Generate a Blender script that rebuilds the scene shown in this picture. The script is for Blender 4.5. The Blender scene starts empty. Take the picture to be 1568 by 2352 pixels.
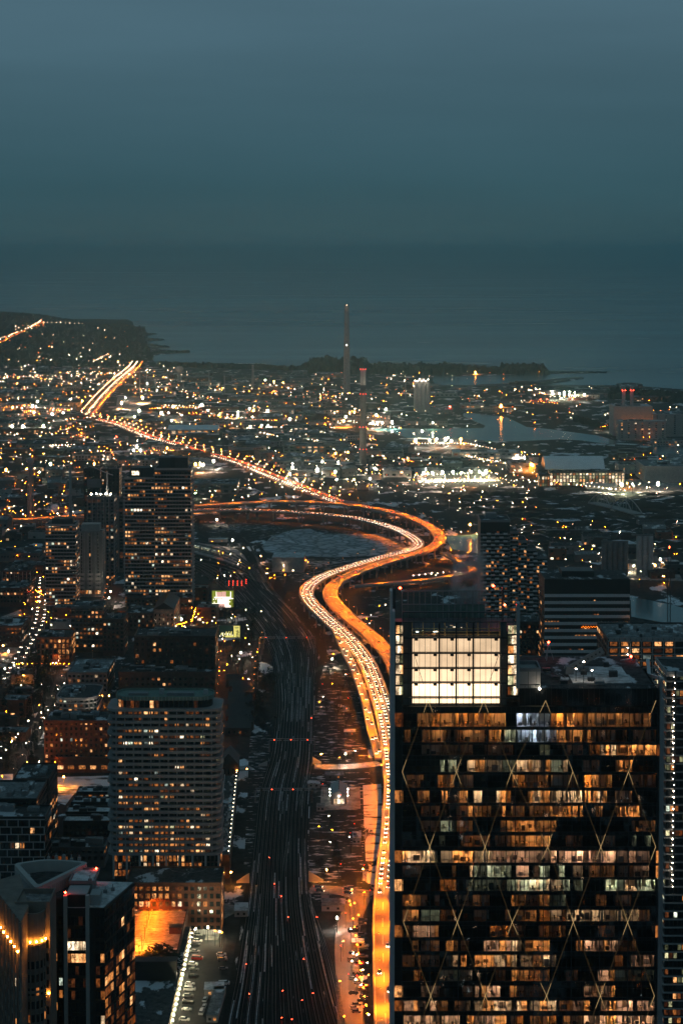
import bpy, math, random
from mathutils import Vector, Matrix
from mathutils.geometry import tessellate_polygon
R = random.Random(11)
S = bpy.context.scene
COL = S.collection
rad = math.radians

# ------------------------------------------------------------------ camera
# eye 346 m above the street, looking east; 1568 x 2352 is the pixel frame used for surveying the photograph
F, VPP, PITCH, CAMZ = 4430.0, 804.0, rad(3.0), 346.0
cam = bpy.data.objects.new('camera', bpy.data.cameras.new('camera'))
COL.objects.link(cam)
cam.location = (0, 0, CAMZ)
cam.rotation_euler = (rad(90) - PITCH, 0, 0)
cam.data.sensor_fit = 'HORIZONTAL'
cam.data.sensor_width = 36
cam.data.lens = 36 * F / 1568
cam.data.shift_y = -(1176 - VPP) / 1568
cam.data.clip_start = 1
cam.data.clip_end = 200000
S.camera = cam

# ------------------------------------------------------------------ dusk sky
world = bpy.data.worlds.new('World')
S.world = world
world.use_nodes = True
nt = world.node_tree
bg = nt.nodes['Background']
tc = nt.nodes.new('ShaderNodeTexCoord')
sep = nt.nodes.new('ShaderNodeSeparateXYZ')
nt.links.new(tc.outputs['Generated'], sep.inputs[0])
nz = nt.nodes.new('ShaderNodeTexNoise')
nz.inputs['Scale'].default_value = 3.0
nz.inputs['Detail'].default_value = 4
mp = nt.nodes.new('ShaderNodeMapping')
mp.inputs['Scale'].default_value = (1, 1, 9)
nt.links.new(tc.outputs['Generated'], mp.inputs[0])
nt.links.new(mp.outputs[0], nz.inputs['Vector'])
wob = nt.nodes.new('ShaderNodeMath'); wob.operation = 'MULTIPLY_ADD'
wob.inputs[1].default_value = 0.012; wob.inputs[2].default_value = -0.006
nt.links.new(nz.outputs['Fac'], wob.inputs[0])
add = nt.nodes.new('ShaderNodeMath'); add.operation = 'ADD'
nt.links.new(sep.outputs['Z'], add.inputs[0]); nt.links.new(wob.outputs[0], add.inputs[1])
mr = nt.nodes.new('ShaderNodeMapRange')
mr.inputs['From Min'].default_value = -0.02; mr.inputs['From Max'].default_value = 0.60
nt.links.new(add.outputs[0], mr.inputs['Value'])
cr = nt.nodes.new('ShaderNodeValToRGB')
E = cr.color_ramp.elements
E[0].position = 0.0; E[0].color = (0.029, 0.075, 0.094, 1)
E[1].position = 1.0; E[1].color = (0.058, 0.118, 0.152, 1)
for p, c in ((0.036, (0.029, 0.075, 0.094)), (0.060, (0.031, 0.081, 0.102)), (0.085, (0.035, 0.091, 0.115)), (0.124, (0.043, 0.101, 0.129)), (0.22, (0.069, 0.138, 0.180)), (0.45, (0.078, 0.150, 0.190))):
    e = E.new(p); e.color = (*c, 1)
nt.links.new(mr.outputs[0], cr.inputs[0])
mot = nt.nodes.new('ShaderNodeMapRange'); mot.inputs['From Min'].default_value = .3; mot.inputs['From Max'].default_value = .7; mot.inputs['To Min'].default_value = .93; mot.inputs['To Max'].default_value = 1.07
nt.links.new(nz.outputs['Fac'], mot.inputs['Value'])
cl = nt.nodes.new('ShaderNodeVectorMath'); cl.operation = 'SCALE'
nt.links.new(cr.outputs[0], cl.inputs[0]); nt.links.new(mot.outputs[0], cl.inputs['Scale'])
nt.links.new(cl.outputs[0], bg.inputs['Color'])
bg.inputs['Strength'].default_value = 1.0
sun = bpy.data.objects.new('sun', bpy.data.lights.new('sun', 'SUN'))
sun.data.energy = 0.02; sun.data.angle = rad(40); sun.data.color = (0.75, 0.9, 1.0)
sun.rotation_euler = (rad(35), 0, rad(-20))
COL.objects.link(sun)

S.view_settings.view_transform = 'Standard'
S.view_settings.look = 'None'
S.view_settings.exposure = 0
S.view_settings.gamma = 1
S.view_settings.use_curve_mapping = False
S.render.engine = 'CYCLES'
C = S.cycles
C.use_denoising = True
try: C.denoiser = 'OPENIMAGEDENOISE'
except Exception: pass
C.max_bounces = 5; C.diffuse_bounces = 1; C.glossy_bounces = 2; C.transparent_max_bounces = 8; C.transmission_bounces = 2; C.volume_bounces = 0
C.sample_clamp_indirect = 2.0
C.caustics_reflective = False; C.caustics_refractive = False
C.use_light_tree = True
C.use_adaptive_sampling = True; C.adaptive_threshold = 0.01

# ------------------------------------------------------------------ surveying: pixel -> place
cp, sp_ = math.cos(PITCH), math.sin(PITCH)
def ray(u, v):
    b = -(v - VPP)
    return Vector((u - 784, F * cp + b * sp_, -F * sp_ + b * cp))
def G(u, v, z=0.0):
    d = ray(u, v); t = (z - CAMZ) / d.z
    return Vector((0, 0, CAMZ)) + d * t
def PY(u, v, y):
    d = ray(u, v); t = y / d.y
    return Vector((0, 0, CAMZ)) + d * t
ZOOM = {'A': (0, 660.3, .5002), 'B': (783.7, 660.3, .5002), 'C': (0, 1033.5, .3296), 'D': (430.6, 1062.2, .4394), 'E': (1033.5, 1062.2, .3409),
        'F': (0, 1492.9, .3479), 'G': (0, 1923.5, .3479), 'H': (459.3, 1492.9, .3113), 'I': (459.3, 1923.5, .3113), 'J': (861.3, 1320.6, .4508),
        'K': (861.3, 1808.7, .4508), 'L': (0, 1952.3, .2051), 'M': (241.2, 2009.7, .1758), 'N': (447.9, 1320.7, .1025), 'P': (884.3, 1320.7, .2197)}
def px(k, x, y):
    o = ZOOM[k]; return (o[0] + o[2] * x, o[1] + o[2] * y)
def pxl(k, *a):
    return [px(k, a[i], a[i + 1]) for i in range(0, len(a), 2)]

# ------------------------------------------------------------------ materials
MATS = {}
def nodes(name):
    m = bpy.data.materials.new(name); m.use_nodes = True
    MATS[name] = m
    return m, m.node_tree, m.node_tree.nodes['Principled BSDF']
def nn(t, typ, **kw):
    n = t.nodes.new('ShaderNode' + typ)
    for k, v in kw.items():
        if k.startswith('_'): setattr(n, k[1:], v)
        else: n.inputs[k.replace('__', ' ')].default_value = v
    return n
def mat(name, col, rough=.8, metal=0., var=.25, scale=.15, stretch=(1, 1, 1), bump=0., spec=.4):
    m, t, p = nodes(name)
    g = nn(t, 'NewGeometry')
    mpn = nn(t, 'Mapping', Scale=stretch)
    t.links.new(g.outputs['Position'], mpn.inputs[0])
    n = nn(t, 'TexNoise', Scale=scale, Detail=6, Roughness=.65)
    t.links.new(mpn.outputs[0], n.inputs['Vector'])
    r = nn(t, 'ValToRGB'); e = r.color_ramp.elements
    e[0].position = .3; e[0].color = tuple(c * (1 - var) for c in col) + (1,)
    e[1].position = .7; e[1].color = tuple(min(1, c * (1 + var)) for c in col) + (1,)
    t.links.new(n.outputs['Fac'], r.inputs[0]); t.links.new(r.outputs[0], p.inputs['Base Color'])
    p.inputs['Roughness'].default_value = rough; p.inputs['Metallic'].default_value = metal
    p.inputs['Specular IOR Level'].default_value = spec
    if bump:
        b = nn(t, 'Bump', Strength=bump, Distance=.3); t.links.new(n.outputs['Fac'], b.inputs['Height']); t.links.new(b.outputs[0], p.inputs['Normal'])
    return m
def snowy(name, col, lo, hi, scale, stretch=(1, 1, 1), snow=(.62, .66, .7), fine=.25, rough=.9, big=.012, bigamt=.25):
    """a surface with old snow lying on it in ragged patches"""
    m, t, p = nodes(name)
    g = nn(t, 'NewGeometry')
    mpn = nn(t, 'Mapping', Scale=stretch); t.links.new(g.outputs['Position'], mpn.inputs[0])
    n = nn(t, 'TexNoise', Scale=scale, Detail=8, Roughness=.62); t.links.new(mpn.outputs[0], n.inputs['Vector'])
    nb = nn(t, 'TexNoise', Scale=big, Detail=2); t.links.new(g.outputs['Position'], nb.inputs['Vector'])
    ma = nn(t, 'Math', _operation='MULTIPLY_ADD'); ma.inputs[1].default_value = bigamt; t.links.new(nb.outputs['Fac'], ma.inputs[0])
    sb = nn(t, 'Math', _operation='SUBTRACT'); sb.inputs[1].default_value = bigamt * .5
    t.links.new(n.outputs['Fac'], ma.inputs[2]); t.links.new(ma.outputs[0], sb.inputs[0])
    r = nn(t, 'ValToRGB'); e = r.color_ramp.elements
    e[0].position = lo; e[0].color = (0, 0, 0, 1); e[1].position = hi; e[1].color = (1, 1, 1, 1)
    t.links.new(sb.outputs[0], r.inputs[0])
    nf = nn(t, 'TexNoise', Scale=fine, Detail=6, Roughness=.7); t.links.new(g.outputs['Position'], nf.inputs['Vector'])
    rf = nn(t, 'ValToRGB'); e = rf.color_ramp.elements
    e[0].position = .35; e[0].color = tuple(c * .5 for c in col) + (1,); e[1].position = .68; e[1].color = tuple(c * 1.7 for c in col) + (1,)
    t.links.new(nf.outputs['Fac'], rf.inputs[0])
    mx = nn(t, 'Mix', _data_type='RGBA'); t.links.new(r.outputs[0], mx.inputs['Factor'])
    t.links.new(rf.outputs[0], mx.inputs['A']); mx.inputs['B'].default_value = (*snow, 1)
    t.links.new(mx.outputs['Result'], p.inputs['Base Color'])
    p.inputs['Roughness'].default_value = rough; p.inputs['Specular IOR Level'].default_value = .04
    return m
def emat(name, col, s, sampling='AUTO'):
    m = bpy.data.materials.new(name); m.use_nodes = True; MATS[name] = m
    t = m.node_tree; t.nodes.clear()
    o = nn(t, 'OutputMaterial'); e = nn(t, 'Emission', Color=(*col, 1), Strength=s)
    t.links.new(e.outputs[0], o.inputs[0])
    m.cycles.emission_sampling = sampling
    return m
def winmat(name, cols, smin, smax, detail=.9):
    """a lit room seen through its window: each window its own brightness, curtains and furniture from noise"""
    m, t, p = nodes(name)
    oi = nn(t, 'ObjectInfo'); g = nn(t, 'NewGeometry')
    ad = nn(t, 'Math', _operation='ADD'); t.links.new(oi.outputs['Random'], ad.inputs[0]); t.links.new(g.outputs['Random Per Island'], ad.inputs[1])
    fr = nn(t, 'Math', _operation='FRACT'); t.links.new(ad.outputs[0], fr.inputs[0])
    r = nn(t, 'ValToRGB'); e = r.color_ramp.elements
    e[0].color = (*cols[0], 1); e[1].color = (*cols[-1], 1)
    for i, c in enumerate(cols[1:-1]):
        x = e.new((i + 1) / (len(cols) - 1)); x.color = (*c, 1)
    t.links.new(fr.outputs[0], r.inputs[0])
    pw = nn(t, 'Math', _operation='POWER'); pw.inputs[1].default_value = 2.2; t.links.new(fr.outputs[0], pw.inputs[0])
    mrn = nn(t, 'MapRange'); mrn.inputs['To Min'].default_value = smin; mrn.inputs['To Max'].default_value = smax
    t.links.new(pw.outputs[0], mrn.inputs['Value'])
    mpn = nn(t, 'Mapping', Scale=(.9, .3, .55)); t.links.new(g.outputs['Position'], mpn.inputs[0])
    n = nn(t, 'TexNoise', Scale=detail, Detail=3, Roughness=.7); t.links.new(mpn.outputs[0], n.inputs['Vector'])
    r2 = nn(t, 'ValToRGB'); e = r2.color_ramp.elements
    e[0].position = .38; e[0].color = (.12, .12, .12, 1); e[1].position = .62; e[1].color = (1.25, 1.25, 1.25, 1)
    t.links.new(n.outputs['Fac'], r2.inputs[0])
    mu = nn(t, 'Math', _operation='MULTIPLY'); t.links.new(mrn.outputs[0], mu.inputs[0]); t.links.new(r2.outputs[0], mu.inputs[1])
    p.inputs['Base Color'].default_value = (.02, .025, .03, 1); p.inputs['Roughness'].default_value = .12
    t.links.new(r.outputs[0], p.inputs['Emission Color']); t.links.new(mu.outputs[0], p.inputs['Emission Strength'])
    m.cycles.emission_sampling = 'NONE'
    return m

mat('asphalt', (.05, .05, .052), .85, spec=.05, var=.3, scale=.12)
mat('deck_concrete', (.24, .23, .22), .75, spec=.1, var=.35, scale=.10, stretch=(1, .25, 1))
mat('concrete', (.27, .27, .27), .85, var=.2, scale=.2)
mat('balcony_panel', (.20, .205, .21), .6, var=.15, scale=.3)
mat('pale_panel', (.50, .51, .52), .6, var=.1, scale=.3)
mat('blind', (.5, .47, .42), .8, var=.2, scale=.8)
def blind_glow():
    t = MATS['blind'].node_tree; o = t.nodes['Material Output']; p = t.nodes['Principled BSDF']; tl = nn(t, 'BsdfTranslucent', Color=(.6, .54, .45, 1)); mx = nn(t, 'MixShader'); mx.inputs[0].default_value = .6
    t.links.new(p.outputs[0], mx.inputs[1]); t.links.new(tl.outputs[0], mx.inputs[2]); t.links.new(mx.outputs[0], o.inputs['Surface'])
blind_glow()
mat('white_roof', (.80, .81, .82), .6, var=.06, scale=.1)
mat('pale_concrete', (.34, .34, .33), .8, var=.12, scale=.2)
mat('dark_concrete', (.10, .105, .11), .85, var=.3, scale=.2)
mat('white_panel', (.30, .31, .32), .6, var=.08, scale=.2)
mat('brick', (.13, .055, .035), .9, var=.35, scale=.4)
mat('dark_brick', (.06, .04, .035), .9, var=.35, scale=.4)
mat('stone', (.15, .135, .12), .9, var=.3, scale=.3)
mat('dark_clad', (.030, .034, .038), .55, var=.3, scale=.2)
mat('black_clad', (.010, .012, .014), .45, var=.3, scale=.2)
mat('grey_clad', (.16, .17, .18), .6, var=.2, scale=.2)
mat('steel', (.34, .35, .36), .45, .6, var=.15, scale=.3)
mat('light_steel', (.52, .53, .55), .4, .35, var=.1, scale=.3)
mat('dark_steel', (.05, .055, .06), .5, .5, var=.2, scale=.3)
mat('rail_steel', (.10, .105, .11), .4, .8, var=.9, scale=.03, stretch=(2, 1, 1))
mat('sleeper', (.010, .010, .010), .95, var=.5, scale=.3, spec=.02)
mat('paint_white', (.75, .75, .72), .7, var=.12, scale=.4)
mat('bark', (.035, .03, .027), .95, var=.3, scale=2)
mat('twig', (.022, .020, .018), .95, var=.3, scale=2)
mat('needle', (.014, .022, .016), .95, spec=.0, var=.4, scale=1)
mat('forest_floor', (.022, .024, .022), .95, spec=.0, var=.4, scale=.02)
mat('red_paint', (.35, .03, .02), .5, var=.1, scale=1)
mat('gold_metal', (.7, .52, .25), .35, .8, var=.1, scale=.5)
mat('copper_roof', (.10, .17, .15), .7, var=.3, scale=.3)
snowy('ground', (.026, .030, .033), .575, .60, .035, (1, .55, 1), fine=.12, bigamt=.22, big=.006)
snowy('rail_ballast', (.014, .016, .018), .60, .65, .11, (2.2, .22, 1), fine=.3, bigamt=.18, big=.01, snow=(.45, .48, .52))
snowy('snowfield', (.06, .06, .06), .38, .48, .09, (.6, 1.3, 1), fine=.2, bigamt=.2, big=.01)
snowy('bank', (.024, .025, .026), .575, .62, .22, (.45, 1.5, 1), fine=.4, bigamt=.3, big=.02)
snowy('mound', (.018, .02, .02), .585, .62, .055, (.6, 1.4, 1), fine=.2, bigamt=.2, big=.01)
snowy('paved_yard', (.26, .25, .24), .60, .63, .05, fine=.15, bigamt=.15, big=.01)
snowy('roof_dark', (.055, .058, .06), .56, .60, .10, (1, .5, 1), fine=.4, bigamt=.25, big=.02, snow=(.5, .53, .56))
snowy('roof_grey', (.16, .17, .175), .55, .62, .12, (1, .5, 1), fine=.4, bigamt=.25, big=.02, snow=(.6, .62, .65))
snowy('roof_white', (.45, .46, .47), .5, .6, .12, fine=.4, bigamt=.25, big=.02, snow=(.66, .68, .7))
snowy('garage_deck', (.26, .24, .215), .57, .60, .10, (.35, 1.1, 1), fine=.35, bigamt=.3, big=.03, snow=(.7, .7, .7))
mat('track_snow', (.36, .38, .40), .9, var=.6, scale=.3)
def ice_mat():
    m, t, p = nodes('ice')
    g = nn(t, 'NewGeometry'); mpn = nn(t, 'Mapping', Scale=(1, .9, 1)); t.links.new(g.outputs['Position'], mpn.inputs[0])
    nz_ = nn(t, 'TexNoise', Scale=.03, Detail=4); t.links.new(mpn.outputs[0], nz_.inputs['Vector'])
    va = nn(t, 'VectorMath', _operation='MULTIPLY_ADD'); va.inputs[1].default_value = (26, 26, 26)
    t.links.new(nz_.outputs['Color'], va.inputs[0]); t.links.new(mpn.outputs[0], va.inputs[2])
    vo = nn(t, 'TexVoronoi', _feature='DISTANCE_TO_EDGE', Scale=.075); t.links.new(va.outputs[0], vo.inputs['Vector'])
    vc = nn(t, 'TexVoronoi', Scale=.075); t.links.new(va.outputs[0], vc.inputs['Vector'])
    r = nn(t, 'ValToRGB'); e = r.color_ramp.elements
    e[0].position = .0; e[0].color = (.02, .035, .045, 1); e[1].position = .16; e[1].color = (.42, .45, .50, 1)
    t.links.new(vo.outputs['Distance'], r.inputs[0])
    rc = nn(t, 'ValToRGB'); e = rc.color_ramp.elements
    e[0].position = .1; e[0].color = (.55, .55, .55, 1); e[1].position = .9; e[1].color = (1.1, 1.1, 1.1, 1)
    t.links.new(vc.outputs['Color'], rc.inputs[0])
    mx = nn(t, 'Mix', _data_type='RGBA', _blend_type='MULTIPLY'); mx.inputs['Factor'].default_value = 1
    t.links.new(r.outputs[0], mx.inputs['A']); t.links.new(rc.outputs[0], mx.inputs['B'])
    t.links.new(mx.outputs['Result'], p.inputs['Base Color'])
    p.inputs['Roughness'].default_value = .55
ice_mat()
def water_mat():
    m, t, p = nodes('lake_water')
    p.inputs['Base Color'].default_value = (.035, .13, .15, 1)
    p.inputs['Roughness'].default_value = .2; p.inputs['IOR'].default_value = 1.33
    g = nn(t, 'NewGeometry'); mpn = nn(t, 'Mapping', Scale=(.35, 1.6, 1)); t.links.new(g.outputs['Position'], mpn.inputs[0])
    n = nn(t, 'TexNoise', Scale=.05, Detail=5); t.links.new(mpn.outputs[0], n.inputs['Vector'])
    b = nn(t, 'Bump', Strength=.10, Distance=.5); t.links.new(n.outputs['Fac'], b.inputs['Height']); t.links.new(b.outputs[0], p.inputs['Normal'])
water_mat()
def lake_streaks():
    t = MATS['lake_water'].node_tree; p = t.nodes['Principled BSDF']; g = nn(t, 'NewGeometry'); mpn = nn(t, 'Mapping', Scale=(.00025, .0011, 1)); t.links.new(g.outputs['Position'], mpn.inputs[0])
    n = nn(t, 'TexNoise', Scale=1, Detail=5, Roughness=.6); t.links.new(mpn.outputs[0], n.inputs['Vector']); r = nn(t, 'MapRange'); r.inputs['From Min'].default_value = .35; r.inputs['From Max'].default_value = .65; r.inputs['To Min'].default_value = .12; r.inputs['To Max'].default_value = .30
    t.links.new(n.outputs['Fac'], r.inputs['Value']); t.links.new(r.outputs[0], p.inputs['Roughness'])
lake_streaks()
def glass(name, tint, refl=.9, rough=.03, opaque=.25):
    m = bpy.data.materials.new(name); m.use_nodes = True; MATS[name] = m
    t = m.node_tree; t.nodes.clear(); o = nn(t, 'OutputMaterial')
    tr = nn(t, 'BsdfTransparent', Color=(*tint, 1)); gl = nn(t, 'BsdfGlossy', Roughness=rough, Color=(refl, refl, refl, 1))
    fz = nn(t, 'Fresnel', IOR=1.6); mx = nn(t, 'MixShader')
    t.links.new(fz.outputs[0], mx.inputs[0]); t.links.new(tr.outputs[0], mx.inputs[1]); t.links.new(gl.outputs[0], mx.inputs[2])
    t.links.new(mx.outputs[0], o.inputs[0])
    return m
glass('clear_glass', (.93, .95, .96))
glass('smoked_glass', (.86, .89, .9))
mat('pane_dark', (.010, .014, .017), .12, var=.4, scale=.6, spec=.6)
mat('pane_blue', (.03, .045, .052), .15, var=.4, scale=.6, spec=.6)
OR = (1.0, .180, .002)      # sodium street light
WW = (1.0, .72, .50)       # warm white
CW = (.80, .95, 1.0)       # cool white
GN = (.95, .95, .45)       # greenish
RD = (1.0, .04, .015)
winmat('win_warm', ((1, .22, .03), (1, .30, .06), (1, .36, .09), (1, .50, .20)), .18, 1.9)
winmat('win_dim', ((.9, .22, .05), (1, .30, .08)), .02, .22)
winmat('win_white', ((1, .66, .36), (1, .82, .58)), .8, 4.0)
winmat('win_cool', ((.75, .95, .9), (.9, 1, .75)), .15, 1.6)
winmat('win_green', ((.8, .85, .4), (1, .9, .5)), .1, 1.4)
def wobj(k): return MATS[k]

# ------------------------------------------------------------------ mesh helpers
class MB:
    def __init__(s): s.v = []; s.f = []; s.m = []
    def poly(s, pts, m=0):
        i = len(s.v); s.v += [tuple(p) for p in pts]; s.f.append(tuple(range(i, i + len(pts)))); s.m.append(m)
    def box(s, x0, x1, y0, y1, z0, z1, m=0, mt=None):
        i = len(s.v)
        s.v += [(x0, y0, z0), (x1, y0, z0), (x1, y1, z0), (x0, y1, z0), (x0, y0, z1), (x1, y0, z1), (x1, y1, z1), (x0, y1, z1)]
        for k, q in enumerate(((0, 3, 2, 1), (4, 5, 6, 7), (0, 1, 5, 4), (1, 2, 6, 5), (2, 3, 7, 6), (3, 0, 4, 7))):
            s.f.append(tuple(i + a for a in q)); s.m.append(mt if (mt is not None and k == 1) else m)
    def obox(s, c, ax, ay, az, m=0):
        """box from a centre and three half-axes"""
        i = len(s.v); c = Vector(c); ax = Vector(ax); ay = Vector(ay); az = Vector(az)
        for z in (-1, 1):
            for (x, y) in ((-1, -1), (1, -1), (1, 1), (-1, 1)): s.v.append(tuple(c + ax * x + ay * y + az * z))
        for q in ((0, 3, 2, 1), (4, 5, 6, 7), (0, 1, 5, 4), (1, 2, 6, 5), (2, 3, 7, 6), (3, 0, 4, 7)):
            s.f.append(tuple(i + a for a in q)); s.m.append(m)
    def prism(s, plan, z0, z1, m=0, mt=None, bottom=True):
        n = len(plan); i = len(s.v)
        s.v += [(p[0], p[1], z0) for p in plan] + [(p[0], p[1], z1) for p in plan]
        for k in range(n):
            j = (k + 1) % n; s.f.append((i + k, i + j, i + n + j, i + n + k)); s.m.append(m)
        s.f.append(tuple(i + n + k for k in range(n))); s.m.append(m if mt is None else mt)
        if bottom: s.f.append(tuple(i + k for k in reversed(range(n)))); s.m.append(m)
    def ring(s, po, pi, z0, z1, m=0):
        n = len(po); i = len(s.v)
        s.v += [(p[0], p[1], z0) for p in po] + [(p[0], p[1], z1) for p in po] + [(p[0], p[1], z1) for p in pi] + [(p[0], p[1], z0) for p in pi]
        for k in range(n):
            j = (k + 1) % n
            for a in range(3): s.f.append((i + a * n + k, i + a * n + j, i + (a + 1) * n + j, i + (a + 1) * n + k)); s.m.append(m)
    def bar(s, p, q, r, m=0, n=4, r2=None):
        p = Vector(p); q = Vector(q); d = (q - p)
        if d.length < 1e-6: return
        d.normalize(); a = d.orthogonal().normalized() if abs(d.z) > .99 else d.cross(Vector((0, 0, 1))).normalized(); b = d.cross(a)
        r2 = r if r2 is None else r2; i = len(s.v)
        for (c, rr) in ((p, r), (q, r2)):
            for k in range(n):
                t = 2 * math.pi * (k + .5) / n; s.v.append(tuple(c + a * (rr * math.cos(t)) + b * (rr * math.sin(t))))
        for k in range(n):
            j = (k + 1) % n; s.f.append((i + k, i + j, i + n + j, i + n + k)); s.m.append(m)
        s.f.append(tuple(i + n + k for k in range(n))); s.m.append(m)
        s.f.append(tuple(i + k for k in reversed(range(n)))); s.m.append(m)
    def ball(s, c, r, m=0, rz=None):
        i = len(s.v); rz = rz or r
        s.v.append((c[0], c[1], c[2] + rz))
        for k in range(6):
            t = math.pi * k / 3; s.v.append((c[0] + r * math.cos(t), c[1] + r * math.sin(t), c[2]))
        s.v.append((c[0], c[1], c[2] - rz))
        for k in range(6):
            j = 1 + (k + 1) % 6; s.f.append((i, i + 1 + k, i + j)); s.m.append(m); s.f.append((i + 7, i + j, i + 1 + k)); s.m.append(m)
    def lathe(s, c, prof, n=16, m=0):
        i = len(s.v)
        for (r, z) in prof:
            for k in range(n):
                t = 2 * math.pi * k / n; s.v.append((c[0] + r * math.cos(t), c[1] + r * math.sin(t), c[2] + z))
        for a in range(len(prof) - 1):
            for k in range(n):
                j = (k + 1) % n; s.f.append((i + a * n + k, i + a * n + j, i + (a + 1) * n + j, i + (a + 1) * n + k)); s.m.append(m)
        s.f.append(tuple(i + (len(prof) - 1) * n + k for k in range(n))); s.m.append(m)
    def sheet(s, poly, m=0):
        i = len(s.v); s.v += [tuple(p) for p in poly]
        flat = [Vector((p[0], p[1], 0)) for p in poly]
        for t in tessellate_polygon([flat]):
            a, b, c = [flat[k] for k in t]
            if (b - a).cross(c - a).z < 0: t = (t[0], t[2], t[1])
            s.f.append(tuple(i + k for k in t)); s.m.append(m)
    def mesh(s, name, mats, smooth=False):
        me = bpy.data.meshes.new(name); me.from_pydata(s.v, [], s.f)
        for k in (mats if isinstance(mats, (list, tuple)) else [mats]): me.materials.append(MATS[k])
        me.polygons.foreach_set('material_index', s.m)
        if smooth: me.polygons.foreach_set('use_smooth', [True] * len(s.f))
        me.update(); return me
    def build(s, name, mats, parent=None, loc=(0, 0, 0), smooth=False):
        return ob(name, s.mesh(name, mats, smooth), parent, loc)
def ob(name, me, parent=None, loc=(0, 0, 0), rz=0, sc=None):
    o = bpy.data.objects.new(name, me); COL.objects.link(o)
    if parent: o.parent = parent
    o.location = loc
    if rz: o.rotation_euler = (0, 0, rz)
    if sc: o.scale = sc
    return o
def tag(o, label=None, cat=None, group=None, kind=None):
    if label: o['label'] = label
    if cat: o['category'] = cat
    if group: o['group'] = group
    if kind: o['kind'] = kind
    return o
def thing(name, label, cat, loc=(0, 0, 0), rz=0, group=None):
    return tag(ob(name, None, None, loc, rz), label, cat, group)
def struct(name, mb, mats): return tag(mb.build(name, mats), kind='structure')

# ------------------------------------------------------------------ paths
def cat_rom(pts, step):
    P = [Vector(p) for p in pts]; P = [P[0] * 2 - P[1]] + P + [P[-1] * 2 - P[-2]]; out = []
    for i in range(1, len(P) - 2):
        a, b, c, d = P[i - 1:i + 3]; n = max(2, int((c - b).length / step))
        for k in range(n):
            t = k / n; t2 = t * t; t3 = t2 * t
            out.append(.5 * ((2 * b) + (c - a) * t + (2 * a - 5 * b + 4 * c - d) * t2 + (3 * b - a - 3 * c + d) * t3))
    out.append(P[-2]); return out
def resample(P, step):
    out = [P[0].copy()]; acc = 0
    for a, b in zip(P, P[1:]):
        L = (b - a).length
        while acc + L >= step:
            t = (step - acc) / L; a = a + (b - a) * t; out.append(a.copy()); L = (b - a).length; acc = 0
        acc += L
    return out
def path(pxs, z=0., step=12., smooth=3):
    zs = z if isinstance(z, (list, tuple)) else [z] * len(pxs)
    P = resample(cat_rom([G(u, v, zz) for (u, v), zz in zip(pxs, zs)], 4), step)
    for _ in range(smooth):
        P = [P[0]] + [(P[i - 1] + P[i] * 2 + P[i + 1]) / 4 for i in range(1, len(P) - 1)] + [P[-1]]
    return P
def normals(P):
    N = []
    for i in range(len(P)):
        d = P[min(i + 1, len(P) - 1)] - P[max(i - 1, 0)]; d.z = 0; d.normalize(); N.append(Vector((d.y, -d.x, 0)))
    return N          # to the right of the direction of travel
def strip(mb, P, o0, o1, z0=0., z1=None, m=0, sel=None):
    """ribbon between two offsets; with z1 a solid bar of that height"""
    N = normals(P)
    for i in range(len(P) - 1):
        if sel and not sel(i): continue
        a, b = P[i], P[i + 1]; na, nb_ = N[i], N[i + 1]
        c = [a + na * o0, b + nb_ * o0, b + nb_ * o1, a + na * o1]
        top = z0 if z1 is None else z1; up = Vector((0, 0, top))
        t = [p + up for p in c]; mb.poly(t if o0 < o1 and False else t[::-1], m)
        if z1 is not None:
            lo = [p + Vector((0, 0, z0)) for p in c]
            mb.poly([lo[0], lo[1], t[1], t[0]], m); mb.poly([lo[2], lo[3], t[3], t[2]], m); mb.poly(lo, m)
            mb.poly([lo[3], lo[0], t[0], t[3]], m); mb.poly([lo[1], lo[2], t[2], t[1]], m)
BLOCKED = []        # (centre, radius) of what stands already
ROADS = []          # (points, half width)
def blocked(p, r):
    for (x, y, q) in BLOCKED:
        if (p.x - x) ** 2 + (p.y - y) ** 2 < (q + r) ** 2: return True
    for P, w in ROADS:
        for c in P:
            if abs(c.y - p.y) < w + r + 8 and (c.x - p.x) ** 2 + (c.y - p.y) ** 2 < (w + r) ** 2: return True
    return False
def inpoly(u, v, poly):
    c = False; n = len(poly)
    for i in range(n):
        a, b = poly[i], poly[i - 1]
        if (a[1] > v) != (b[1] > v) and u < (b[0] - a[0]) * (v - a[1]) / (b[1] - a[1]) + a[0]: c = not c
    return c

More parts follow.
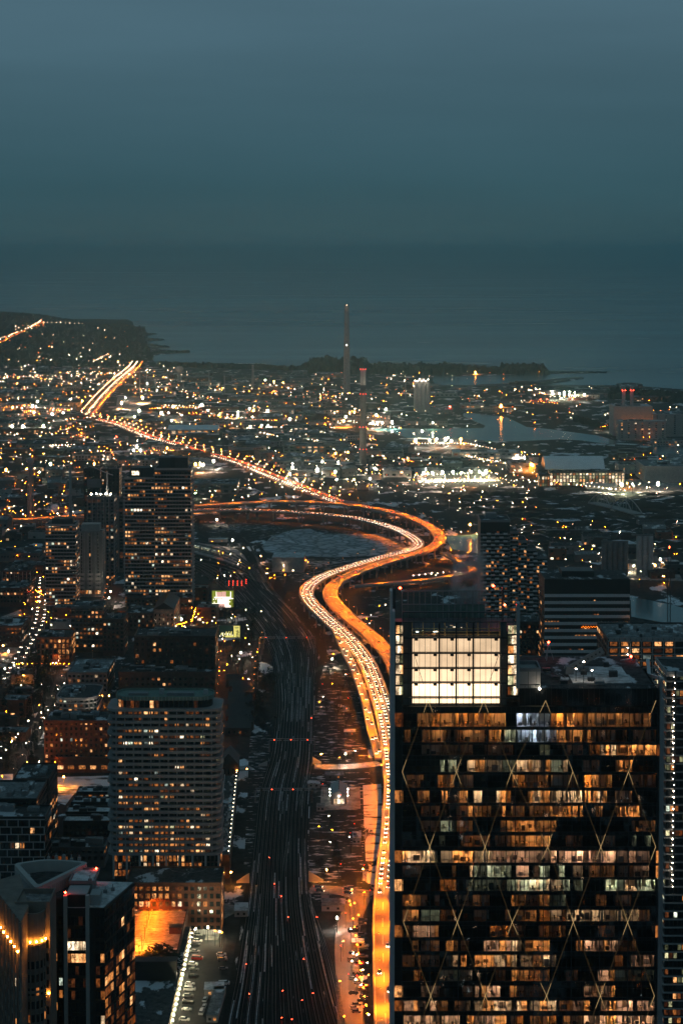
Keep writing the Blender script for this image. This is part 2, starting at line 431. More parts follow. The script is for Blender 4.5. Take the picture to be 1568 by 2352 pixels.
ORD = 'first second third fourth fifth sixth seventh eighth ninth tenth eleventh twelfth thirteenth fourteenth'.split()
def where(u, v):
    """a landmark phrase for a spot, from its survey pixel"""
    if v < 838 and u < 335: return 'on the far wooded hill'
    if v < 868 and u > 690: return 'near the spit and the outer harbour'
    if v < 900: return 'on the far flats left of the lamp-lined road' if u < 300 else 'behind the floodlit works' if u < 600 else 'around the foot of the tall chimney' if u < 900 else 'on the outer port land' if u < 1240 else 'left of the power plant' if u < 1400 else 'by the power plant'
    if v < 1000: return 'left of the lamp-lined road' if u < 210 else 'beside the bend of the lamp-lined road' if u < 420 else 'before the floodlit works' if u < 620 else 'left of the red-ringed chimney' if u < 825 else 'between the red-ringed chimney and the silos' if u < 960 else 'on the channel bank' if u < 1250 else 'across the channel near the power plant'
    if v < 1135: return 'behind the dark towers' if u < 440 else 'beside the straight road to the far shore' if u < 640 else 'between the straight road and the red-ringed chimney' if u < 840 else 'below the row of floodlights' if u < 1050 else 'left of the barrel-roofed hall' if u < 1240 else 'around the barrel-roofed hall'
    if v < 1345: return 'under the western expressway stretch' if u < 110 else 'at the foot of the dark towers' if u < 440 else 'around the rail yard' if u < 700 else 'inside the expressway bend' if u < 1030 else 'along the lakeshore road' if u < 1330 else 'around the dark silos'
    if v < 1540: return 'along the bright shopping street' if u < 110 else 'in the brick quarter' if u < 300 else 'behind the long black apartment block' if u < 500 else 'beside the billboards' if u < 610 else 'beside the expressway bend'
    if v < 1800: return 'in the dark park at the left' if u < 170 else 'by the dark lane' if u < 640 else 'between the tracks and the exit ramp'
    return 'in the streets at the lower left' if u < 500 else 'between the tracks and the expressway'
def pix(p, dz=0.):
    fw = p.y * cp + (CAMZ - p.z - dz) * sp_; return 784 + F * p.x / fw, VPP + F * ((CAMZ - p.z - dz) * cp - p.y * sp_) / fw
# ------------------------------------------------------------------ ground and water
mb = MB()
mb.sheet([(-40000, -3000, 0), (40000, -3000, 0), (40000, 62000, 0), (-40000, 62000, 0)])
struct('ground', mb, 'ground')
LAKE = [(318, 753), (330, 760), (342, 765), (352, 766.5), (362, 767), (350, 769), (334, 773), (340, 775.5), (362, 777.5), (378, 780), (368, 782), (352, 783), (338, 786), (350, 790), (372, 793), (392, 796.5), (386, 799), (360, 800), (375, 803), (405, 804), (428, 806), (436, 808), (425, 811), (395, 812.5), (365, 814), (352, 818), (346, 826), (365, 833), (470, 836), (580, 839), (700, 842),
        (850, 840), (1000, 838), (1060, 840), (1180, 848), (1262, 852), (1390, 853), (1393, 857), (1268, 858), (1180, 860), (1100, 863), (1050, 864), (1000, 858), (992, 870), (1000, 884), (1100, 888),
        (1200, 880), (1335, 867), (1342, 870), (1250, 884), (1400, 884), (1490, 888), (1568, 894), (1800, 905), (2300, 880), (2900, 597), (-700, 597), (-700, 748), (200, 750)]
mb = MB(); mb.sheet([G(u, v, .4) for u, v in LAKE]); struct('lake', mb, 'lake_water')
CHANNEL = pxl('B', 560, 575, 640, 580, 760, 595, 850, 640, 960, 650, 1180, 680, 1290, 712, 1568, 735, 1700, 745, 1700, 810, 1568, 795, 1480, 772, 1250, 722, 1100, 702, 1000, 697, 800, 706, 690, 706, 560, 692,
              300, 690, 230, 665, 150, 656, 150, 648, 400, 648, 650, 645, 662, 635, 560, 592)
mb = MB(); mb.sheet([G(u, v, .3) for u, v in CHANNEL]); struct('ship_channel_water', mb, 'lake_water')
SLIP = pxl('E', 1215, 905, 1480, 955, 1568, 980, 1700, 1000, 1700, 1120, 1500, 1090, 1220, 1040)
mb = MB(); mb.sheet([G(u, v, .3) for u, v in SLIP]); struct('harbour_slip_water', mb, 'lake_water')
DON = pxl('D', 1340, 385, 1530, 375, 1640, 390, 1640, 520, 1500, 470, 1380, 455)
mb = MB(); mb.sheet([G(u, v, .3) for u, v in DON]); struct('river_water', mb, 'lake_water')
ICE = pxl('D', 385, 440, 440, 385, 560, 350, 640, 345, 700, 378, 1000, 372, 1110, 405, 1145, 440, 1060, 482, 780, 497, 600, 490, 410, 470)
mb = MB(); mb.sheet([G(u, v, .3) for u, v in ICE]); tag(struct('frozen_channel', mb, 'ice'), kind='structure')
ICE2 = pxl('H', 1200, 1000, 1335, 990, 1345, 1200, 1330, 1476, 1290, 1560, 1222, 1560, 1210, 1300)
mb = MB(); mb.sheet([G(u, v, .15) for u, v in ICE2]); struct('frozen_strip', mb, 'snowfield')
WATERS = [LAKE, CHANNEL, SLIP, DON, ICE]
def yard(name, pts, m='paved_yard', z=.05):
    mb = MB(); mb.sheet([G(u, v, z) for u, v in pts]); return struct(name, mb, m)

# hill on the far shore, rising to the left
SKY = [(-400, 716), (0, 718), (60, 722), (120, 731), (160, 738), (200, 746), (240, 752), (275, 753), (288, 750), (300, 756), (318, 764), (332, 772)]
def skyv(u):
    for (a, b), (c, d) in zip(SKY, SKY[1:]):
        if a <= u <= c: return b + (d - b) * (u - a) / (c - a)
    return 716 if u < 0 else 775
mb = MB(); cols = 60; rows = 26; hv = []
for i in range(cols + 1):
    u = -400 + 735 * i / cols; zt = max(0, PY(784, skyv(u), 8300).z)
    for j in range(rows + 1):
        d = 5650 + (9600 - 5650) * j / rows
        t = min(1, max(0, (d - 5700) / 2600)); h = zt * (t * t * (3 - 2 * t)) * (1 if d < 8300 else max(0, 1 - (d - 8300) / 1300))
        n = math.sin(u * .07 + d * .004) * .06 + math.sin(u * .021 - d * .007) * .06
        x = (u - 784) / F * d * 1.0
        hv.append((x, d, h * (1 + n * (t if t < 1 else 0)) - 1.0 + .8 * t))
mb.v = hv
for i in range(cols):
    for j in range(rows):
        a = i * (rows + 1) + j; mb.f.append((a, a + rows + 1, a + rows + 2, a + 1)); mb.m.append(0)
struct('hill', mb, 'forest_floor')
HILLV = hv
def hillz(i, j): return hv[i * (rows + 1) + j]

# far woods: the hill's trees, the beach and the spit, each one mass of ragged clumps
def clump(mb, p, w, h, n=3):
    for k in range(n):
        a = R.random() * 3.14; dx, dy = math.cos(a) * w * R.uniform(.5, 1), math.sin(a) * w * R.uniform(.5, 1); x = p[0] + R.uniform(-w, w) * .5; y = p[1] + R.uniform(-w, w) * .5
        hh = h * R.uniform(.6, 1.1)
        mb.poly([(x - dx, y - dy, p[2]), (x + dx, y + dy, p[2]), (x + dx * 1.05, y + dy * 1.05, p[2] + hh * .55), (x + dx * .6, y + dy * .6, p[2] + hh * .9), (x + dx * .1, y + dy * .1, p[2] + hh), (x - dx * .5, y - dy * .5, p[2] + hh * .92), (x - dx, y - dy, p[2] + hh * .6)])
mb = MB()
for k in range(15000):
    i = R.randrange(cols); j = R.randrange(int(rows * .74)); a, b = hillz(i, j), hillz(i + 1, j + 1); t, s = R.random(), R.random()
    p = (a[0] + (b[0] - a[0]) * t, a[1] + (b[1] - a[1]) * s, a[2] + (b[2] - a[2]) * s - 1)
    u = 784 + p[0] / p[1] * F
    if u < -30 or u > 296 + R.random() * 44: continue
    clump(mb, p, 8, 11, 2)
tag(mb.build('forest', 'needle'), 'dark leafless woods covering the far hill', None, None, 'stuff')
mb = MB()
def woods(pts, n, w, h, dep=.0):
    for k in range(n):
        i = R.randrange(len(pts) - 1); a, b = pts[i], pts[i + 1]; t = R.random()
        p = G(a[0] + (b[0] - a[0]) * t, a[1] + (b[1] - a[1]) * t + R.uniform(0, dep)); clump(mb, p, w * R.uniform(.7, 1.3), h * R.uniform(.45, 1.15) * (1.25 if R.random() < .04 else 1), 3)
woods([(350, 836), (470, 838), (590, 842), (700, 845)], 500, 10, 10, 7)
woods([(700, 846), (760, 849), (850, 849), (960, 850), (1050, 852)], 1500, 10, 22, 10)
woods([(715, 846), (770, 847), (840, 847)], 500, 10, 32, 5)
woods([(1050, 851), (1120, 855), (1180, 857), (1255, 858)], 800, 8, 18, 3)
woods([(1150, 857), (1250, 858)], 250, 8, 27, 1)
woods([(1255, 855), (1392, 855)], 200, 6, 3, 1)
woods([(300, 762), (320, 768), (335, 800), (345, 826)], 300, 9, 14, 2)
woods([(350, 811), (432, 808)], 140, 6, 7, 1)
for a_ in ([(335, 766.5), (360, 767)], [(340, 779), (376, 780)], [(340, 791), (390, 797)]): woods(a_, 40, 6, 5, .5)
woods([(1400, 900), (1568, 910)], 500, 9, 14, 16)
woods([(1320, 960), (1410, 985)], 120, 6, 8, 8)
tag(mb.build('woods', 'needle'), 'bare woods along the beach and the spit', None, None, 'stuff')
mb = MB()
for pts in ([(1100, 886), (1200, 881), (1336, 867)], [(1262, 855), (1392, 855)], [(990, 887), (1250, 886), (1490, 889)]):
    P = resample([G(u, v, 0) for u, v in pts], 25); strip(mb, P, -14, 14, -.5, 2.2)
struct('breakwater', mb, 'stone') if False else tag(mb.build('breakwater', 'dark_concrete'), kind='structure')

# dark earth mounds with snow in the excavation
mb = MB()
for k in range(300):
    u = R.uniform(1060, 1600); v = R.uniform(1132, 1262)
    if u < 1200 and v > 1180: continue
    lim = 1158 + (u - 1033) * .33
    if v > lim - 6 and v < lim + 18: continue
    if v > lim and u > 1280: continue
    if 1340 < u < 1480 and 1130 < v < 1185: continue
    p = G(u, v); r = R.uniform(10, 34); h = R.uniform(1.5, 5) * (1.6 if v > 1190 else 1)
    n = 9; a0 = R.random() * 6
    c = [(p.x + R.uniform(-.25, .25) * r, p.y, h)]
    base = [(p.x + r * 1.5 * math.cos(a0 + 6.283 * q / n) * R.uniform(.7, 1.2), p.y + r * math.sin(a0 + 6.283 * q / n) * R.uniform(.7, 1.2), -.3) for q in range(n)]
    mid = [(c[0][0] + (b[0] - c[0][0]) * .5, c[0][1] + (b[1] - c[0][1]) * .5, h * R.uniform(.5, .85)) for b in base]
    for q in range(n):
        w = (q + 1) % n
        mb.poly([base[q], base[w], mid[w], mid[q]]); mb.poly([mid[q], mid[w], c[0]])
tag(mb.build('earth_mounds', 'mound'), 'dark excavated earth mounds streaked with old snow', None, None, 'structure')
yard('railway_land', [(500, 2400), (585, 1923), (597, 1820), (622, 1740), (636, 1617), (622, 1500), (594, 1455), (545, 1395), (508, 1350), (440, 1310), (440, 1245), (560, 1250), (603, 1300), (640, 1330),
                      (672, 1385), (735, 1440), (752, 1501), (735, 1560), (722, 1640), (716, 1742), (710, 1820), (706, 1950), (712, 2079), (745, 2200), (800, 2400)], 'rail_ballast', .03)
yard('snowy_bank', [(722, 1640), (735, 1560), (752, 1501), (800, 1540), (828, 1620), (845, 1720), (850, 1800), (838, 1900), (830, 2050), (780, 2100), (712, 2060), (708, 1950), (712, 1820), (718, 1742)], 'bank', .05)
yard('snowy_bank', [(575, 1690), (622, 1690), (615, 1760), (596, 1830), (588, 1923), (575, 1990), (560, 1990), (568, 1850), (570, 1760)], 'bank', .05)
yard('riverbank', [(445, 1205), (620, 1200), (700, 1215), (860, 1222), (880, 1232), (620, 1232), (560, 1250), (470, 1235)], 'bank', .06)
yard('riverbank', [(612, 1282), (700, 1280), (850, 1283), (820, 1300), (760, 1316), (700, 1340), (640, 1330), (605, 1300)], 'bank', .06)
yard('snowy_lot', [(830, 1370), (900, 1370), (905, 1430), (870, 1420)], 'bank', .06)

# ------------------------------------------------------------------ roads
def road(pxs, w, z=0., m='asphalt', name='road', lines=None, step=12):
    P = path(pxs, z, step); mb = MB(); strip(mb, P, -w / 2, w / 2, .08)
    o = struct(name, mb, m); ROADS.append((P[::2], w / 2 + 2))
    if lines:
        l = MB()
        for off in lines: strip(l, P, off - .12, off + .12, .11, None, 0, lambda i: i % 2 == 0)
        l.build('lane_marking', 'paint_white', o)
    return P, o
EAST = pxl('A', 1560, 985, 1525, 975, 1450, 945, 1350, 905, 1220, 855, 1100, 805, 1000, 775, 900, 750, 800, 715, 700, 690, 600, 650, 520, 620, 440, 605, 405, 592, 425, 565, 480, 500, 540, 440, 610, 380, 632, 352)
EASTP, EASTO = road(EAST, 30, 0, 'deck_concrete', step=20)
LAKESHORE = pxl('D', 900, 100, 980, 120, 1180, 170, 1350, 225) + pxl('E', 200, 365, 480, 465, 700, 542, 900, 602, 1000, 628, 1200, 690)
LSP, _ = road(LAKESHORE, 22, 0, 'asphalt', lines=(-3.6, 0, 3.6))
KINGP, _ = road([(20, 1560), (43, 1518), (66, 1472), (89, 1434), (96, 1389), (99, 1340), (104, 1290)], 15, 0, 'asphalt')
FRONTP, _ = road([(-40, 1530), (40, 1528), (160, 1526), (240, 1515)], 14, 0, 'paved_yard')
DIAGP, _ = road([(20, 1800), (45, 1760), (62, 1722), (78, 1693), (91, 1662), (106, 1634), (120, 1606), (132, 1582), (143, 1559), (150, 1540)], 11, 0, 'asphalt')
JARVP, _ = road([(712, 2042), (760, 2042), (800, 2046), (870, 2060)], 13, .1, 'paved_yard'); JARV2, _ = road([(480, 2112), (530, 2086), (566, 2066)], 13, .1, 'paved_yard')
QUAYP, _ = road([(808, 2400), (800, 2250), (796, 2150), (815, 2080), (838, 2050)], 12, .1, 'deck_concrete')
SHERP, _ = road([(722, 1762), (800, 1764), (846, 1760), (880, 1752)], 12, .1, 'paved_yard'); SHER2, _ = road([(540, 1768), (575, 1764), (612, 1760)], 12, .1, 'paved_yard')
MILLP, _ = road([(270, 1345), (255, 1362), (248, 1392), (240, 1420)], 12, 0, 'asphalt')
ESPLP, _ = road([(505, 1490), (512, 1560), (506, 1640), (512, 1700), (545, 1745)], 10, 0, 'asphalt')
PARKP, _ = road([(575, 1610), (580, 1540), (590, 1500), (598, 1468)], 9, 0, 'asphalt')
FARROADS = []
for pts, w in (([(-20, 1010), (120, 1004), (215, 985)], 14), ([(0, 900), (120, 890), (215, 885)], 12), ([(-20, 792), (50, 765), (85, 748), (98, 738)], 12), ([(430, 912), (560, 930), (760, 938), (880, 948)], 12),
               ([(620, 890), (700, 905), (800, 925)], 10), ([(640, 1050), (760, 1052), (880, 1062), (960, 1100), (1030, 1118)], 12), ([(950, 1005), (1080, 1020), (1180, 1035), (1240, 1042)], 12), ([(1040, 1118), (1150, 1110), (1240, 1095)], 12),
               ([(0, 1060), (120, 1075), (300, 1060)], 10), ([(1490, 1120), (1360, 1120), (1260, 1130)], 12)):
    FARROADS.append(road(pts, w, 0, 'asphalt')[0])

# ------------------------------------------------------------------ elevated expressway
def viaduct(name, pxs, w, z, step=12., pier=36., piers=True, m='deck_concrete', lines=(), smooth=4, pw=None):
    P = path(pxs, z, step, smooth); mb = MB(); strip(mb, P, -w / 2, w / 2, -1.3, 0.)
    o = struct(name, mb, [m])
    for s in (-1, 1):
        p = MB(); strip(p, P, s * (w / 2 - .4) - .2, s * (w / 2 - .4) + .2, .01, 1.0); p.build('parapet', 'pale_concrete', o)
    l = MB()
    for off, dash in lines: strip(l, P, off - .14, off + .14, .04, None, 0, (lambda i: i % 2 == 0) if dash else None)
    if lines: l.build('lane_marking', 'paint_white', o)
    if piers:
        Q = resample(P, pier); N = normals(Q)
        for q, n in zip(Q[1:-1], N[1:-1]):
            if q.z < 4: continue
            d = Vector((n.y, -n.x, 0)); b = MB(); h = q.z
            b.obox((0, 0, h - 2.0), n * (w / 2 - .6), d * .8, (0, 0, .68))
            for t in ((-.55, .55) if w > 9 else (0,)): b.obox(n * (t * w / 2) + Vector((0, 0, (h - 2.6) / 2)), n * .7, d * .7, (0, 0, (h - 2.6) / 2))
            b.build('pier', 'concrete', o, (q.x, q.y, 0))
    ROADS.append((P[::2], w / 2 + 1)); return P, o
WPX = [(250, 1181), (350, 1176)] + pxl('D', 20, 250, 300, 248, 560, 260, 760, 275, 900, 295, 1020, 325, 1120, 360, 1182, 396, 1210, 425, 1160, 460, 1000, 500, 850, 545, 720, 590, 645, 635, 618, 680, 640, 730, 720, 810, 840, 920, 930, 1035) + \
      [(862, 1570), (884, 1640), (897, 1700), (904, 1760), (908, 1804), (905, 1880), (899, 1952), (892, 2017), (888, 2100), (890, 2200), (897, 2352), (901, 2430)]
OPX = [(250, 1166), (350, 1164)] + pxl('D', 20, 230, 300, 211, 500, 204, 680, 209, 850, 221, 960, 238, 1080, 262, 1180, 293, 1268, 338, 1318, 385, 1308, 425, 1240, 462, 1100, 502, 960, 547, 860, 584, 780, 628, 742, 672, 755, 722, 832, 800, 950, 900, 1045, 990) + \
      [(912, 1540), (936, 1640), (952, 1740), (958, 1820), (950, 1952), (946, 2100), (962, 2352)]
ZD = 12.
WP, WO = viaduct('expressway_deck', WPX, 14.5, ZD, lines=((-6.3, 0), (-2.1, 1), (2.1, 1), (6.3, 0)))
OP, OO = viaduct('expressway_deck', OPX, 14.5, ZD - .02, lines=((-6.3, 0), (-2.1, 1), (2.1, 1), (6.3, 0)))
RPX = [(772, 1452), (790, 1490), (812, 1535), (832, 1590), (845, 1640), (853, 1680), (864, 1715), (872, 1745)]
RP, RO = viaduct('exit_ramp', RPX, 6.5, [11.9, 11.9, 11.9, 11, 9.5, 7.5, 4, 2.2], lines=((-2.7, 0), (2.7, 0)), piers=False)
R2, R2O = viaduct('slip_road', [(1018, 1268), (1030, 1277), (1058, 1291), (1085, 1302), (1100, 1312), (1085, 1318), (1040, 1322), (1000, 1331), (914, 1338), (826, 1346), (786, 1349)], 9, [11.5, 10.5, 9, 7, 6, 5, 5, 5, 6, 8, 9], piers=True)
R3, R3O = viaduct('link_ramp', pxl('A', 1560, 985) + [(800, 1152), (835, 1160), (858, 1172), (880, 1176), (905, 1181)], 9, [3, 6, 9, 11, 11.9, 11.9])
DVP, DO = viaduct('expressway_deck', [(-40, 1196), (0, 1195), (60, 1193), (99, 1192), (158, 1186), (198, 1185), (264, 1181), (300, 1180)], 14, 8, lines=((-5, 0), (5, 0)))

# lit arcade wall below the expressway bend and the parapet road beneath
# ------------------------------------------------------------------ railway
ER = [(2400, 512, 800), (2352, 516, 782), (2250, 540, 752), (2150, 556, 728), (2079, 568, 712), (2000, 577, 706), (1923, 586, 704), (1820, 597, 709), (1742, 622, 717), (1680, 630, 718), (1617, 636, 719), (1560, 632, 722), (1520, 626, 728), (1490, 614, 727), (1460, 598, 716), (1425, 573, 690), (1392, 543, 662), (1350, 508, 618), (1308, 445, 596)]
NT = 13
for k in range(NT):
    f = (k + .5) / NT
    pts = [(l + (r - l) * f, v) for v, l, r in ER]
    if k < 5: pts += [(400 - k * 4, 1268 - 4 * k + 14)] if False else [(420, 1296 - k * 5)]
    P = path(pts, .05, 14)
    t = thing('railway_track', ORD[k] + ' railway track from the left across the wide dark rail corridor', 'railway track', P[0], 0, 'tracks of the rail corridor')
    Q = [p - P[0] for p in P]
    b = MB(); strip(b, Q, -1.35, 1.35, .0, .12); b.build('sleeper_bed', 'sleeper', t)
    for s in (-.75, .75):
        b = MB(); strip(b, Q, s - .10, s + .10, .12, .30); b.build('rail', 'rail_steel', t)
for k in range(7):
    f = k / 6
    pts = [(440, 1238 + 50 * f), (490, 1250 + 48 * f), (540, 1272 + 42 * f), (580, 1302 + 28 * f), (612, 1336 + 8 * f)]
    P = path(pts, .05, 14); t = thing('railway_track', ORD[k] + ' siding track from the far side of the floodlit rail yard', 'railway track', P[0], 0, 'siding tracks of the rail yard'); Q = [p - P[0] for p in P]
    b = MB(); strip(b, Q, -1.35, 1.35, 0, .12); b.build('sleeper_bed', 'sleeper', t)
    for s in (-.75, .75):
        b = MB(); strip(b, Q, s - .12, s + .12, .12, .3); b.build('rail', 'rail_steel', t)
for lab_, pts in zip(('branch track coming from the far yard into the corridor bend', 'short branch track at the yard throat', 'inner of two branch tracks curving off right at the lower end', 'outer of two branch tracks curving off right at the lower end'), ([(560, 1236), (575, 1255), (592, 1290), (610, 1330), (640, 1372), (680, 1415)], [(600, 1245), (585, 1262), (598, 1300), (618, 1335)], [(705, 2050), (730, 2130), (755, 2220), (785, 2352), (795, 2400)], [(712, 2080), (742, 2160), (772, 2270), (796, 2400)])):
    P = path(pts, .06, 12); t = thing('railway_track', lab_, 'railway track', P[0], 0, 'branch tracks'); Q = [p - P[0] for p in P]
    b = MB(); strip(b, Q, -1.35, 1.35, 0, .12); b.build('sleeper_bed', 'sleeper', t)
    for s in (-.75, .75):
        b = MB(); strip(b, Q, s - .12, s + .12, .12, .3); b.build('rail', 'rail_steel', t)
snow = MB(); CENT = []
for k in range(NT): CENT.append(path([(l + (r - l) * (k + .5) / NT, v) for v, l, r in ER], .05, 7))
for P in CENT:                                    # old snow caught between and beside the rails, in broken lines
    i = 0
    while i < len(P) - 3:
        n = R.randrange(2, 14); o = R.choice([-1.15, 0, 0, 1.15, 1.9]); w = R.uniform(.12, .3)
        if R.random() < .42: strip(snow, P[i:i + n + 1], o - w, o + w, .17)
        i += n
tag(snow.build('rail_snow', 'track_snow'), 'broken lines of old snow between the rails', None, None, 'stuff')
for k in range(12):                               # crossovers
    a = R.randrange(NT - 2); sgn = R.choice([1, 2]); i = R.randrange(20, len(CENT[a]) - 30); Pa, Pb = CENT[a], CENT[a + sgn]; n = 14
    P = []
    for j in range(n + 1):
        s = j / n; s = s * s * (3 - 2 * s); P.append(Pa[i + j] * (1 - s) + Pb[min(len(Pb) - 1, i + j)] * s + Vector((0, 0, .02)))
    t = thing('crossover_track', 'short crossover track slanting between two main tracks', 'railway track', P[0], 0, 'crossovers of the rail corridor'); Q = [p - P[0] for p in P]
    for s in (-.75, .75): b = MB(); strip(b, Q, s - .10, s + .10, .12, .32); b.build('rail', 'rail_steel', t)
yard('rail_yard_paving', [(440, 1245), (500, 1252), (545, 1262), (560, 1275), (575, 1300), (560, 1305), (520, 1290), (440, 1268)], 'paved_yard', .04)
# ------------------------------------------------------------------ lamps
for nm, c, s in (('bulb_orange', OR, 20000), ('bulb_warm', WW, 600), ('bulb_cool', CW, 120), ('bulb_green', (.9, .95, .5), 7), ('bulb_red', RD, 60), ('bulb_far_orange', (1, .18, .028), 9), ('bulb_far_warm', (1, .62, .37), 17), ('bulb_far_cool', CW, 9), ('lens_far_orange', OR, 620), ('lens_far_warm', (1, .68, .42), 620), ('bulb_far_red', RD, 8), ('bowl_orange', (1, .30, .06), 26), ('bowl_warm', WW, 16), ('lens_street', OR, 900),
                 ('flood_warm', (1, .80, .58), 85), ('flood_orange', (1, .32, .05), 70), ('flood_green', (1, .95, .5), 75), ('lens_flood_warm', (1, .80, .58), 3000), ('lens_flood_orange', (1, .26, .02), 2800), ('lens_flood_green', (1, .95, .55), 2500), ('lens_bulb_red', RD, 30), ('lens_wall', (1, .86, .5), 420), ('string_glow', OR, 6), ('lens_garage', OR, 8000), ('wall_flood', (1, .80, .55), 260), ('headlight', (1, .82, .62), 24), ('taillight', (1, .10, .02), 12), ('fixture_orange', (1, .30, .03), 420), ('fixture_white', (1, .80, .5), 14)):
    emat(nm, c, s)
LENS = {'bulb_far_orange': 'lens_far_orange', 'bulb_far_warm': 'lens_far_warm', 'bulb_green': 'lens_far_warm'}
def lens(b, c, r, m): b.poly([(c[0] + r * math.cos(k * 1.0472), c[1] + r * math.sin(k * 1.0472), c[2]) for k in range(6)][::-1], m)
def lamp_mesh(r, h, m, arm=0.):
    b = MB(); b.bar((0, 0, 0), (0, 0, h), .09 + r * .08, 0, 4); b.ball((0, 0, h + r * .4), r, 1); lens(b, (0, 0, h - r * .65), max(.3, r * .7), 2); return b.mesh('street_lamp', ['dark_steel', m, LENS.get(m, m)])
LM = {}
def far_lamp(p, m, r, h, name, label, group, cat='street lamp'):
    key = (m, round(r, 1), round(h))
    if key not in LM: LM[key] = lamp_mesh(key[1], key[2], m)
    return tag(ob(name, LM[key], None, p), label, cat, group)
POLE = MB(); POLE.bar((0, 0, 0), (0, 0, 8.6), .14, 0, 6, .1); POLE = POLE.mesh('pole', 'steel')
ARM = MB()
for a, b in (((0, 0, 8.6), (.5, 0, 9.6)), ((.5, 0, 9.6), (1.4, 0, 10.1)), ((1.4, 0, 10.1), (2.4, 0, 10.2))): ARM.bar(a, b, .09, 0, 5)
ARM = ARM.mesh('arm', 'steel')
HEAD = {}
def head(b, c, r, ml, mb_, mh):
    """street lamp head: opaque hood, lens under it, and the glowing bowl that shows from the side"""
    ring = lambda z, q: [(c[0] + q * math.cos(k * 1.0472), c[1] + q * math.sin(k * 1.0472), c[2] + z) for k in range(6)]
    b.poly(ring(.22, r * 1.12), mh); b.poly(ring(.20, r)[::-1], ml); b.ball((c[0], c[1], c[2] - .12), r * .42, mb_, .2)
    a, d = ring(.22, r * 1.12), [(x_, y_, c[2] + (.12, .06, -.12, -.16, -.12, .06)[k]) for k, (x_, y_, _) in enumerate(ring(0, r * 1.12))]
    for k in range(6): j = (k + 1) % 6; b.poly([d[k], d[j], a[j], a[k]], mh)
for m, bowl, lns in (('bulb_orange', 'bowl_orange', 'bulb_orange'), ('bulb_warm', 'bowl_warm', 'bulb_warm'), ('bulb_far_orange', 'bowl_orange', 'lens_street')):
    b = MB(); head(b, (2.6, 0, 10.05), .42, 0, 1, 2); HEAD[m] = b.mesh('lamp_head', [lns, bowl, 'dark_steel'])
NLAMP = [0]
def road_lamp(p, inward, m, label, group):
    t = thing('street_lamp', label, 'street lamp', p, math.atan2(inward.y, inward.x), group)
    ob('pole', POLE, t); ob('arm', ARM, t); ob('lamp_head', HEAD[m], t); NLAMP[0] += 1
def lamps_along(P, off, sp, m, label, group, start=0, cond=None):
    Q = resample(P, sp); N = normals(Q)
    for i, (q, n) in enumerate(zip(Q, N)):
        if i < start or (cond and not cond(q)): continue
        road_lamp(q + n * off, n * (-1 if off > 0 else 1), m, label, group)
inview = lambda q: 780 < q.y < 2700 and abs(q.x / q.y) < .19
# W and O run from far to near: the right of travel is the side towards negative x
lamps_along(WP, 6.8, 34, 'bulb_orange', 'orange street lamp on the inner parapet of the elevated expressway', 'lamps along the inner expressway deck', 0, inview)
lamps_along(OP, -6.8, 34, 'bulb_orange', 'orange street lamp on the outer parapet of the elevated expressway', 'lamps along the outer expressway deck', 0, inview)
lamps_along(RP, 2.9, 42, 'bulb_orange', 'orange street lamp on the exit ramp beside the rail land', 'lamps along the exit ramp', 1)
lamps_along(R2, -4, 45, 'bulb_orange', 'orange street lamp on the slip road looping behind the stepped condominium', 'lamps along the slip road')
lamps_along(DVP, 6.4, 28, 'bulb_orange', 'orange street lamp on the expressway stretch at the far left of the bend', 'lamps on the western expressway stretch')
lamps_along(LSP, 11.5, 55, 'bulb_warm', 'warm street lamp along the lakeshore road past the earth mounds', 'lamps along the lakeshore road')
lamps_along(DIAGP, 6, 34, 'bulb_warm', 'warm street lamp along the straight street beside the dark park', 'lamps of the parkside street', 0, lambda q: q.y > 800)
lamps_along(KINGP, 8, 40, 'bulb_warm', 'warm street lamp on the bright shopping street', 'lamps of the shopping street')
lamps_along(FRONTP, 7, 30, 'bulb_far_orange', 'orange street lamp on the cross street north of the park', 'lamps of the cross street')
lamps_along(ESPLP, 5.5, 30, 'bulb_far_orange', 'orange street lamp on the lane beside the dark houses', 'lamps of the dark lane')
lamps_along(PARKP, 5, 24, 'bulb_far_orange', 'orange street lamp on the path beside the rail corridor', 'lamps of the railside path')
lamps_along(MILLP, 6, 24, 'bulb_far_orange', 'orange street lamp in the brick distillery quarter', 'lamps of the brick quarter')

# a spread of lamps in the streets at the foot of the tower, on the side its glass mirrors
mb = MB()
for k in range(420):
    if k % 2: x, y = R.choice([20, 70, 130, 190, 250, 310]) + R.uniform(-5, 5), R.uniform(-560, 330)
    else: x, y = R.uniform(5, 330), R.choice([-520, -420, -330, -240, -150, -60, 60, 150, 230, 310]) + R.uniform(-5, 5)
    if abs(x) < 15 and abs(y) < 40: continue
    mb.bar((x, y, 0), (x, y, 8), .1, 3, 4); mb.ball((x, y, 8.3), R.choice([.25, .3, .45, .7]), R.choice([0, 0, 1, 1, 2]))
tag(mb.build('street_lights', ['bulb_far_orange', 'bulb_far_warm', 'bulb_far_cool', 'dark_steel']), 'street lights of the streets below the office tower', None, None, 'stuff')
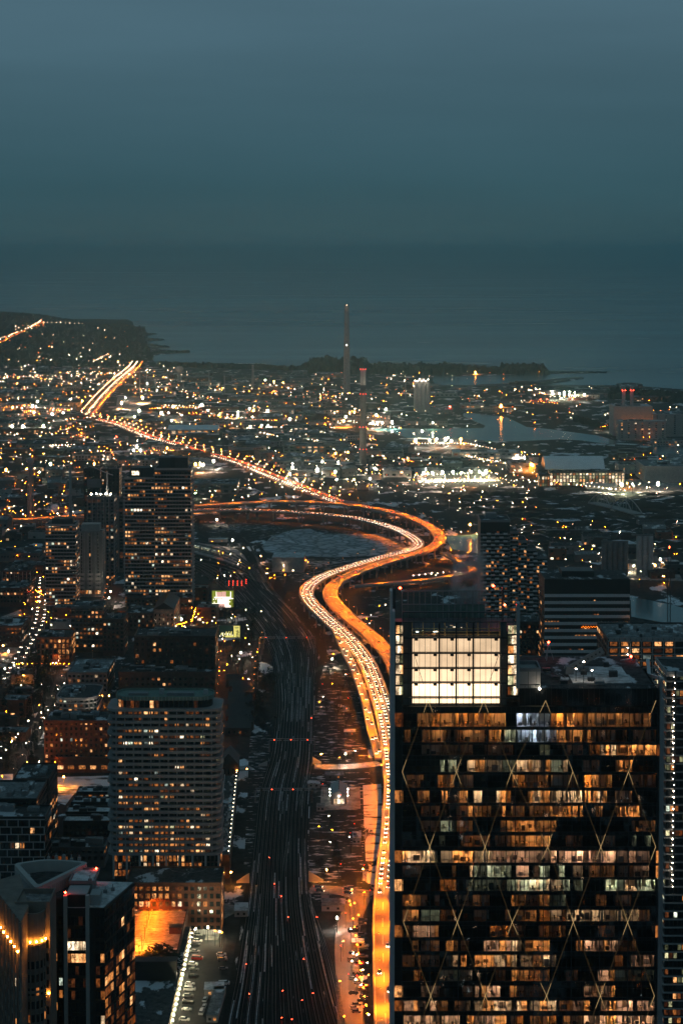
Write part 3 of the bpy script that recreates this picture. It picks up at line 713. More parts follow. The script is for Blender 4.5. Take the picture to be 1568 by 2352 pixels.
# ------------------------------------------------------------------ buildings: the kit
WMAT = {'glass': 'pane_dark', 'blue': 'pane_blue', 'warm': 'win_warm', 'dim': 'win_dim', 'white': 'win_white', 'cool': 'win_cool', 'green': 'win_green'}
WM = {}
for k, m in WMAT.items():
    b = MB(); i = 0
    b.v = [(-.5, -.06, 0), (.5, -.06, 0), (.5, .06, 0), (-.5, .06, 0), (-.5, -.06, 1), (.5, -.06, 1), (.5, .06, 1), (-.5, .06, 1)]
    b.f = [(0, 1, 5, 4), (1, 2, 6, 5), (3, 0, 4, 7), (4, 5, 6, 7), (0, 3, 2, 1)]; b.m = [0] * 5
    WM[k] = b.mesh('window', m)
def windows(root, specs, cap=300, name='window'):
    """specs: x, y, z, rz, w, h, kind.  The largest become parts one by one, the rest one part"""
    specs = sorted(specs, key=lambda s: -(s[4] * s[5]) * (1 if s[6] in ('glass', 'blue') else 1.5))
    for (x, y, z, rz, w, h, k) in specs[:cap]:
        o = bpy.data.objects.new(name, WM[k]); COL.objects.link(o); o.parent = root
        o.location = (x, y, z); o.rotation_euler = (0, 0, rz); o.scale = (w, 1, h)
    if len(specs) > cap:
        b = MB(); ks = list(WMAT)
        for (x, y, z, rz, w, h, k) in specs[cap:]:
            c, s = math.cos(rz) * w / 2, math.sin(rz) * w / 2; n = (math.sin(rz) * .06, -math.cos(rz) * .06)
            i = len(b.v); b.v += [(x - c + n[0], y - s + n[1], z), (x + c + n[0], y + s + n[1], z), (x + c + n[0], y + s + n[1], z + h), (x - c + n[0], y - s + n[1], z + h)]
            b.f.append((i, i + 1, i + 2, i + 3)); b.m.append(ks.index(k))
        tag(b.build(name, [WMAT[k] for k in ks], root), None, None, None, 'stuff')
def pick(lit, mix=(('warm', .62), ('dim', .26), ('white', .08), ('cool', .04)), dark='glass'):
    if R.random() > lit * 1.3: return dark
    t = R.random()
    for k, p in mix:
        t -= p
        if t <= 0: return k
    return mix[0][0]
def rrect(w, D, r=0., off=0., n=4):
    x0, x1, y0, y1 = -w / 2 - off, w / 2 + off, -off, D + off; r = max(0, r + off if r > 0 else 0)
    if r <= .01: return [(x0, y0), (x1, y0), (x1, y1), (x0, y1)]
    out = []
    for cx, cy, a in ((x1 - r, y0 + r, -90), (x1 - r, y1 - r, 0), (x0 + r, y1 - r, 90), (x0 + r, y0 + r, 180)):
        for k in range(n + 1):
            t = rad(a + 90 * k / n); out.append((cx + r * math.cos(t), cy + r * math.sin(t)))
    return out
def facing(root_loc, rz, p, q):
    mx, my = (p[0] + q[0]) / 2, (p[1] + q[1]) / 2; nx, ny = q[1] - p[1], -(q[0] - p[0]); L = math.hypot(nx, ny) or 1; nx /= L; ny /= L
    c, s = math.cos(rz), math.sin(rz); wx = root_loc[0] + mx * c - my * s; wy = root_loc[1] + mx * s + my * c; ax, ay = nx * c - ny * s, nx * s + ny * c
    return (-wx * ax - wy * ay) / math.hypot(wx, wy)
def face_windows(loc, rz, plan, levels, sp, w, h, zoff, lit, mix=None, dark='glass', cluster=True, out=.02, minface=.04, skip=None):
    sp_list = []
    for i in range(len(plan)):
        p, q = plan[i], plan[(i + 1) % len(plan)]; L = math.hypot(q[0] - p[0], q[1] - p[1]); f = facing(loc, rz, p, q)
        if f < minface or L < sp * .6: continue
        n = max(1, int(L / sp)); dx, dy = (q[0] - p[0]) / L, (q[1] - p[1]) / L; ang = math.atan2(dy, dx)
        for li, z in enumerate(levels):
            st = R.random() < .5
            for k in range(n):
                t = (k + .5) / n * L
                if skip and skip(li, k, n): continue
                pl = lit(li, k / n) if callable(lit) else lit
                if cluster:
                    if R.random() < .35: st = R.random() < pl
                    kk = pick(1 if st else 0, mix, dark) if mix else pick(1 if st else 0, dark=dark)
                else: kk = pick(pl, mix, dark) if mix else pick(pl, dark=dark)
                sp_list.append((p[0] + dx * t + dy * out, p[1] + dy * t - dx * out, z + zoff, ang, w * (.85 + .15 * R.random()), h, kk))
    return sp_list
NB = [0]
def block(name, label, cat, u0, u1, vt, d=None, vb=None, depth=20., pitch=3.6, sp=3.2, ww=2.0, wh=1.9, lit=.2, wall='dark_brick', roof='roof_dark', band=None, pier=None, r=0., rz=0., z0=0.,
          mix=None, units=2, parapet=.9, group=None, cap=300, top_blank=0., zbase=4., dark='glass', cluster=True, extra=None, wname='window'):
    if d is None: d = G(784, vb, z0).y
    a, b_ = PY(u0, vt, d), PY(u1, vt, d); w = b_.x - a.x; zt = a.z
    loc = Vector(((a.x + b_.x) / 2, d, z0)); H = zt - z0
    t = thing(name, label, cat, loc, rz, group)
    plan = rrect(w, depth, r)
    mb = MB(); mb.prism(plan, 0, H - .3); mb.build('wall', wall, t)
    mb = MB(); mb.prism(rrect(w, depth, r, -.35), H - .3, H - .05); mb.build('roof', roof, t)
    mb = MB(); mb.ring(rrect(w, depth, r, .12), rrect(w, depth, r, -.35), H - 1.2, H + parapet); mb.build('parapet', wall if not band else band[2], t)
    lev = []; z = zbase
    while z + pitch * .7 < H - top_blank: lev.append(z); z += pitch
    if band:
        me = MB(); me.prism(rrect(w, depth, r, band[0]), 0, band[1]); me = me.mesh('balcony', band[2])
        for z in lev: ob('balcony', me, t, (0, 0, z - band[1] * .5))
    if pier:
        me = MB(); me.box(-pier[3] / 2 if len(pier) > 3 else -.25, pier[3] / 2 if len(pier) > 3 else .25, -pier[1], .0, 0, H - .5); me = me.mesh('pier', pier[2]); n = max(2, int(w / pier[0]))
        for k in range(n + 1): ob('pier', me, t, (-w / 2 + w * k / n, 0, 0))
    ws = face_windows(loc, rz, plan, lev, sp, ww, wh, pitch * .22, lit, mix, dark, cluster)
    windows(t, ws, cap, wname)
    for k in range(units * 2):
        x, y = R.uniform(-w * .35, w * .35), R.uniform(depth * .25, depth * .75); uw, ud, uh = R.uniform(.06, .16) * w + 1, R.uniform(.1, .25) * depth + 1, R.uniform(1.5, 3.5)
        mb = MB(); mb.box(-uw / 2, uw / 2, -ud / 2, ud / 2, 0, uh * .9, 0); mb.box(-uw / 2 + .3, uw / 2 - .3, -ud / 2 + .3, ud / 2 - .3, uh * .9, uh, 1); mb.build('roof_unit', [R.choice(['grey_clad', 'dark_clad']), 'roof_grey'], t, (x, y, H))
    BLOCKED.append((loc.x, loc.y + depth / 2, max(w, depth) * .6)); NB[0] += 1
    return t, w, depth, H, loc
def beacon(p, h, label, group='red warning beacons on rooftops'):
    t = thing('warning_beacon', label, 'beacon', p, 0, group); b = MB(); b.bar((0, 0, -.3), (0, 0, h), .12, 0, 5); b.build('mast', 'dark_steel', t); b = MB(); b.ball((0, 0, h + .35), .42); b.build('lamp', 'bulb_red', t)

# ------------------------------------------------------------------ rounded balcony tower
d = 985.
a, b_ = PY(248, 1640, d), PY(503, 1640, d); w = b_.x - a.x; cx = (a.x + b_.x) / 2
zt = PY(784, 1632, d).z; zb = PY(784, 1963, d).z; NBD = 25; pit = (zt - zb) / (NBD - 1)
t = thing('balcony_tower', 'broad residential tower wrapped in pale rounded balcony bands beside the rail corridor', 'apartment tower', (cx, d, 0))
D = 26.; mb = MB(); mb.prism(rrect(w - 3.4, D - 3.4, 3, 0), 0, zt - .5); o = mb.build('wall', 'dark_clad', t, (0, 1.7, 0))
me = MB(); me.prism(rrect(w, D, 4.5, .0, 6), 0, 1.35, 0); me.ring(rrect(w, D, 4.5, .06, 6), rrect(w, D, 4.5, -.15, 6), -.06, 1.5, 0); me = me.mesh('balcony', 'balcony_panel')
meL = MB(); meL.prism(rrect(w + 2.2, D, 5, .0, 6), 0, 1.35, 0); meL = meL.mesh('balcony', 'balcony_panel')
for k in range(NBD): ob('balcony', me if k % 2 else meL, t, (.5 if k % 2 else 0, 0, zb + k * pit - .7))
ws = face_windows((cx, d + 1.7, 0), 0, rrect(w - 3.4, D - 3.4, 3), [zb + k * pit for k in range(NBD - 1)], 2.6, 2.0, pit - 1.5, .8,
                  lambda li, f: (.85 if li < 5 else .45 if li < 10 else .42 if li < 14 else .28 if li < 18 else .48), (('warm', .55), ('dim', .25), ('white', .12), ('cool', .03), ('green', .05)))
windows(t, [(x, y + 1.7, z, r_, w_, h_, k) for x, y, z, r_, w_, h_, k in ws])
pier = MB(); pier.box(-.35, .35, 0, .5, 0, zt - zb); pier = pier.mesh('column', 'concrete')
for k in range(12): ob('column', pier, t, (-w / 2 + 4 + (w - 8) * k / 11, 1.0, zb))
mb = MB(); mb.prism(rrect(w * .86, D * .7, 7, 0, 6), zt, zt + 5.2); mb.build('penthouse', 'dark_clad', t, (0, 3, 0))
mb = MB(); mb.prism(rrect(w * .86, D * .7, 7, .9, 6), zt + 5.2, zt + 5.7, 0); mb.ring(rrect(w * .86, D * .7, 7, 1, 6), rrect(w * .86, D * .7, 7, .5, 6), zt + 4.6, zt + 6.6); rf = mb.build('roof', 'copper_roof', t, (0, 3, 0))
pf = MB(); pf.box(-.12, .12, -.1, .0, zt + 4.6, zt + 6.6); pf = pf.mesh('cladding_panel', 'white_panel')
for k in range(26): ob('cladding_panel', pf, t, (-w * .40 + w * .80 * k / 25, 1.95, 0))
for x, y, sx, sy, sz, m in ((-2, 12, 1.3, 1, 3, 'white_panel'), (8, 10, 7, 2, 1.5, 'grey_clad'), (-14, 11, 5, 2, 1.2, 'grey_clad'), (21, 12, 1.2, 1, 2.5, 'white_panel')):
    b = MB(); b.box(-sx, sx, -sy, sy, 0, sz * .8); b.box(-sx + .2, sx - .2, -sy + .2, sy - .2, sz * .8, sz); b.build('roof_unit', m, t, (x, y, zt + 5.7))
windows(t, [(x, y + 3, z, r_, w_, h_, k) for x, y, z, r_, w_, h_, k in face_windows((cx, d + 3, 0), 0, rrect(w * .86, D * .7, 7, 0, 6), [zt + .3], 2.4, 1.9, 3.8, .2, .3)], 60)
# lower floors: tall columns with glass behind, then brick podium
lw = w * .95; mb = MB(); mb.box(-lw / 2, lw / 2, .6, D, 20, zb - .8); mb.build('lower_wall', 'dark_brick', t, (1, 0, 0))
pc = MB(); pc.box(-.5, .5, 0, .7, 19.5, zb - .7); pc = pc.mesh('column', 'pale_concrete')
for k in range(9): ob('column', pc, t, (1 - lw / 2 + lw * k / 8, -.1, 0))
windows(t, [(x + 1, y + .6, z, r_, w_, h_, k) for x, y, z, r_, w_, h_, k in face_windows((cx, d, 0), 0, rrect(lw, D, 0), [20.5, 24.3, 28.2], 2.1, 1.6, 3.1, .3, .55, (('warm', .7), ('dim', .2), ('white', .1)))], 140)
mb = MB(); mb.lathe((12.5, 1.5, 0), [(10.6, 14), (10.6, 25.5), (10.2, 25.6), (10.2, 25)], 20); mb.build('drum', 'grey_clad', t)
windows(t, [(12.5 + 10.65 * math.sin(rad(q)), 1.5 - 10.65 * math.cos(rad(q)), z, rad(q), 2.0, 3.6, pick(.6, (('warm', .8), ('dim', .2)))) for q in range(-70, 71, 12) for z in (16.5, 21)], 60)
BLOCKED.append((cx, d + 15, 40))
# brick podium building below it
block('podium_building', 'low brick block with a grid of lit windows below the rounded balcony tower', 'apartment building', 288, 508, 2032, d=958, depth=26, pitch=4.1, sp=3.2, ww=2.1, wh=2.5,
      lit=lambda li, f: .75 if f < .6 else .12, wall='brick', mix=(('warm', .75), ('dim', .2), ('white', .05)), units=0, zbase=1.0, cluster=False)
# terrace building to its right with a row of lamps along its roof edge
P4 = [G(*q, 13) for q in ((500, 1965), (527, 1965), (545, 1783), (516, 1783))]
t = thing('terrace_building', 'long low building with a furnished roof terrace right of the balcony tower', 'building', (P4[0].x, P4[0].y, 0)); L0 = Vector((P4[0].x, P4[0].y))
pl = [(p.x - L0.x, p.y - L0.y) for p in P4]; mb = MB(); mb.prism(pl, 0, 13); mb.build('wall', 'dark_brick', t); mb = MB(); mb.prism(pl, 13, 13.2); mb.build('roof', 'roof_dark', t)
for i in (1, 3):
    p, q = Vector(pl[i]).to_3d(), Vector(pl[(i + 1) % 4]).to_3d(); b = MB(); b.bar(p + Vector((0, 0, 13.8)), q + Vector((0, 0, 13.8)), .35, 0, 4); b.build('parapet', 'white_panel', t)
for k in range(20):
    f = k / 19; p = Vector(pl[1]) * (1 - f) + Vector(pl[2]) * f
    b = MB(); b.bar((0, 0, 0), (0, 0, 2.0), .07, 0, 4); b.ball((0, 0, 2.2), .28, 1); tag(b.build('terrace_lamp', ['dark_steel', 'fixture_white'], None, (L0.x + p.x - .5, L0.y + p.y, 13.2)), 'small round lamp along the edge of the furnished roof terrace', 'lamp', 'lamps of the roof terrace')
for k in range(46):
    f, g = R.random(), R.uniform(.25, .85); p = (Vector(pl[0]) * (1 - g) + Vector(pl[1]) * g) * (1 - f) + (Vector(pl[3]) * (1 - g) + Vector(pl[2]) * g) * f
    b = MB(); b.box(-.6, .6, -.5, .5, .35, .5); b.box(-.6, .6, .4, .5, .5, 1.1)
    for sx in (-.5, .5): b.box(sx - .06, sx + .06, -.4, .4, 0, .35)
    tag(b.build('lounge_chair', 'white_panel', None, (L0.x + p.x, L0.y + p.y, 13.2)), 'pale outdoor seat on the furnished roof terrace', 'seat', 'seats of the roof terrace')

# ------------------------------------------------------------------ twin stepped-top condominium tower in the middle distance
def slab_tower(label, u0, u1, vt, d, depth, pit, lit, wall='black_clad', bandm='concrete', box=None, proj=1.3, group=None):
    t, w, D, H, loc = block('condo_tower', label, 'apartment tower', u0, u1, vt, d=d, depth=depth, pitch=pit, sp=2.7, ww=2.2, wh=pit * .56, lit=lit, wall=wall, band=(proj, .95, bandm), units=1, zbase=6, group=group, mix=(('warm', .58), ('dim', .27), ('white', .11), ('cool', .04)))
    return t, w, D, H, loc
t, w, D, H, loc = slab_tower('left half of the twin dark balcony towers standing before the curving expressway', 286, 354, 1098, 1835, 30, 3.55, .26)
mb = MB(); mb.box(-9, 13, 8, 22, H, H + 9); mb.box(-10, -9.2, 7, 23, H, H + 7); mb.build('penthouse', 'dark_clad', t)
windows(t, [(-4, 7.9, H + 2, 0, 8, 4, 'white')]); mb = MB(); mb.box(-1, 3, 7.5, 8, H, H + 9); mb.build('vent_panel', 'black_clad', t)
t, w, D, H, loc = slab_tower('right taller half of the twin dark balcony towers standing before the curving expressway', 355, 438, 1077, 1835, 30, 3.55, .24)
mb = MB(); mb.box(-14, 14, 8, 24, H, H + 10); mb.build('penthouse', 'dark_clad', t); mb = MB(); mb.box(-3, 2, 7.6, 8, H, H + 10.3); mb.build('vent_panel', 'black_clad', t)
# left group
t, w, D, H, loc = slab_tower('tall dark balcony tower crowded with warm lit windows left of the strip-lit tower', 104, 173, 1206, 1826, 28, 3.4, lambda li, f: .45 if li < 14 else .25 if li < 21 else .5, proj=.5)
mb = MB(); mb.box(-9, 11, 6, 20, H, H + 5.5); mb.build('penthouse', 'dark_clad', t)
t, w, D, H, loc = block('condo_tower', 'grey tower with one column of bright lit windows up its middle', 'apartment tower', 177, 235, 1222, d=1905, depth=24, pitch=3.5, sp=6.5, ww=1.3, wh=2.6, lit=lambda li, f: .97 if .42 < f < .56 and li > 5 else .06, wall='grey_clad', units=1, pier=(3.4, .5, 'concrete'), mix=(('warm', 1),), zbase=5, cluster=False)
mb = MB(); mb.box(-w * .36, w * .36, 5, 19, H, H + 7); mb.build('penthouse', 'concrete', t)
pm = MB(); pm.box(-2.6, 2.6, -.25, 0, 0, 2.6); pm = pm.mesh('panel', 'pale_concrete')
for k in range(3):
    for j in range(4): ob('panel', pm, t, (-8 + 8 * k, -.2, 8 + 4.4 * j))
windows(t, [(-9 + 3 * k, -.1, 3, 0, 2.4, 3.6, pick(.9)) for k in range(7)])
t, w, D, H, loc = block('unfinished_tower', 'unfinished concrete tower with a bright lit top deck behind the strip-lit tower', 'tower', 200, 262, 1142, d=1985, depth=26, pitch=3.8, sp=4.2, ww=2.6, wh=2.2, lit=lambda li, f: .5 if f > .75 else .04, wall='dark_concrete', pier=(5, .4, 'concrete'), units=3)
for k in range(5):
    b = MB(); b.bar((0, 0, 0), (0, 0, R.uniform(1.5, 3)), .15); b.ball((0, 0, 3), .9, 1); b.build('work_light', ['dark_steel', 'flood_warm'], t, (-10 + 5 * k, 2 + 3 * (k % 2), H))
mb = MB(); mb.bar((6, 8, 0), (6, 8, 26), .9, 0, 4); mb.bar((6, 8, 24), (-10, 8, 31), .6, 0, 4); mb.bar((6, 8, 24), (12, 8, 22), .6, 0, 4)
tag(mb.build('tower_crane', 'white_panel', None, (loc.x, loc.y, H)), 'pale lit tower crane on the unfinished tower', 'crane')
block('dark_tower', 'black windowless tower with a pale sign panel behind the unfinished tower', 'tower', 192, 230, 1078, d=2250, depth=24, wall='black_clad', lit=.02, units=2, sp=4)
block('dark_tower', 'black broad tower half hidden behind the twin balcony towers', 'tower', 232, 274, 1079, d=2200, depth=26, wall='black_clad', lit=.03, units=2, sp=4)
q = PY(216, 1108, 2249); mb = MB(); mb.box(-8, 8, -.2, .2, -6, 4, 0); mb.box(-8.6, 8.6, -.1, .4, -6.6, 4.6, 1); tag(mb.build('sign_panel', ['grey_clad', 'dark_steel'], None, (q.x, q.y - .4, q.z)), 'pale blank sign panel on the black tower', 'sign')
block('scaffold_building', 'dark concrete frame building with lit open bays left of the twin towers', 'building', 243, 285, 1148, d=2050, depth=22, wall='dark_concrete', lit=.25, units=1, pier=(6, .4, 'concrete'), sp=5, ww=3.5, wh=2.6, mix=(('dim', .7), ('warm', .3)))
block('rooftop_house', 'brick building with long lit ground floor at the foot of the twin towers', 'building', 290, 440, 1375, d=1812, depth=14, wall='dark_brick', lit=.4, units=3, sp=3.6)
BR = 'dark_brick'
for spec in (
    ('long_apartment_block', 'long black flat-roofed apartment block with scattered warm windows beside the rail curve', 308, 494, 1463, dict(vb=1592, depth=34, wall='black_clad', lit=.13, pitch=4.6, sp=4.4, ww=2.2, wh=2.4, units=5, cluster=False)),
    ('row_block', 'dark mansard-roofed row in front of the long black apartment block', 272, 494, 1546, dict(vb=1602, depth=20, wall='dark_brick', lit=.10, pitch=4.2, sp=4, units=6, cluster=False)),
    ('stone_mill', 'old stone mill with rows of tiny windows in the brick quarter', 352, 400, 1402, dict(vb=1458, depth=60, wall='stone', lit=.10, pitch=4, sp=3.4, ww=1.1, wh=2.0, units=0, cluster=False)),
    ('brick_mill', 'dark brick mill with small lit windows left of the stone mill', 287, 352, 1410, dict(vb=1462, depth=40, wall='dark_brick', lit=.18, pitch=4, sp=3.6, ww=1.3, wh=2, units=2, cluster=False)),
    ('corner_block', 'mid-rise apartment block with lit windows in front of the strip-lit tower', 163, 236, 1395, dict(d=1640, depth=30, wall='dark_clad', lit=.33, units=3, band=(.5, .6, 'dark_concrete'), sp=3.4)),
    ('corner_block', 'lower wing of dark brick stepping right from the mid-rise block', 236, 284, 1424, dict(d=1625, depth=30, wall='dark_brick', lit=.28, units=2, sp=3.4)),
    ('lit_grid_block', 'brick warehouse block with a bright grid of tall lit windows near the park trees', 84, 160, 1466, dict(d=1590, depth=34, wall='brick', pitch=4.6, sp=3.4, ww=2.1, wh=3.2, lit=lambda li, f: .95 if .5 < f < .9 else .4, mix=(('warm', 1),), units=2, cluster=False)),
    ('flat_block', 'flat-roofed block with a snow-rimmed roof garden above the park', 155, 246, 1547, dict(vb=1602, depth=52, wall='dark_concrete', lit=.16, units=3, roof='roof_grey')),
    ('curved_block', 'grey mid-rise block with a curved corner beside the parkside street', 126, 222, 1606, dict(vb=1662, depth=46, wall='dark_concrete', lit=.14, r=9, units=4, band=(.3, .7, 'concrete'))),
    ('brick_apartments', 'red brick apartment block with an orange floodlight on its roof edge', 101, 249, 1658, dict(vb=1770, depth=28, wall='brick', lit=.24, pitch=3.7, sp=3.1, ww=1.5, wh=1.9, units=4, cluster=False)),
    ('brick_hall', 'one-storey brick hall with large orange arched windows in front of the brick apartments', 125, 252, 1742, dict(vb=1775, depth=14, wall='brick', lit=.8, pitch=5, sp=6.5, ww=4.4, wh=2.4, units=0, zbase=1.2, cluster=False, mix=(('warm', 1),))),
    ('terrace_row', 'rearmost of four dark terrace rows with a snow-edged roof', 176, 252, 1822, dict(d=1195, depth=12, wall='black_clad', lit=.2, units=2, roof='roof_white', zbase=1.5)),
    ('terrace_row', 'second terrace row from the back with a snow-edged roof', 163, 252, 1846, dict(d=1168, depth=12, wall='black_clad', lit=.2, units=2, roof='roof_white', zbase=1.5)),
    ('terrace_row', 'third terrace row from the back with a snow-edged roof', 151, 252, 1868, dict(d=1142, depth=12, wall='black_clad', lit=.25, units=2, roof='roof_white', zbase=1.5)),
    ('terrace_row', 'frontmost of four dark terrace rows with a snow-edged roof', 145, 252, 1889, dict(d=1116, depth=12, wall='black_clad', lit=.12, units=2, roof='roof_white', zbase=1.5)),
    ('shed_building', 'long low grey flat-roofed building in front of the terrace rows', 103, 240, 1950, dict(d=1062, depth=18, wall='dark_concrete', lit=.1, units=3)),
    ('dark_block', 'black windowless block with a snow-rimmed roof behind the white-framed building', -40, 84, 1838, dict(d=1022, depth=36, wall='black_clad', lit=.03, units=2, roof='roof_grey')),
    ('brick_corner_block', 'dark brick block with a snow-streaked roof behind the black block', 30, 112, 1792, dict(d=1085, depth=34, wall='dark_brick', lit=.05, units=2)),
    ('street_block', 'dark brick street block with lit shopfront left of the shopping street', -40, 62, 1352, dict(d=1850, depth=40, wall='dark_brick', lit=.18, units=3)),
    ('street_block', 'dark low block with a snowy roof at the left edge above the shopping street', -40, 50, 1440, dict(d=1660, depth=40, wall='dark_brick', lit=.1, units=3)),
    ('street_block', 'narrow mid-rise with pale balconies at the far left edge', 5, 70, 1312, dict(d=1930, depth=34, wall='dark_brick', lit=.2, units=2, pier=(4, .4, 'concrete'))),
    ('street_block', 'long low dark building with a lit band at the far left edge', -40, 90, 1272, dict(d=2120, depth=40, wall='dark_concrete', lit=.3, units=3)),
    ('street_block', 'dark building with scattered lit windows under the left expressway', 20, 100, 1300, dict(d=2020, depth=30, wall='dark_brick', lit=.2, units=3)),
):
    n, lab, u0, u1, vt, kw = spec
    r = block(n, lab, 'terrace house' if n == 'terrace_row' else 'building', u0, u1, vt, **kw)
    if n == 'stone_mill':
        t, w, D, H, loc = r; b = MB(); b.poly([(-w / 2, 0, H), (w / 2, 0, H), (0, 0, H + 6)]); b.poly([(w / 2, 0, H), (w / 2, D, H), (0, D, H + 6), (0, 0, H + 6)]); b.poly([(0, 0, H + 6), (0, D, H + 6), (-w / 2, D, H), (-w / 2, 0, H)]); b.build('gable_roof', 'black_clad', t, (0, 0, .95))
    if n == 'brick_apartments':
        t, w, D, H, loc = r; p = px('F', 483, 478); q = PY(p[0], p[1], loc.y + 1)
        fl = thing('floodlight', 'orange floodlight on the roof edge of the brick apartments', 'floodlight', (q.x, q.y, H)); b = MB(); b.bar((0, 0, 0), (0, 0, q.z - H), .12); b.build('pole', 'dark_steel', fl); b = MB(); b.ball((0, 0, q.z - H), .55); b.build('lamp_head', 'flood_orange', fl)
# white-framed apartment building at the left edge
t, w, D, H, loc = block('framed_building', 'dark glazed building laced with a white rectangular frame at the left edge', 'apartment building', -60, 103, 1880, d=1000, depth=22, pitch=4.0, sp=2.6, ww=2.1, wh=2.8, lit=.13, wall='black_clad', units=2, zbase=2)
for i in range(10):
    z = H - .6 - i * 4.0; 
    if z < 1: break
    b = MB(); b.box(-w / 2, w / 2, -.7, -.1, z - .22, z + .22); b.build('frame', 'white_panel' if i % 2 == 0 else 'concrete', t)
    for k in range(7):
        x = -w / 2 + w * (k + (.35 if i % 2 else 0)) / 6.4
        if x < w / 2: b = MB(); b.box(x - .22, x + .22, -.75, -.15, z - 3.8, z - .22); b.build('frame', 'white_panel', t)
# church by the lane
t = thing('church', 'small dark gabled church right of the balcony tower', 'church', (G(525, 1790).x, G(525, 1790).y, 0)); b = MB(); b.box(-6, 6, 0, 22, 0, 10); b.build('wall', 'dark_brick', t)
b = MB(); b.poly([(-6.4, -.3, 9.9), (6.4, -.3, 9.9), (0, -.3, 17)]); b.poly([(6.4, -.3, 9.9), (6.4, 22, 9.9), (0, 22, 17), (0, -.3, 17)]); b.poly([(0, -.3, 17), (0, 22, 17), (-6.4, 22, 9.9), (-6.4, -.3, 9.9)]); b.build('roof', 'dark_clad', t)
windows(t, [(x, -.05, 3, 0, 1.2, 4, 'glass') for x in (-3, 0, 3)])
for x, z in ((5.5, 6), (12, 7)):
    tt = thing('wall_lamp', 'orange lamp near the dark gabled church', 'lamp', (t.location.x + x, t.location.y - 1, 0), 0, 'lamps by the church'); b = MB(); b.bar((0, 0, 0), (0, 0, z), .1); b.build('pole', 'dark_steel', tt); b = MB(); b.ball((0, 0, z), .4); b.build('lamp_head', 'flood_orange', tt)
for k in range(9):
    p = G(557 + R.uniform(-14, 10) - k * 1.5, 1580 + k * 14); t = thing('row_house', ORD[k] + ' dark gabled row house along the unlit lane, counted from the far end', 'house', (p.x, p.y, 0), 0, 'dark row houses along the lane')
    b = MB(); b.box(-9, 9, 0, 9, 0, 6); b.build('wall', 'dark_brick', t); b = MB(); b.poly([(-9.4, -.4, 6), (9.4, -.4, 6), (9.4, 4.5, 10), (-9.4, 4.5, 10)]); b.poly([(9.4, 9.4, 6), (-9.4, 9.4, 6), (-9.4, 4.5, 10), (9.4, 4.5, 10)]); b.poly([(9.4, -.4, 6), (9.4, 9.4, 6), (9.4, 4.5, 10)]); b.poly([(-9.4, 9.4, 6), (-9.4, -.4, 6), (-9.4, 4.5, 10)]); b.build('roof', 'dark_clad', t)
    windows(t, [(-6 + 4 * q, -.05, 2, 0, 1.4, 1.8, pick(.2)) for q in range(4)])

# ------------------------------------------------------------------ bottom-left towers
Z = 144.
tri = [G(82, 2042, Z), G(206, 1981, Z), G(160, 1976, Z), G(100, 1974, Z), G(30, 1984, Z)]; cx = sum(p.x for p in tri) / 5; cy = sum(p.y for p in tri) / 5
t = thing('wedge_tower', 'pale tower with a hollow wedge-shaped parapet roof at the bottom left', 'tower', (cx, cy, 0)); pl = [(p.x - cx, p.y - cy) for p in tri]; pin = [(x * .84, y * .84) for x, y in pl]
def roundp(pl, r, n=5):
    out = []
    for i in range(len(pl)):
        p0, p1, p2 = Vector(pl[i - 1]), Vector(pl[i]), Vector(pl[(i + 1) % len(pl)]); a = (p0 - p1).normalized() * min(r, (p0 - p1).length * .4); b = (p2 - p1).normalized() * min(r, (p2 - p1).length * .4)
        for k in range(n + 1): s = k / n; out.append(tuple((p1 + a) * (1 - s) ** 2 + p1 * 2 * s * (1 - s) + (p1 + b) * s ** 2))
    return out
po, pi = roundp(pl, 2.5), roundp(pin, 2.0)
mb = MB(); mb.prism(po, Z - 15, Z - 4.0); mb.build('crown_wall', 'pale_concrete', t); mb = MB(); mb.prism(pi, 0, Z - 15.02); mb.build('wall', 'black_clad', t); mb = MB(); mb.ring(po, pi, Z - 4, Z); mb.build('parapet', 'pale_concrete', t); mb = MB(); mb.prism(pi, Z - 4, Z - 3.7); mb.build('roof', 'roof_dark', t)
for (i, j) in ((0, 1), (4, 0)):
    p, q = Vector(pl[i]), Vector(pl[j]); L = (q - p).length; dr = (q - p) / L; ang = math.atan2(dr.y, dr.x); n = int(L / 2.0)
    lm = MB(); lm.box(-.75, .75, -.05, .06, Z - 5.4, Z - 1.4); lm = lm.mesh('louver', 'concrete')
    for k in range(n):
        s = (k + .5) / n * L
        if 2.5 < s < L - 1.5: pp = p + dr * s + Vector((dr.y, -dr.x)) * .04; ob('louver', lm, t, (pp.x, pp.y, 0), ang)
for k in range(5): b = MB(); b.box(-.5, .5, -.4, .4, 0, 1.3 + .5 * (k % 3)); b.bar((0, 0, 1), (0, 0, 2.6), .15); b.build('roof_unit', 'concrete', t, (-2 + 2.6 * k, 9.2 - .5 * k, Z - 1))
BLOCKED.append((cx, cy, 25))
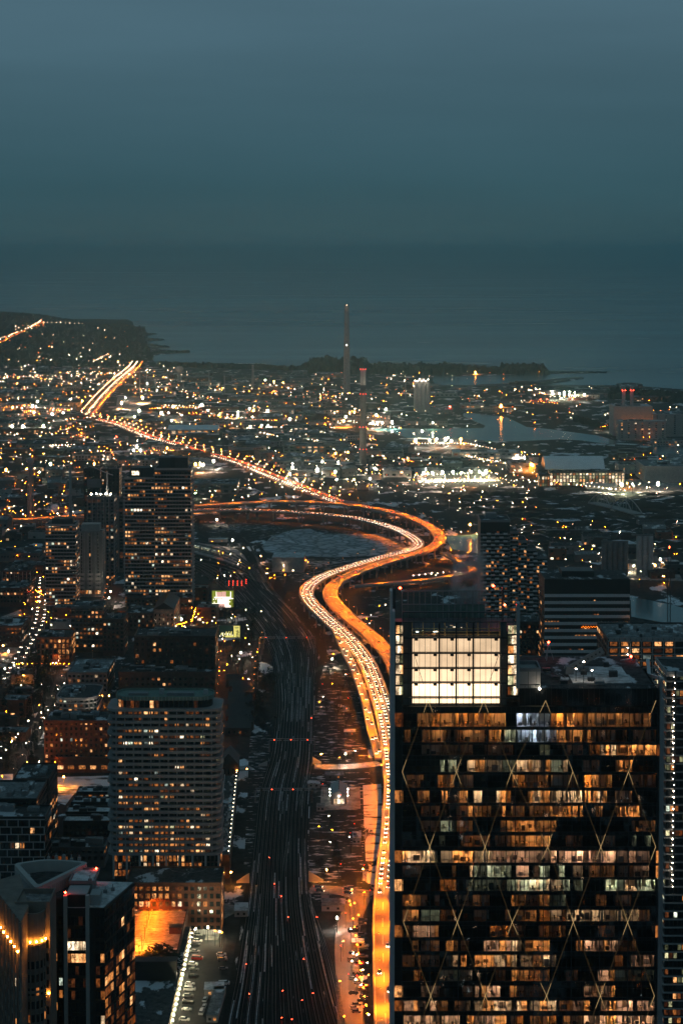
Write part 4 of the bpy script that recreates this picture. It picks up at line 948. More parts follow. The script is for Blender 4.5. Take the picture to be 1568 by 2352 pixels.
# turret building with orange uplights
Zt = 146.
c = G(74, 2090, Zt); W = PY(115, 2070, c.y).x - PY(35, 2070, c.y).x
t = thing('turret_building', 'dark stone building with a round corner turret washed by orange uplights', 'tower', (c.x, c.y, 0)); rr = W * .37
mb = MB(); mb.lathe((0, 0, 0), [(rr, 0), (rr, Zt), (rr - .5, Zt), (rr - .5, Zt - 2)], 24); mb.build('turret', 'stone', t)
mb = MB(); mb.box(-W / 2, W / 2, .5, 13, 0, Zt + .4); mb.ring([(-W / 2, .5), (W / 2, .5), (W / 2, 13), (-W / 2, 13)], [(-W / 2 + .5, 1), (W / 2 - .5, 1), (W / 2 - .5, 12.5), (-W / 2 + .5, 12.5)], Zt + .4, Zt + 2.2); mb.build('wall', 'stone', t)
mb = MB(); mb.prism([(-W / 2 + .6, 1.1), (W / 2 - .6, 1.1), (W / 2 - .6, 12.4), (-W / 2 + .6, 12.4)], Zt + .45, Zt + .7); mb.build('roof', 'roof_grey', t)
for z in (Zt - 9.5, Zt - 24, Zt - 38, Zt - 52): mb = MB(); mb.lathe((0, 0, z), [(rr + .02, -.5), (rr + .35, -.4), (rr + .35, .2), (rr + .02, .3)], 24); mb.build('cornice', 'stone', t)
fin = MB(); fin.box(-.22, .22, -.35, 0, 0, Zt - 10); fin = fin.mesh('fin', 'stone')
for q in range(-80, 81, 20): ob('fin', fin, t, (rr * math.sin(rad(q)), -rr * math.cos(rad(q)), 0), rad(q))
ws = []
for k in range(12):
    z = Zt - 17 - k * 4.1
    for q in range(-70, 71, 20): ws.append((rr * math.sin(rad(q)), -rr * math.cos(rad(q)), z, rad(q), 1.25, 2.3, 'warm' if (k in (6, 7, 8, 10) and R.random() < .8) or R.random() < .1 else 'glass'))
for k in range(16):
    for x in (-W / 2 + .9, W / 2 - .9): ws.append((x, .47, Zt - 12 - k * 4.1, 0, .9, 2.4, pick(.3)))
windows(t, ws)
for q in (-75, -50, -25, 0, 25, 50, 75):
    b = MB(); b.box(-.16, .16, -.12, .12, -.1, .25); tag(b.build('uplight', 'fixture_orange', t, ((rr + .45) * math.sin(rad(q)), -(rr + .45) * math.cos(rad(q)), Zt - 8.6)))
for x in (-W / 2 + .5, W / 2 - .5): b = MB(); b.box(-.16, .16, -.12, .12, -.1, .25); b.build('uplight', 'fixture_orange', t, (x, .1, Zt - 26))
a_, b2 = PY(118, 2066, 604), PY(152, 2066, 604); t = thing('recessed_block', 'narrow black block between the stone turret and the pale blades', 'building', (a_.x, 604, 0)); w_ = b2.x - a_.x
mb = MB(); mb.box(0, w_, 0, 20, 0, a_.z); mb.build('wall', 'black_clad', t); mb = MB(); mb.box(.2, w_ - .2, .2, 19.8, a_.z, a_.z + .3); mb.build('roof', 'roof_dark', t)
windows(t, [(w_ * f, -.02, a_.z - 8 - 4 * k, 0, 1.0, 2.4, pick(.16, (('warm', .6), ('cool', .4)))) for k in range(12) for f in (.25, .6)])
# wing receding to the left with a row of uplights
p0, p1 = G(49, 2192, Zt - 8), G(-22, 2095, Zt - 8); t = thing('stone_wing', 'long dark stone wing running back from the turret under a sloping row of orange lights', 'building', (p0.x, p0.y, 0))
e = Vector((p1.x - p0.x, p1.y - p0.y)); L = e.length; e /= L; nrm = Vector((e.y, -e.x)); nrm = nrm if nrm.y < 0 else -nrm
pl = [(0, 0), (e.x * L, e.y * L), (e.x * L - 14, e.y * L + 4), (-14 + 1, 10)]; pl = [tuple(x) for x in pl]
mb = MB(); mb.prism([(0, 0), (0, 14)] + [(e.x * L + 8, e.y * L + 8), (e.x * L, e.y * L)], 0, Zt + 1.5); mb.build('wall', 'stone', t)
ang = math.atan2(-e.y, -e.x); fn = MB(); fn.box(-.3, .3, -.5, 0, 0, Zt + 1.5); fn = fn.mesh('fin', 'stone'); ws = []
for k in range(9):
    s = (k + .5) / 9 * L; pp = e * s + nrm * .05
    ob('fin', fn, t, (e.x * (s - L / 18), e.y * (s - L / 18), 0), ang)
    b = MB(); b.box(-.18, .18, -.14, .14, -.1, .3); b.build('uplight', 'fixture_orange', t, (e.x * s + nrm.x * .5, e.y * s + nrm.y * .5, Zt - 8))
    for j in range(12): ws.append((pp.x, pp.y, Zt - 16 - j * 4.1, ang, 1.3, 2.3, pick(.12)))
windows(t, ws)
# dark glass tower with pale blades
Zg = PY(784, 2087, 600).z; xa, xb = PY(151, 2087, 600).x, PY(240, 2087, 600).x; qb = PY(309, 2031, 625)
t = thing('blade_tower', 'dark glass tower with two pale vertical blades and red-lit side windows', 'tower', (xa, 600, 0)); w = xb - xa; sx = qb.x - xa; sy = 25
plan = [(0, 0), (w, 0), (sx, sy), (0, sy + 2)]
mb = MB(); mb.prism(plan, 0, Zg); mb.build('wall', 'black_clad', t)
mb = MB(); mb.prism([(.4, .4), (w - .4, .4), (sx - .6, sy - .5), (.4, sy + 1)], Zg, Zg + .2); mb.build('roof', 'roof_white', t)
for x, ht in ((0, 4.4), (w * .565, 4.4)): mb = MB(); mb.box(x - .55, x + .55, -1.3, .6, 0, Zg + ht); mb.build('blade', 'pale_concrete', t)
mb = MB(); mb.box(.6, w * .55, .5, 8, Zg + .2, Zg + 4.2); mb.build('penthouse', 'black_clad', t); mb = MB(); mb.box(.2, w * .55, .2, 8.3, Zg + 4.2, Zg + 4.6); mb.build('canopy', 'white_panel', t)
mb = MB(); mb.box(w * .60, w * .60 + 3.2, 2, 8, Zg + .2, Zg + 3.6); mb.build('stair_house', 'white_panel', t)
mb = MB(); mb.box(0, 7, 10, 22, Zg + .2, Zg + 5); mb.ring([(-.4, 9.6), (8, 9.6), (8, 23), (-.4, 23)], [(0, 10), (7.6, 10), (7.6, 22.6), (0, 22.6)], Zg + 4.6, Zg + 5.6); mb.build('plant_deck', 'grey_clad', t)
mb = MB(); mb.prism([(.3, 10.3), (7.3, 10.3), (7.3, 22), (.3, 22)], Zg + 5.0, Zg + 5.2); mb.build('plant_roof', 'roof_white', t)
for k in range(6): b = MB(); b.box(-.6, .6, -.5, .5, 0, 1.0); b.bar((0, 0, 1), (0, 0, 2.2), .12); b.build('roof_unit', 'grey_clad', t, (2 + 2.2 * k, 6 + 2 * k, Zg + .2 if k < 2 else Zg + (5.2 if k < 3 else .2)))
ws = []
for k in range(14):
    z = Zg - 5.5 - k * 4.0
    for j in range(5): ws.append((.95 + j * 1.25, 0, z, 0, 1.1, 2.8, ('white' if k in (2,) else 'warm' if k in (3, 9, 10, 13) else 'glass') if R.random() < .85 else 'dim'))
    ws.append((w * .645, 0, z, 0, 1.1, 3.3, 'blue'))
    for j in range(2): ws.append((w * .82 + j * 1.5, 0, z, 0, 1.2, 2.8, pick(.25)))
L = math.hypot(sx - w, sy); dx, dy = (sx - w) / L, sy / L; ang = math.atan2(dy, dx); n = 11
for k in range(16):
    z = Zg - 3.6 - k * 3.6
    for j in range(n):
        s = (j + .5) / n * L; lf = .65 if z < Zg - 18 and j not in (3, 7) else .12
        ws.append((w + dx * s + dy * .03, dy * s - dx * .03, z, ang, L / n * .8, 2.6, 'blue' if j in (3, 7) else pick(lf, (('dim', .62), ('warm', .38)))))
windows(t, ws, 330)
beacon((xa, 599.2, Zg + 4.4), .6, 'red beacon on top of the left pale blade of the dark glass tower'); q = PY(221, 1998, 622); beacon((q.x, q.y, Zg + 4), max(1, q.z - Zg - 4), 'red beacon at the back of the dark glass tower roof')
b = MB(); b.ball((0, 0, 0), .25); tag(b.build('wall_lamp', 'fixture_white', None, (xa + w * .60 - .4, 602.6, Zg + 2.4)), 'white lamp beside the small stair house on the dark glass tower roof', 'lamp')
BLOCKED.append((xa + 8, 612, 25))

# ------------------------------------------------------------------ parking garage with orange deck, lit wall and the car park
ZG = 12.
gp = [G(u, v, ZG) for u, v in ((305, 2202), (407, 2194), (437, 2070), (300, 2056))]
t = thing('parking_garage', 'parking garage whose snowy roof deck glows under a row of orange lamps', 'parking garage', (gp[0].x, gp[0].y, 0)); o0 = Vector((gp[0].x, gp[0].y)); pl = [(p.x - o0.x, p.y - o0.y) for p in gp]
mb = MB(); mb.prism(pl, 0, ZG - .2); mb.build('wall', 'brick', t); mb = MB(); mb.prism(pl, ZG - .2, ZG); mb.build('deck', 'garage_deck', t)
for i in range(4):
    p, q = Vector(pl[i]).to_3d(), Vector(pl[(i + 1) % 4]).to_3d(); d_ = (q - p).normalized(); n_ = Vector((d_.y, -d_.x, 0)); b = MB(); b.obox((p + q) / 2 + Vector((0, 0, ZG + .35)) - n_ * .3, (q - p) / 2, n_ * .22, (0, 0, .75)); b.build('parapet', 'dark_brick', t)
for u, v in ((427, 2083), (414, 2143)):
    p = G(u, v, ZG); b = MB(); b.box(-3, 3, -2, 2, 0, 3.2, 0); b.box(-3.2, 3.2, -2.2, 2.2, 3.2, 3.5, 1); b.build('stair_house', ['brick', 'dark_clad'], t, (p.x - o0.x - 2.2, p.y - o0.y, ZG))
GL = pxl('M', 637, 205, 606, 318, 573, 420, 549, 522, 518, 668, 479, 805, 445, 940)
prev = None
for (u, v) in GL:
    q = G(u, v, ZG + 7.5); rt = thing('street_lamp', 'orange lamp standing on the parking garage roof deck', 'street lamp', (q.x, q.y, ZG), 0, 'lamps on the garage roof')
    b = MB(); b.bar((0, 0, 0), (0, 0, 7.4), .12, 0, 6); b.build('pole', 'dark_steel', rt); b = MB(); head(b, (0, 0, 7.5), .42, 0, 1, 2); b.build('lamp_head', ['lens_garage', 'bowl_orange', 'dark_steel'], rt)
    if prev is not None:
        b = MB(); pa, pb = prev, Vector((q.x, q.y, ZG)); b.obox(((pb - pa) / 2) + Vector((0, 0, .5)), (pb - pa) / 2, ((pb - pa).normalized().cross(Vector((0, 0, 1)))) * .12, (0, 0, .45)); b.build('divider_wall', 'pale_concrete', t, (pa.x - o0.x, pa.y - o0.y, ZG))
    prev = Vector((q.x, q.y, ZG))
BLOCKED.append((gp[0].x + 8, gp[0].y + 25, 45))
# lit long wall along the car park: a low building with wall lamps
wa, wb = G(437, 2130, 9), G(386, 2352, 9); wb2 = G(372, 2420, 9)
t = thing('market_hall', 'long low brick hall whose side wall is washed bright by a line of wall lamps', 'building', (wa.x, wa.y, 0)); e = Vector((wb2.x - wa.x, wb2.y - wa.y)); L = e.length; e /= L; nr = Vector((-e.y, e.x)); nr = nr if nr.x > 0 else -nr
ang = math.atan2(e.y, e.x); mb = MB(); back = nr * -22
pl = [(0, 0), (back.x, back.y), (back.x + e.x * L, back.y + e.y * L), (e.x * L, e.y * L)]; mb.prism(pl, 0, 9); mb.build('wall', 'brick', t)
mb = MB(); mb.prism(pl, 9, 9.2); mb.build('roof', 'roof_dark', t)
pm = MB(); pm.box(-.35, .35, -.12, .12, 0, 9.0); pm = pm.mesh('pilaster', 'pale_concrete'); n = int(L / 6)
for k in range(n + 1): pp = e * (L * k / n) + nr * .1; ob('pilaster', pm, t, (pp.x, pp.y, 0), ang)
pm = MB(); pm.box(-1.6, 1.6, -.05, .05, 1, 5.5); pm = pm.mesh('wall_panel', 'white_panel')
for k in range(n): pp = e * (L * (k + .5) / n) + nr * .06; ob('wall_panel', pm, t, (pp.x, pp.y, 0), ang)
for k in range(n):
    pp = e * (L * (k + .5) / n) + nr * 1.0; b = MB(); b.bar((-nr.x, -nr.y, 0), (0, 0, 0), .06, 0, 4); b.ball((0, 0, -.1), .16, 1); lens(b, (0, 0, -.3), .42, 2); b.build('wall_lamp', ['dark_steel', 'fixture_white', 'lens_wall'], t, (pp.x, pp.y, 7.4))
BLOCKED.append((wa.x - 10, wa.y - 50, 50))
yard('car_park', [(437, 2128), (512, 2128), (520, 2160), (505, 2260), (475, 2420), (385, 2420), (400, 2330)], 'asphalt', .05)
for pts in ([(478, 2125), (512, 2125), (500, 2160), (470, 2160)],): yard('parking_pad', [G and p for p in pts], 'paved_yard', .07)
# ------------------------------------------------------------------ the big glass office tower
YT = 550.
def TX(k, zx, v=1850): return PY(px(k, zx, 0)[0], v, YT).x
def TZ(k, zy): return PY(784, px(k, 0, zy)[1], YT).z
TXJ = lambda zx: TX('J', zx)
X0 = TXJ(137); X1 = TXJ(1436); ORG = (X0, YT, 0)
def lx(zx): return TXJ(zx) - X0
tw = thing('office_tower', 'large dark glass office tower with a glowing white crown and crossed facade lines', 'office tower', ORG)
WT = X1 - X0; ZROOF = TZ('J', 575); ZCR = TZ('J', 190); ZCB = TZ('J', 668)
mb = MB(); mb.box(0, WT, 7, 45, 0, ZROOF - 1.0); mb.box(.1, WT - .1, 45, 46, 0, ZROOF - .5); mb.build('core', 'black_clad', tw)
mb = MB(); mb.box(WT - .3, WT, .4, 44.9, 0, ZROOF - .6); mb.box(-1.0, -.7, .4, 45, 0, ZROOF - .6); mb.build('side_wall', 'dark_steel', tw)
# floors: (top y, bottom y) in J then K zoom rows
FL = [('J', 705, 775), ('J', 790, 855), ('J', 866, 921), ('J', 944, 1006), ('J', 1020, 1086), ('K', 18, 80), ('K', 95, 152), ('K', 170, 228), ('K', 246, 304), ('K', 325, 386), ('K', 400, 460), ('K', 472, 530), ('K', 550, 608), ('K', 626, 685),
      ('K', 706, 766), ('K', 782, 838), ('K', 857, 917), ('K', 933, 990), ('K', 1014, 1072), ('K', 1090, 1142), ('K', 1166, 1226)]
# rooms: floor index -> list of (x0, x1, kind, level)
RO = {0: [(215, 328, 'o', .5), (334, 410, 'o', .9), (412, 496, 'o', .7), (502, 604, 'o', .7), (608, 662, 'o', 1), (720, 830, 'b', .8), (834, 888, 'b', .5), (893, 1054, 'a', 1), (1062, 1240, 'o', .35), (1242, 1400, 'o', .35)],
      1: [(150, 235, 'o', .12), (240, 360, 'o', .35), (370, 555, 'o', .25), (580, 640, 'o', .4), (660, 715, 'g', .5), (725, 840, 'b', 1), (844, 888, 'b', .8), (893, 920, 'b', .6), (922, 1054, 'o', .6), (1065, 1135, 'o', .5), (1140, 1280, 'o', .05)],
      2: [(1066, 1090, 'o', .9), (1092, 1142, 'o', .3), (1145, 1226, 'w', 1.4), (1232, 1396, 'o', 1.2), (1398, 1430, 'o', .5), (560, 700, 'o', .06)],
      3: [(470, 556, 'w', .8), (560, 712, 'g', .35), (720, 838, 'w', 1), (842, 890, 'w', .8), (896, 980, 'g', .4), (1035, 1056, 'g', .5)],
      4: [(160, 245, 'o', .2), (320, 500, 'o', .22), (700, 880, 'o', .28), (900, 1054, 'o', .06), (1066, 1122, 'o', 1), (1124, 1205, 'o', .2)],
      5: [(190, 275, 'o', .6), (340, 420, 'o', 1.1), (423, 496, 'o', 1), (504, 635, 'w', 1), (638, 664, 'o', .9), (672, 692, 'o', .6), (698, 838, 'w', 1), (842, 890, 'o', 1), (898, 1054, 'w', .9), (1068, 1130, 'o', 1), (1133, 1226, 'w', .9)],
      6: [(415, 496, 'o', .6), (508, 664, 'o', .65), (700, 838, 'o', .12), (842, 888, 'o', .2), (895, 1058, 'o', .85), (1068, 1160, 'o', .3), (1235, 1346, 'o', .9)],
      7: [(640, 664, 'o', .8), (674, 694, 'o', .6), (698, 838, 'o', 1), (842, 890, 'o', .9), (898, 922, 'o', .3)],
      8: [(328, 390, 'g', .06), (392, 440, 'o', .5), (442, 498, 'o', .12), (674, 694, 'o', .9), (698, 838, 'o', 1.3), (842, 892, 'o', 1)],
      9: [(139, 332, 'w', 1.8), (336, 498, 'w', 1.7), (507, 586, 'w', 1.9), (588, 666, 'p', .9), (672, 694, 'p', .7), (700, 838, 'p', .45), (842, 888, 'p', .4), (898, 1060, 'p', .9), (1068, 1226, 'p', .8), (1234, 1400, 'p', .25)],
      10: [(375, 412, 'o', .5), (485, 498, 'g', 1), (506, 524, 'g', 1.5), (526, 666, 'g', .4), (675, 694, 'g', .3), (724, 836, 'p', .4), (842, 890, 'g', .4), (898, 1010, 'g', .5), (1012, 1058, 'g', .12), (1094, 1222, 'o', .25), (1240, 1318, 'o', .08), (1320, 1398, 'p', .3)],
      11: [(470, 498, 'g', .1), (507, 666, 'g', .22), (674, 694, 'g', .5), (700, 722, 'g', .7), (725, 838, 'g', 1.1), (842, 890, 'g', .8), (900, 1060, 'g', .35), (1178, 1232, 'g', 1.7), (1238, 1430, 'g', .7)],
      12: [(1110, 1180, 'o', .3)],
      13: [(508, 640, 'o', .15), (724, 838, 'o', .2), (842, 892, 'o', .3), (900, 1062, 'w', .8), (1068, 1230, 'w', .75), (1238, 1348, 'w', .7), (1350, 1402, 'o', .25)],
      14: [(160, 192, 'o', .2), (196, 284, 'p', .8), (286, 324, 'p', .5)],
      15: [(190, 222, 'o', .25), (364, 400, 'p', .6), (402, 480, 'o', .1), (538, 668, 'p', .8), (674, 694, 'p', .6), (702, 724, 'w', 1), (728, 840, 'w', .8), (844, 892, 'p', .7), (1030, 1060, 'p', .5), (1072, 1230, 'p', .6), (1240, 1334, 'o', .15)],
      16: [(368, 396, 'g', .2), (398, 500, 'w', .9), (510, 668, 'w', 1.1), (676, 694, 'w', .7), (702, 724, 'w', 1), (728, 840, 'w', .7), (844, 892, 'w', .8), (904, 926, 'w', .8), (1016, 1062, 'p', .3)],
      17: [(200, 236, 'o', .2), (330, 500, 'g', .08), (618, 668, 'o', .25), (702, 724, 'p', .7), (730, 892, 'o', .4)],
      18: [(450, 502, 'o', .3), (512, 545, 'p', .5), (546, 670, 'p', 1), (690, 724, 'o', .4), (730, 838, 'o', .2), (1072, 1230, 'p', .6)],
      19: [(148, 185, 'p', .4), (186, 312, 'p', .7), (320, 372, 'o', .15), (394, 504, 'w', .9), (512, 672, 'w', 1), (678, 698, 'w', .7), (702, 724, 'w', .9), (730, 842, 'w', .9), (846, 928, 'w', .7), (945, 1010, 'o', .12), (1016, 1064, 'p', .5), (1072, 1234, 'p', .9), (1240, 1432, 'p', 1)],
      20: [(148, 330, 'p', .9), (344, 504, 'p', .8), (512, 672, 'p', .9), (702, 838, 'o', .35), (842, 890, 'o', .4), (900, 1062, 'o', .3), (1072, 1232, 'p', .9), (1238, 1432, 'p', 1.1)]}
KC = {'o': (1, .36, .08), 'a': (1, .29, .035), 'w': (1, .60, .30), 'p': (1, .50, .27), 'g': (.85, .9, .55), 'b': (.62, .76, 1.0)}
for k, c in KC.items():
    for q in range(6): emat('ceil_%s%d' % (k, q), c, (1.6, 8, 30, 75, 130, 210)[q])
mat('room_wall', (.52, .50, .47), .9, var=.12, scale=.6); mat('carpet', (.22, .20, .19), .95, var=.3, scale=.8); mat('desk', (.45, .36, .27), .6, var=.3, scale=1.5); mat('cabinet', (.08, .07, .065), .7, var=.4, scale=1); mat('partition', (.35, .33, .32), .9, var=.3, scale=1)
fz = [(TZ(k, b), TZ(k, a)) for k, a, b in FL]       # (floor level, ceiling level)
lit_cells = set()
BAYS = [139, 235, 332, 415, 498, 586, 664, 694, 770, 838, 890, 975, 1058, 1142, 1226, 1310, 1430]
for f, rooms in RO.items():                          # most of the remaining bays are faintly lit
    for a, b_ in zip(BAYS, BAYS[1:]):
        if any(min(b_, r[1]) - max(a, r[0]) > 0 for r in rooms): continue
        if R.random() < (.75 if 690 < a < 900 else .38): rooms.append((a + 2, b_ - 2, R.choice('oooagp'), R.choice([.05, .05, .2, .2, .4])))
MODW = WT / 54
LV = [.03, .2, .4, .8, 1.1, 1.6, 2.2]
for f in RO:                                         # offices are divided into rooms, each with its own lamps
    out = []
    for (a, b_, kind, lv) in RO[f]:
        x = a
        while x < b_ - 3:
            w_ = R.choice([14, 20, 28, 40, 60]); e_ = min(b_, x + w_)
            if b_ - e_ < 10: e_ = b_
            k_ = kind if R.random() < .8 else {'o': 'a', 'w': 'o', 'p': 'o', 'g': 'w', 'a': 'o', 'b': 'b'}[kind]
            if R.random() > .10: out.append((x, e_, k_, lv * R.choice([.3, .6, .9, 1.1, 1.5])))
            x = e_
    RO[f] = out
for f, rooms in RO.items():
    z0, z1 = fz[f]; h = z1 - z0
    for (a, b_, kind, lv) in rooms:
        xa, xb = max(.15, lx(a)), min(WT - .15, lx(b_)); w = xb - xa
        if w < .5: continue
        dpt = R.uniform(2.4, 6.0)
        mb = MB()
        mb.poly([(0, .3, .02), (w, .3, .02), (w, dpt, .02), (0, dpt, .02)], 1)
        mb.poly([(0, dpt, 0), (w, dpt, 0), (w, dpt, h), (0, dpt, h)], 0); mb.poly([(0, .3, 0), (0, dpt, 0), (0, dpt, h), (0, .3, h)], 0); mb.poly([(w, dpt, 0), (w, .3, 0), (w, .3, h), (w, dpt, h)], 0)
        mb.poly([(0, .3, h), (0, dpt, h), (w, dpt, h), (w, .3, h)], 0)
        x = 0
        while x < w:                                    # partitions and doors on the back wall
            x += R.uniform(1.5, 5)
            if x < w - 1: mb.box(x, x + R.choice([.12, .12, 1.0, 2.0]), dpt - R.uniform(.05, 2.2), dpt - .01, 0, h * R.choice([1, 1, .62, .5]), R.choice([0, 4, 4, 3]))
        ro = mb.build('lit_room', ['room_wall', 'carpet', 'desk', 'cabinet', 'partition'], tw, (xa, 0, z0))
        q = 0 if lv < .1 else 1 if lv < .3 else 2 if lv < .6 else 3 if lv < .95 else 4 if lv < 1.35 else 5
        n = max(1, int(w / 2.4)); cl = MB()
        for k in range(n):
            if R.random() < .15 and n > 2: continue
            xx = w * (k + .5) / n
            if R.random() < .7: cl.box(xx - .7, xx + .7, dpt * .35, dpt * .35 + .55, h - .12, h - .05)
            else: cl.box(xx - .15, xx + .15, .8, dpt - .6, h - .12, h - .05)
        cl.build('ceiling_light', 'ceil_%s%d' % (kind, q), ro)
        fb = MB(); x = .5
        while x < w - .8:
            t_ = R.random(); ww = R.uniform(.8, 2.0)
            if t_ < .45:
                y = R.uniform(.8, dpt - 1.5); fb.box(x, x + ww, y, y + .8, .68, .76, 0); fb.box(x, x + .08, y, y + .8, 0, .68, 0); fb.box(x + ww - .08, x + ww, y, y + .8, 0, .68, 0); fb.box(x + ww * .3, x + ww * .7, y + .3, y + .36, .8, 1.25, 1)
                fb.box(x + ww * .35, x + ww * .65, y - .5, y - .42, .45, 1.1, 1); fb.box(x + ww * .35, x + ww * .65, y - .5, y - .1, .4, .48, 1)
            elif t_ < .7: y = R.uniform(.9, dpt - .8); fb.box(x, x + ww, y, y + .4, 0, R.uniform(.8, 2.1), R.choice([1, 1, 2]))
            elif t_ < .8: fb.box(x, x + .5, .6, 1.1, 0, h - .01, 2)
            x += ww + R.uniform(.1, 1.4)
        x = .1
        while x < w - 1.2:
            if R.random() < .26: fb.box(x, x + 1.3, .12, .16, h * R.choice([.15, .4, .5, .7, .8]), h, 3)
            x += MODW
        if fb.v: fb.build('furniture', ['desk', 'cabinet', 'partition', 'blind'], ro)
        lit_cells.add((f, xa, xb))
# floor slabs with dark spandrels
for f, (z0, z1) in enumerate(fz):
    zt = fz[f - 1][0] if f else ZCB - .3
    b = MB(); b.box(0, WT, .28, 6.98, z1 + .02, zt - .02); b.build('floor_slab', 'black_clad', tw)
# glass: one pane per module and floor
xs = [0.]; MODW = WT / 54
for i in range(54): xs.append((i + 1) * MODW)
GPM = {}
emat('ridge_reflection_glow', (1, .66, .28), .62, 'NONE'); emat('ridge_reflection_faint', (1, .62, .26), .09, 'NONE')  # ridges carry no lamps; emission stands in for the light they reflect
def gpane(w, h):
    k = (round(w, 2), round(h, 2))
    if k not in GPM:
        b = MB(); b.poly([(.03, 0, .03), (w - .03, 0, .03), (w - .03, 0, h - .03), (.03, 0, h - .03)]); GPM[k] = b.mesh('glass_pane', 'smoked_glass')
    return GPM[k]
cells = []
for f, (z0, z1) in enumerate(fz):
    zt = fz[f - 1][0] if f else ZCB
    for i in range(54):
        xc = xs[i] + MODW / 2; lit = any(ff == f and a <= xc <= b for ff, a, b in lit_cells); cells.append((0 if lit else 1, f, i, z0, zt))
cells.sort(key=lambda c: (c[0], c[1])); rest = MB()
for n, (l, f, i, z0, zt) in enumerate(cells):
    tilt = R.uniform(-.010, .010); tx = R.uniform(-.010, .010)
    if n < 190: 
        o = bpy.data.objects.new('glass_pane', gpane(MODW, zt - z0)); COL.objects.link(o); o.parent = tw; o.location = (xs[i], 0, z0); o.rotation_euler = (tilt, 0, tx)
    else: rest.poly([(xs[i] + .03, 0, z0 + .03), (xs[i + 1] - .03, tx, z0 + .03), (xs[i + 1] - .03, tx + tilt * 2, zt - .03), (xs[i] + .03, tilt * 2, zt - .03)])
tag(rest.build('glass_pane', 'smoked_glass', tw), None, None, None, 'stuff')
ml = MB(); ml.box(-.05, .05, -.09, .05, fz[-1][0], ZCB); ml = ml.mesh('mullion', 'dark_steel')
for i in range(0, 55): ob('mullion', ml, tw, (xs[i], 0, 0), 0, (2.2 if i % 6 == 0 else .8, 1, 1))
tr = MB(); tr.box(0, WT, -.07, .05, -.06, .06); tr = tr.mesh('transom', 'dark_steel')
for f, (z0, z1) in enumerate(fz): ob('transom', tr, tw, (0, 0, z0)); ob('transom', tr, tw, (0, 0, z1))
# the crossing facade ridges: a lattice of thin bars, reflected light put in as emission
ROWS = [('J', 640, [(252, 0), (535, 0), (850, 0), (1425, 1)]), ('J', 1003, [137, 413, 693, 1005, 1288]), ('K', 303, [278, 560, 880, 1150, 1430]), ('K', 688, [145, 420, 700, 1012, 1290]), ('K', 1063, [285, 565, 878, 1153, 1430]), ('K', 1440, [145, 420, 700, 1012, 1290])]
RZ = [TZ(k, y) for k, y, _ in ROWS]; RXs = [[lx(p[0] if isinstance(p, tuple) else p) for p in r[2]] for r in ROWS]
RXs[0] = [lx(268), lx(550), lx(865), lx(1140), lx(1425)]
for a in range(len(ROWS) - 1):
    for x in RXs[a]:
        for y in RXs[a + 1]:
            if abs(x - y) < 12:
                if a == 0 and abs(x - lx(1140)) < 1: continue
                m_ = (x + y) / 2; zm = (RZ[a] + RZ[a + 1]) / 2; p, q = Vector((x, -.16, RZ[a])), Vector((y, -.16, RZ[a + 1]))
                b = MB(); b.bar(p, q, .045, 2, 4); e1 = p.lerp(q, .17); e2 = q.lerp(p, .17); b.bar(p, e1, .075, 1, 4, .05); b.bar(q, e2, .075, 1, 4, .05); b.build('facade_ridge', ['gold_metal', 'ridge_reflection_glow', 'ridge_reflection_faint'], tw)
for r, (xsr, z) in enumerate(zip(RXs, RZ)):
    if False:
        for x in xsr: b = MB(); b.ball((x, -.24, z), .10); b.build('ridge_glint', 'fixture_white', tw)  # small glowing balls stand in for glints; no light fixtures on the ridges
# blades at both sides
for a, b_, yt in ((74, 99, 78), (1443, 1465, 525)):
    xa, xb = TXJ(a) - X0, TXJ(b_) - X0; z = TZ('J', yt); mb = MB(); mb.box(xa, xa + (xb - xa) * .45, -1.5, 3, 0, z); mb.box(xa + (xb - xa) * .45, xb, -1.0, 3, 0, z - 6); mb.build('blade', 'steel' if a > 1000 else 'light_steel', tw)
xa, xb = lx(100), lx(135); mb = MB(); mb.box(xa, xb, .3, 5, 0, TZ('J', 240)); mb.build('corner_core', 'black_clad', tw)
mat('lit_panel_base', (.5, .45, .38), .6)
ws = []
for y0, y1, lv in ((250, 300, 1), (302, 352, 1), (354, 400, 1), (402, 450, 1), (452, 505, 1), (507, 560, 1), (562, 612, 1)):
    for x in (lx(103), lx(112), lx(121)): ws.append((x + .6, .2, TZ('J', y1), 0, 1.0, TZ('J', y0) - TZ('J', y1) - .5, R.choice(['white', 'warm', 'green', 'white'])))
    for x in (lx(672), lx(682)): ws.append((x + .6, -.06, TZ('J', y1), 0, 1.0, TZ('J', y0) - TZ('J', y1) - .5, R.choice(['white', 'warm', 'green'])))
    for x in (lx(702), lx(711)): ws.append((x + .3, -.06, TZ('J', y1), 0, .75, TZ('J', y0) - TZ('J', y1) - .4, R.choice(['white', 'white', 'green'])))
for f in (0, 5, 9, 11, 14, 18, 19): ws.append((lx(118), .2, fz[f][0], 0, 2.6, fz[f][1] - fz[f][0], 'warm'))
for f in (2, 10, 9, 14): ws.append((lx(1439) + .1, -.1, fz[f][0], 0, .9, fz[f][1] - fz[f][0], 'warm'))
windows(tw, ws, 80, 'corner_window')
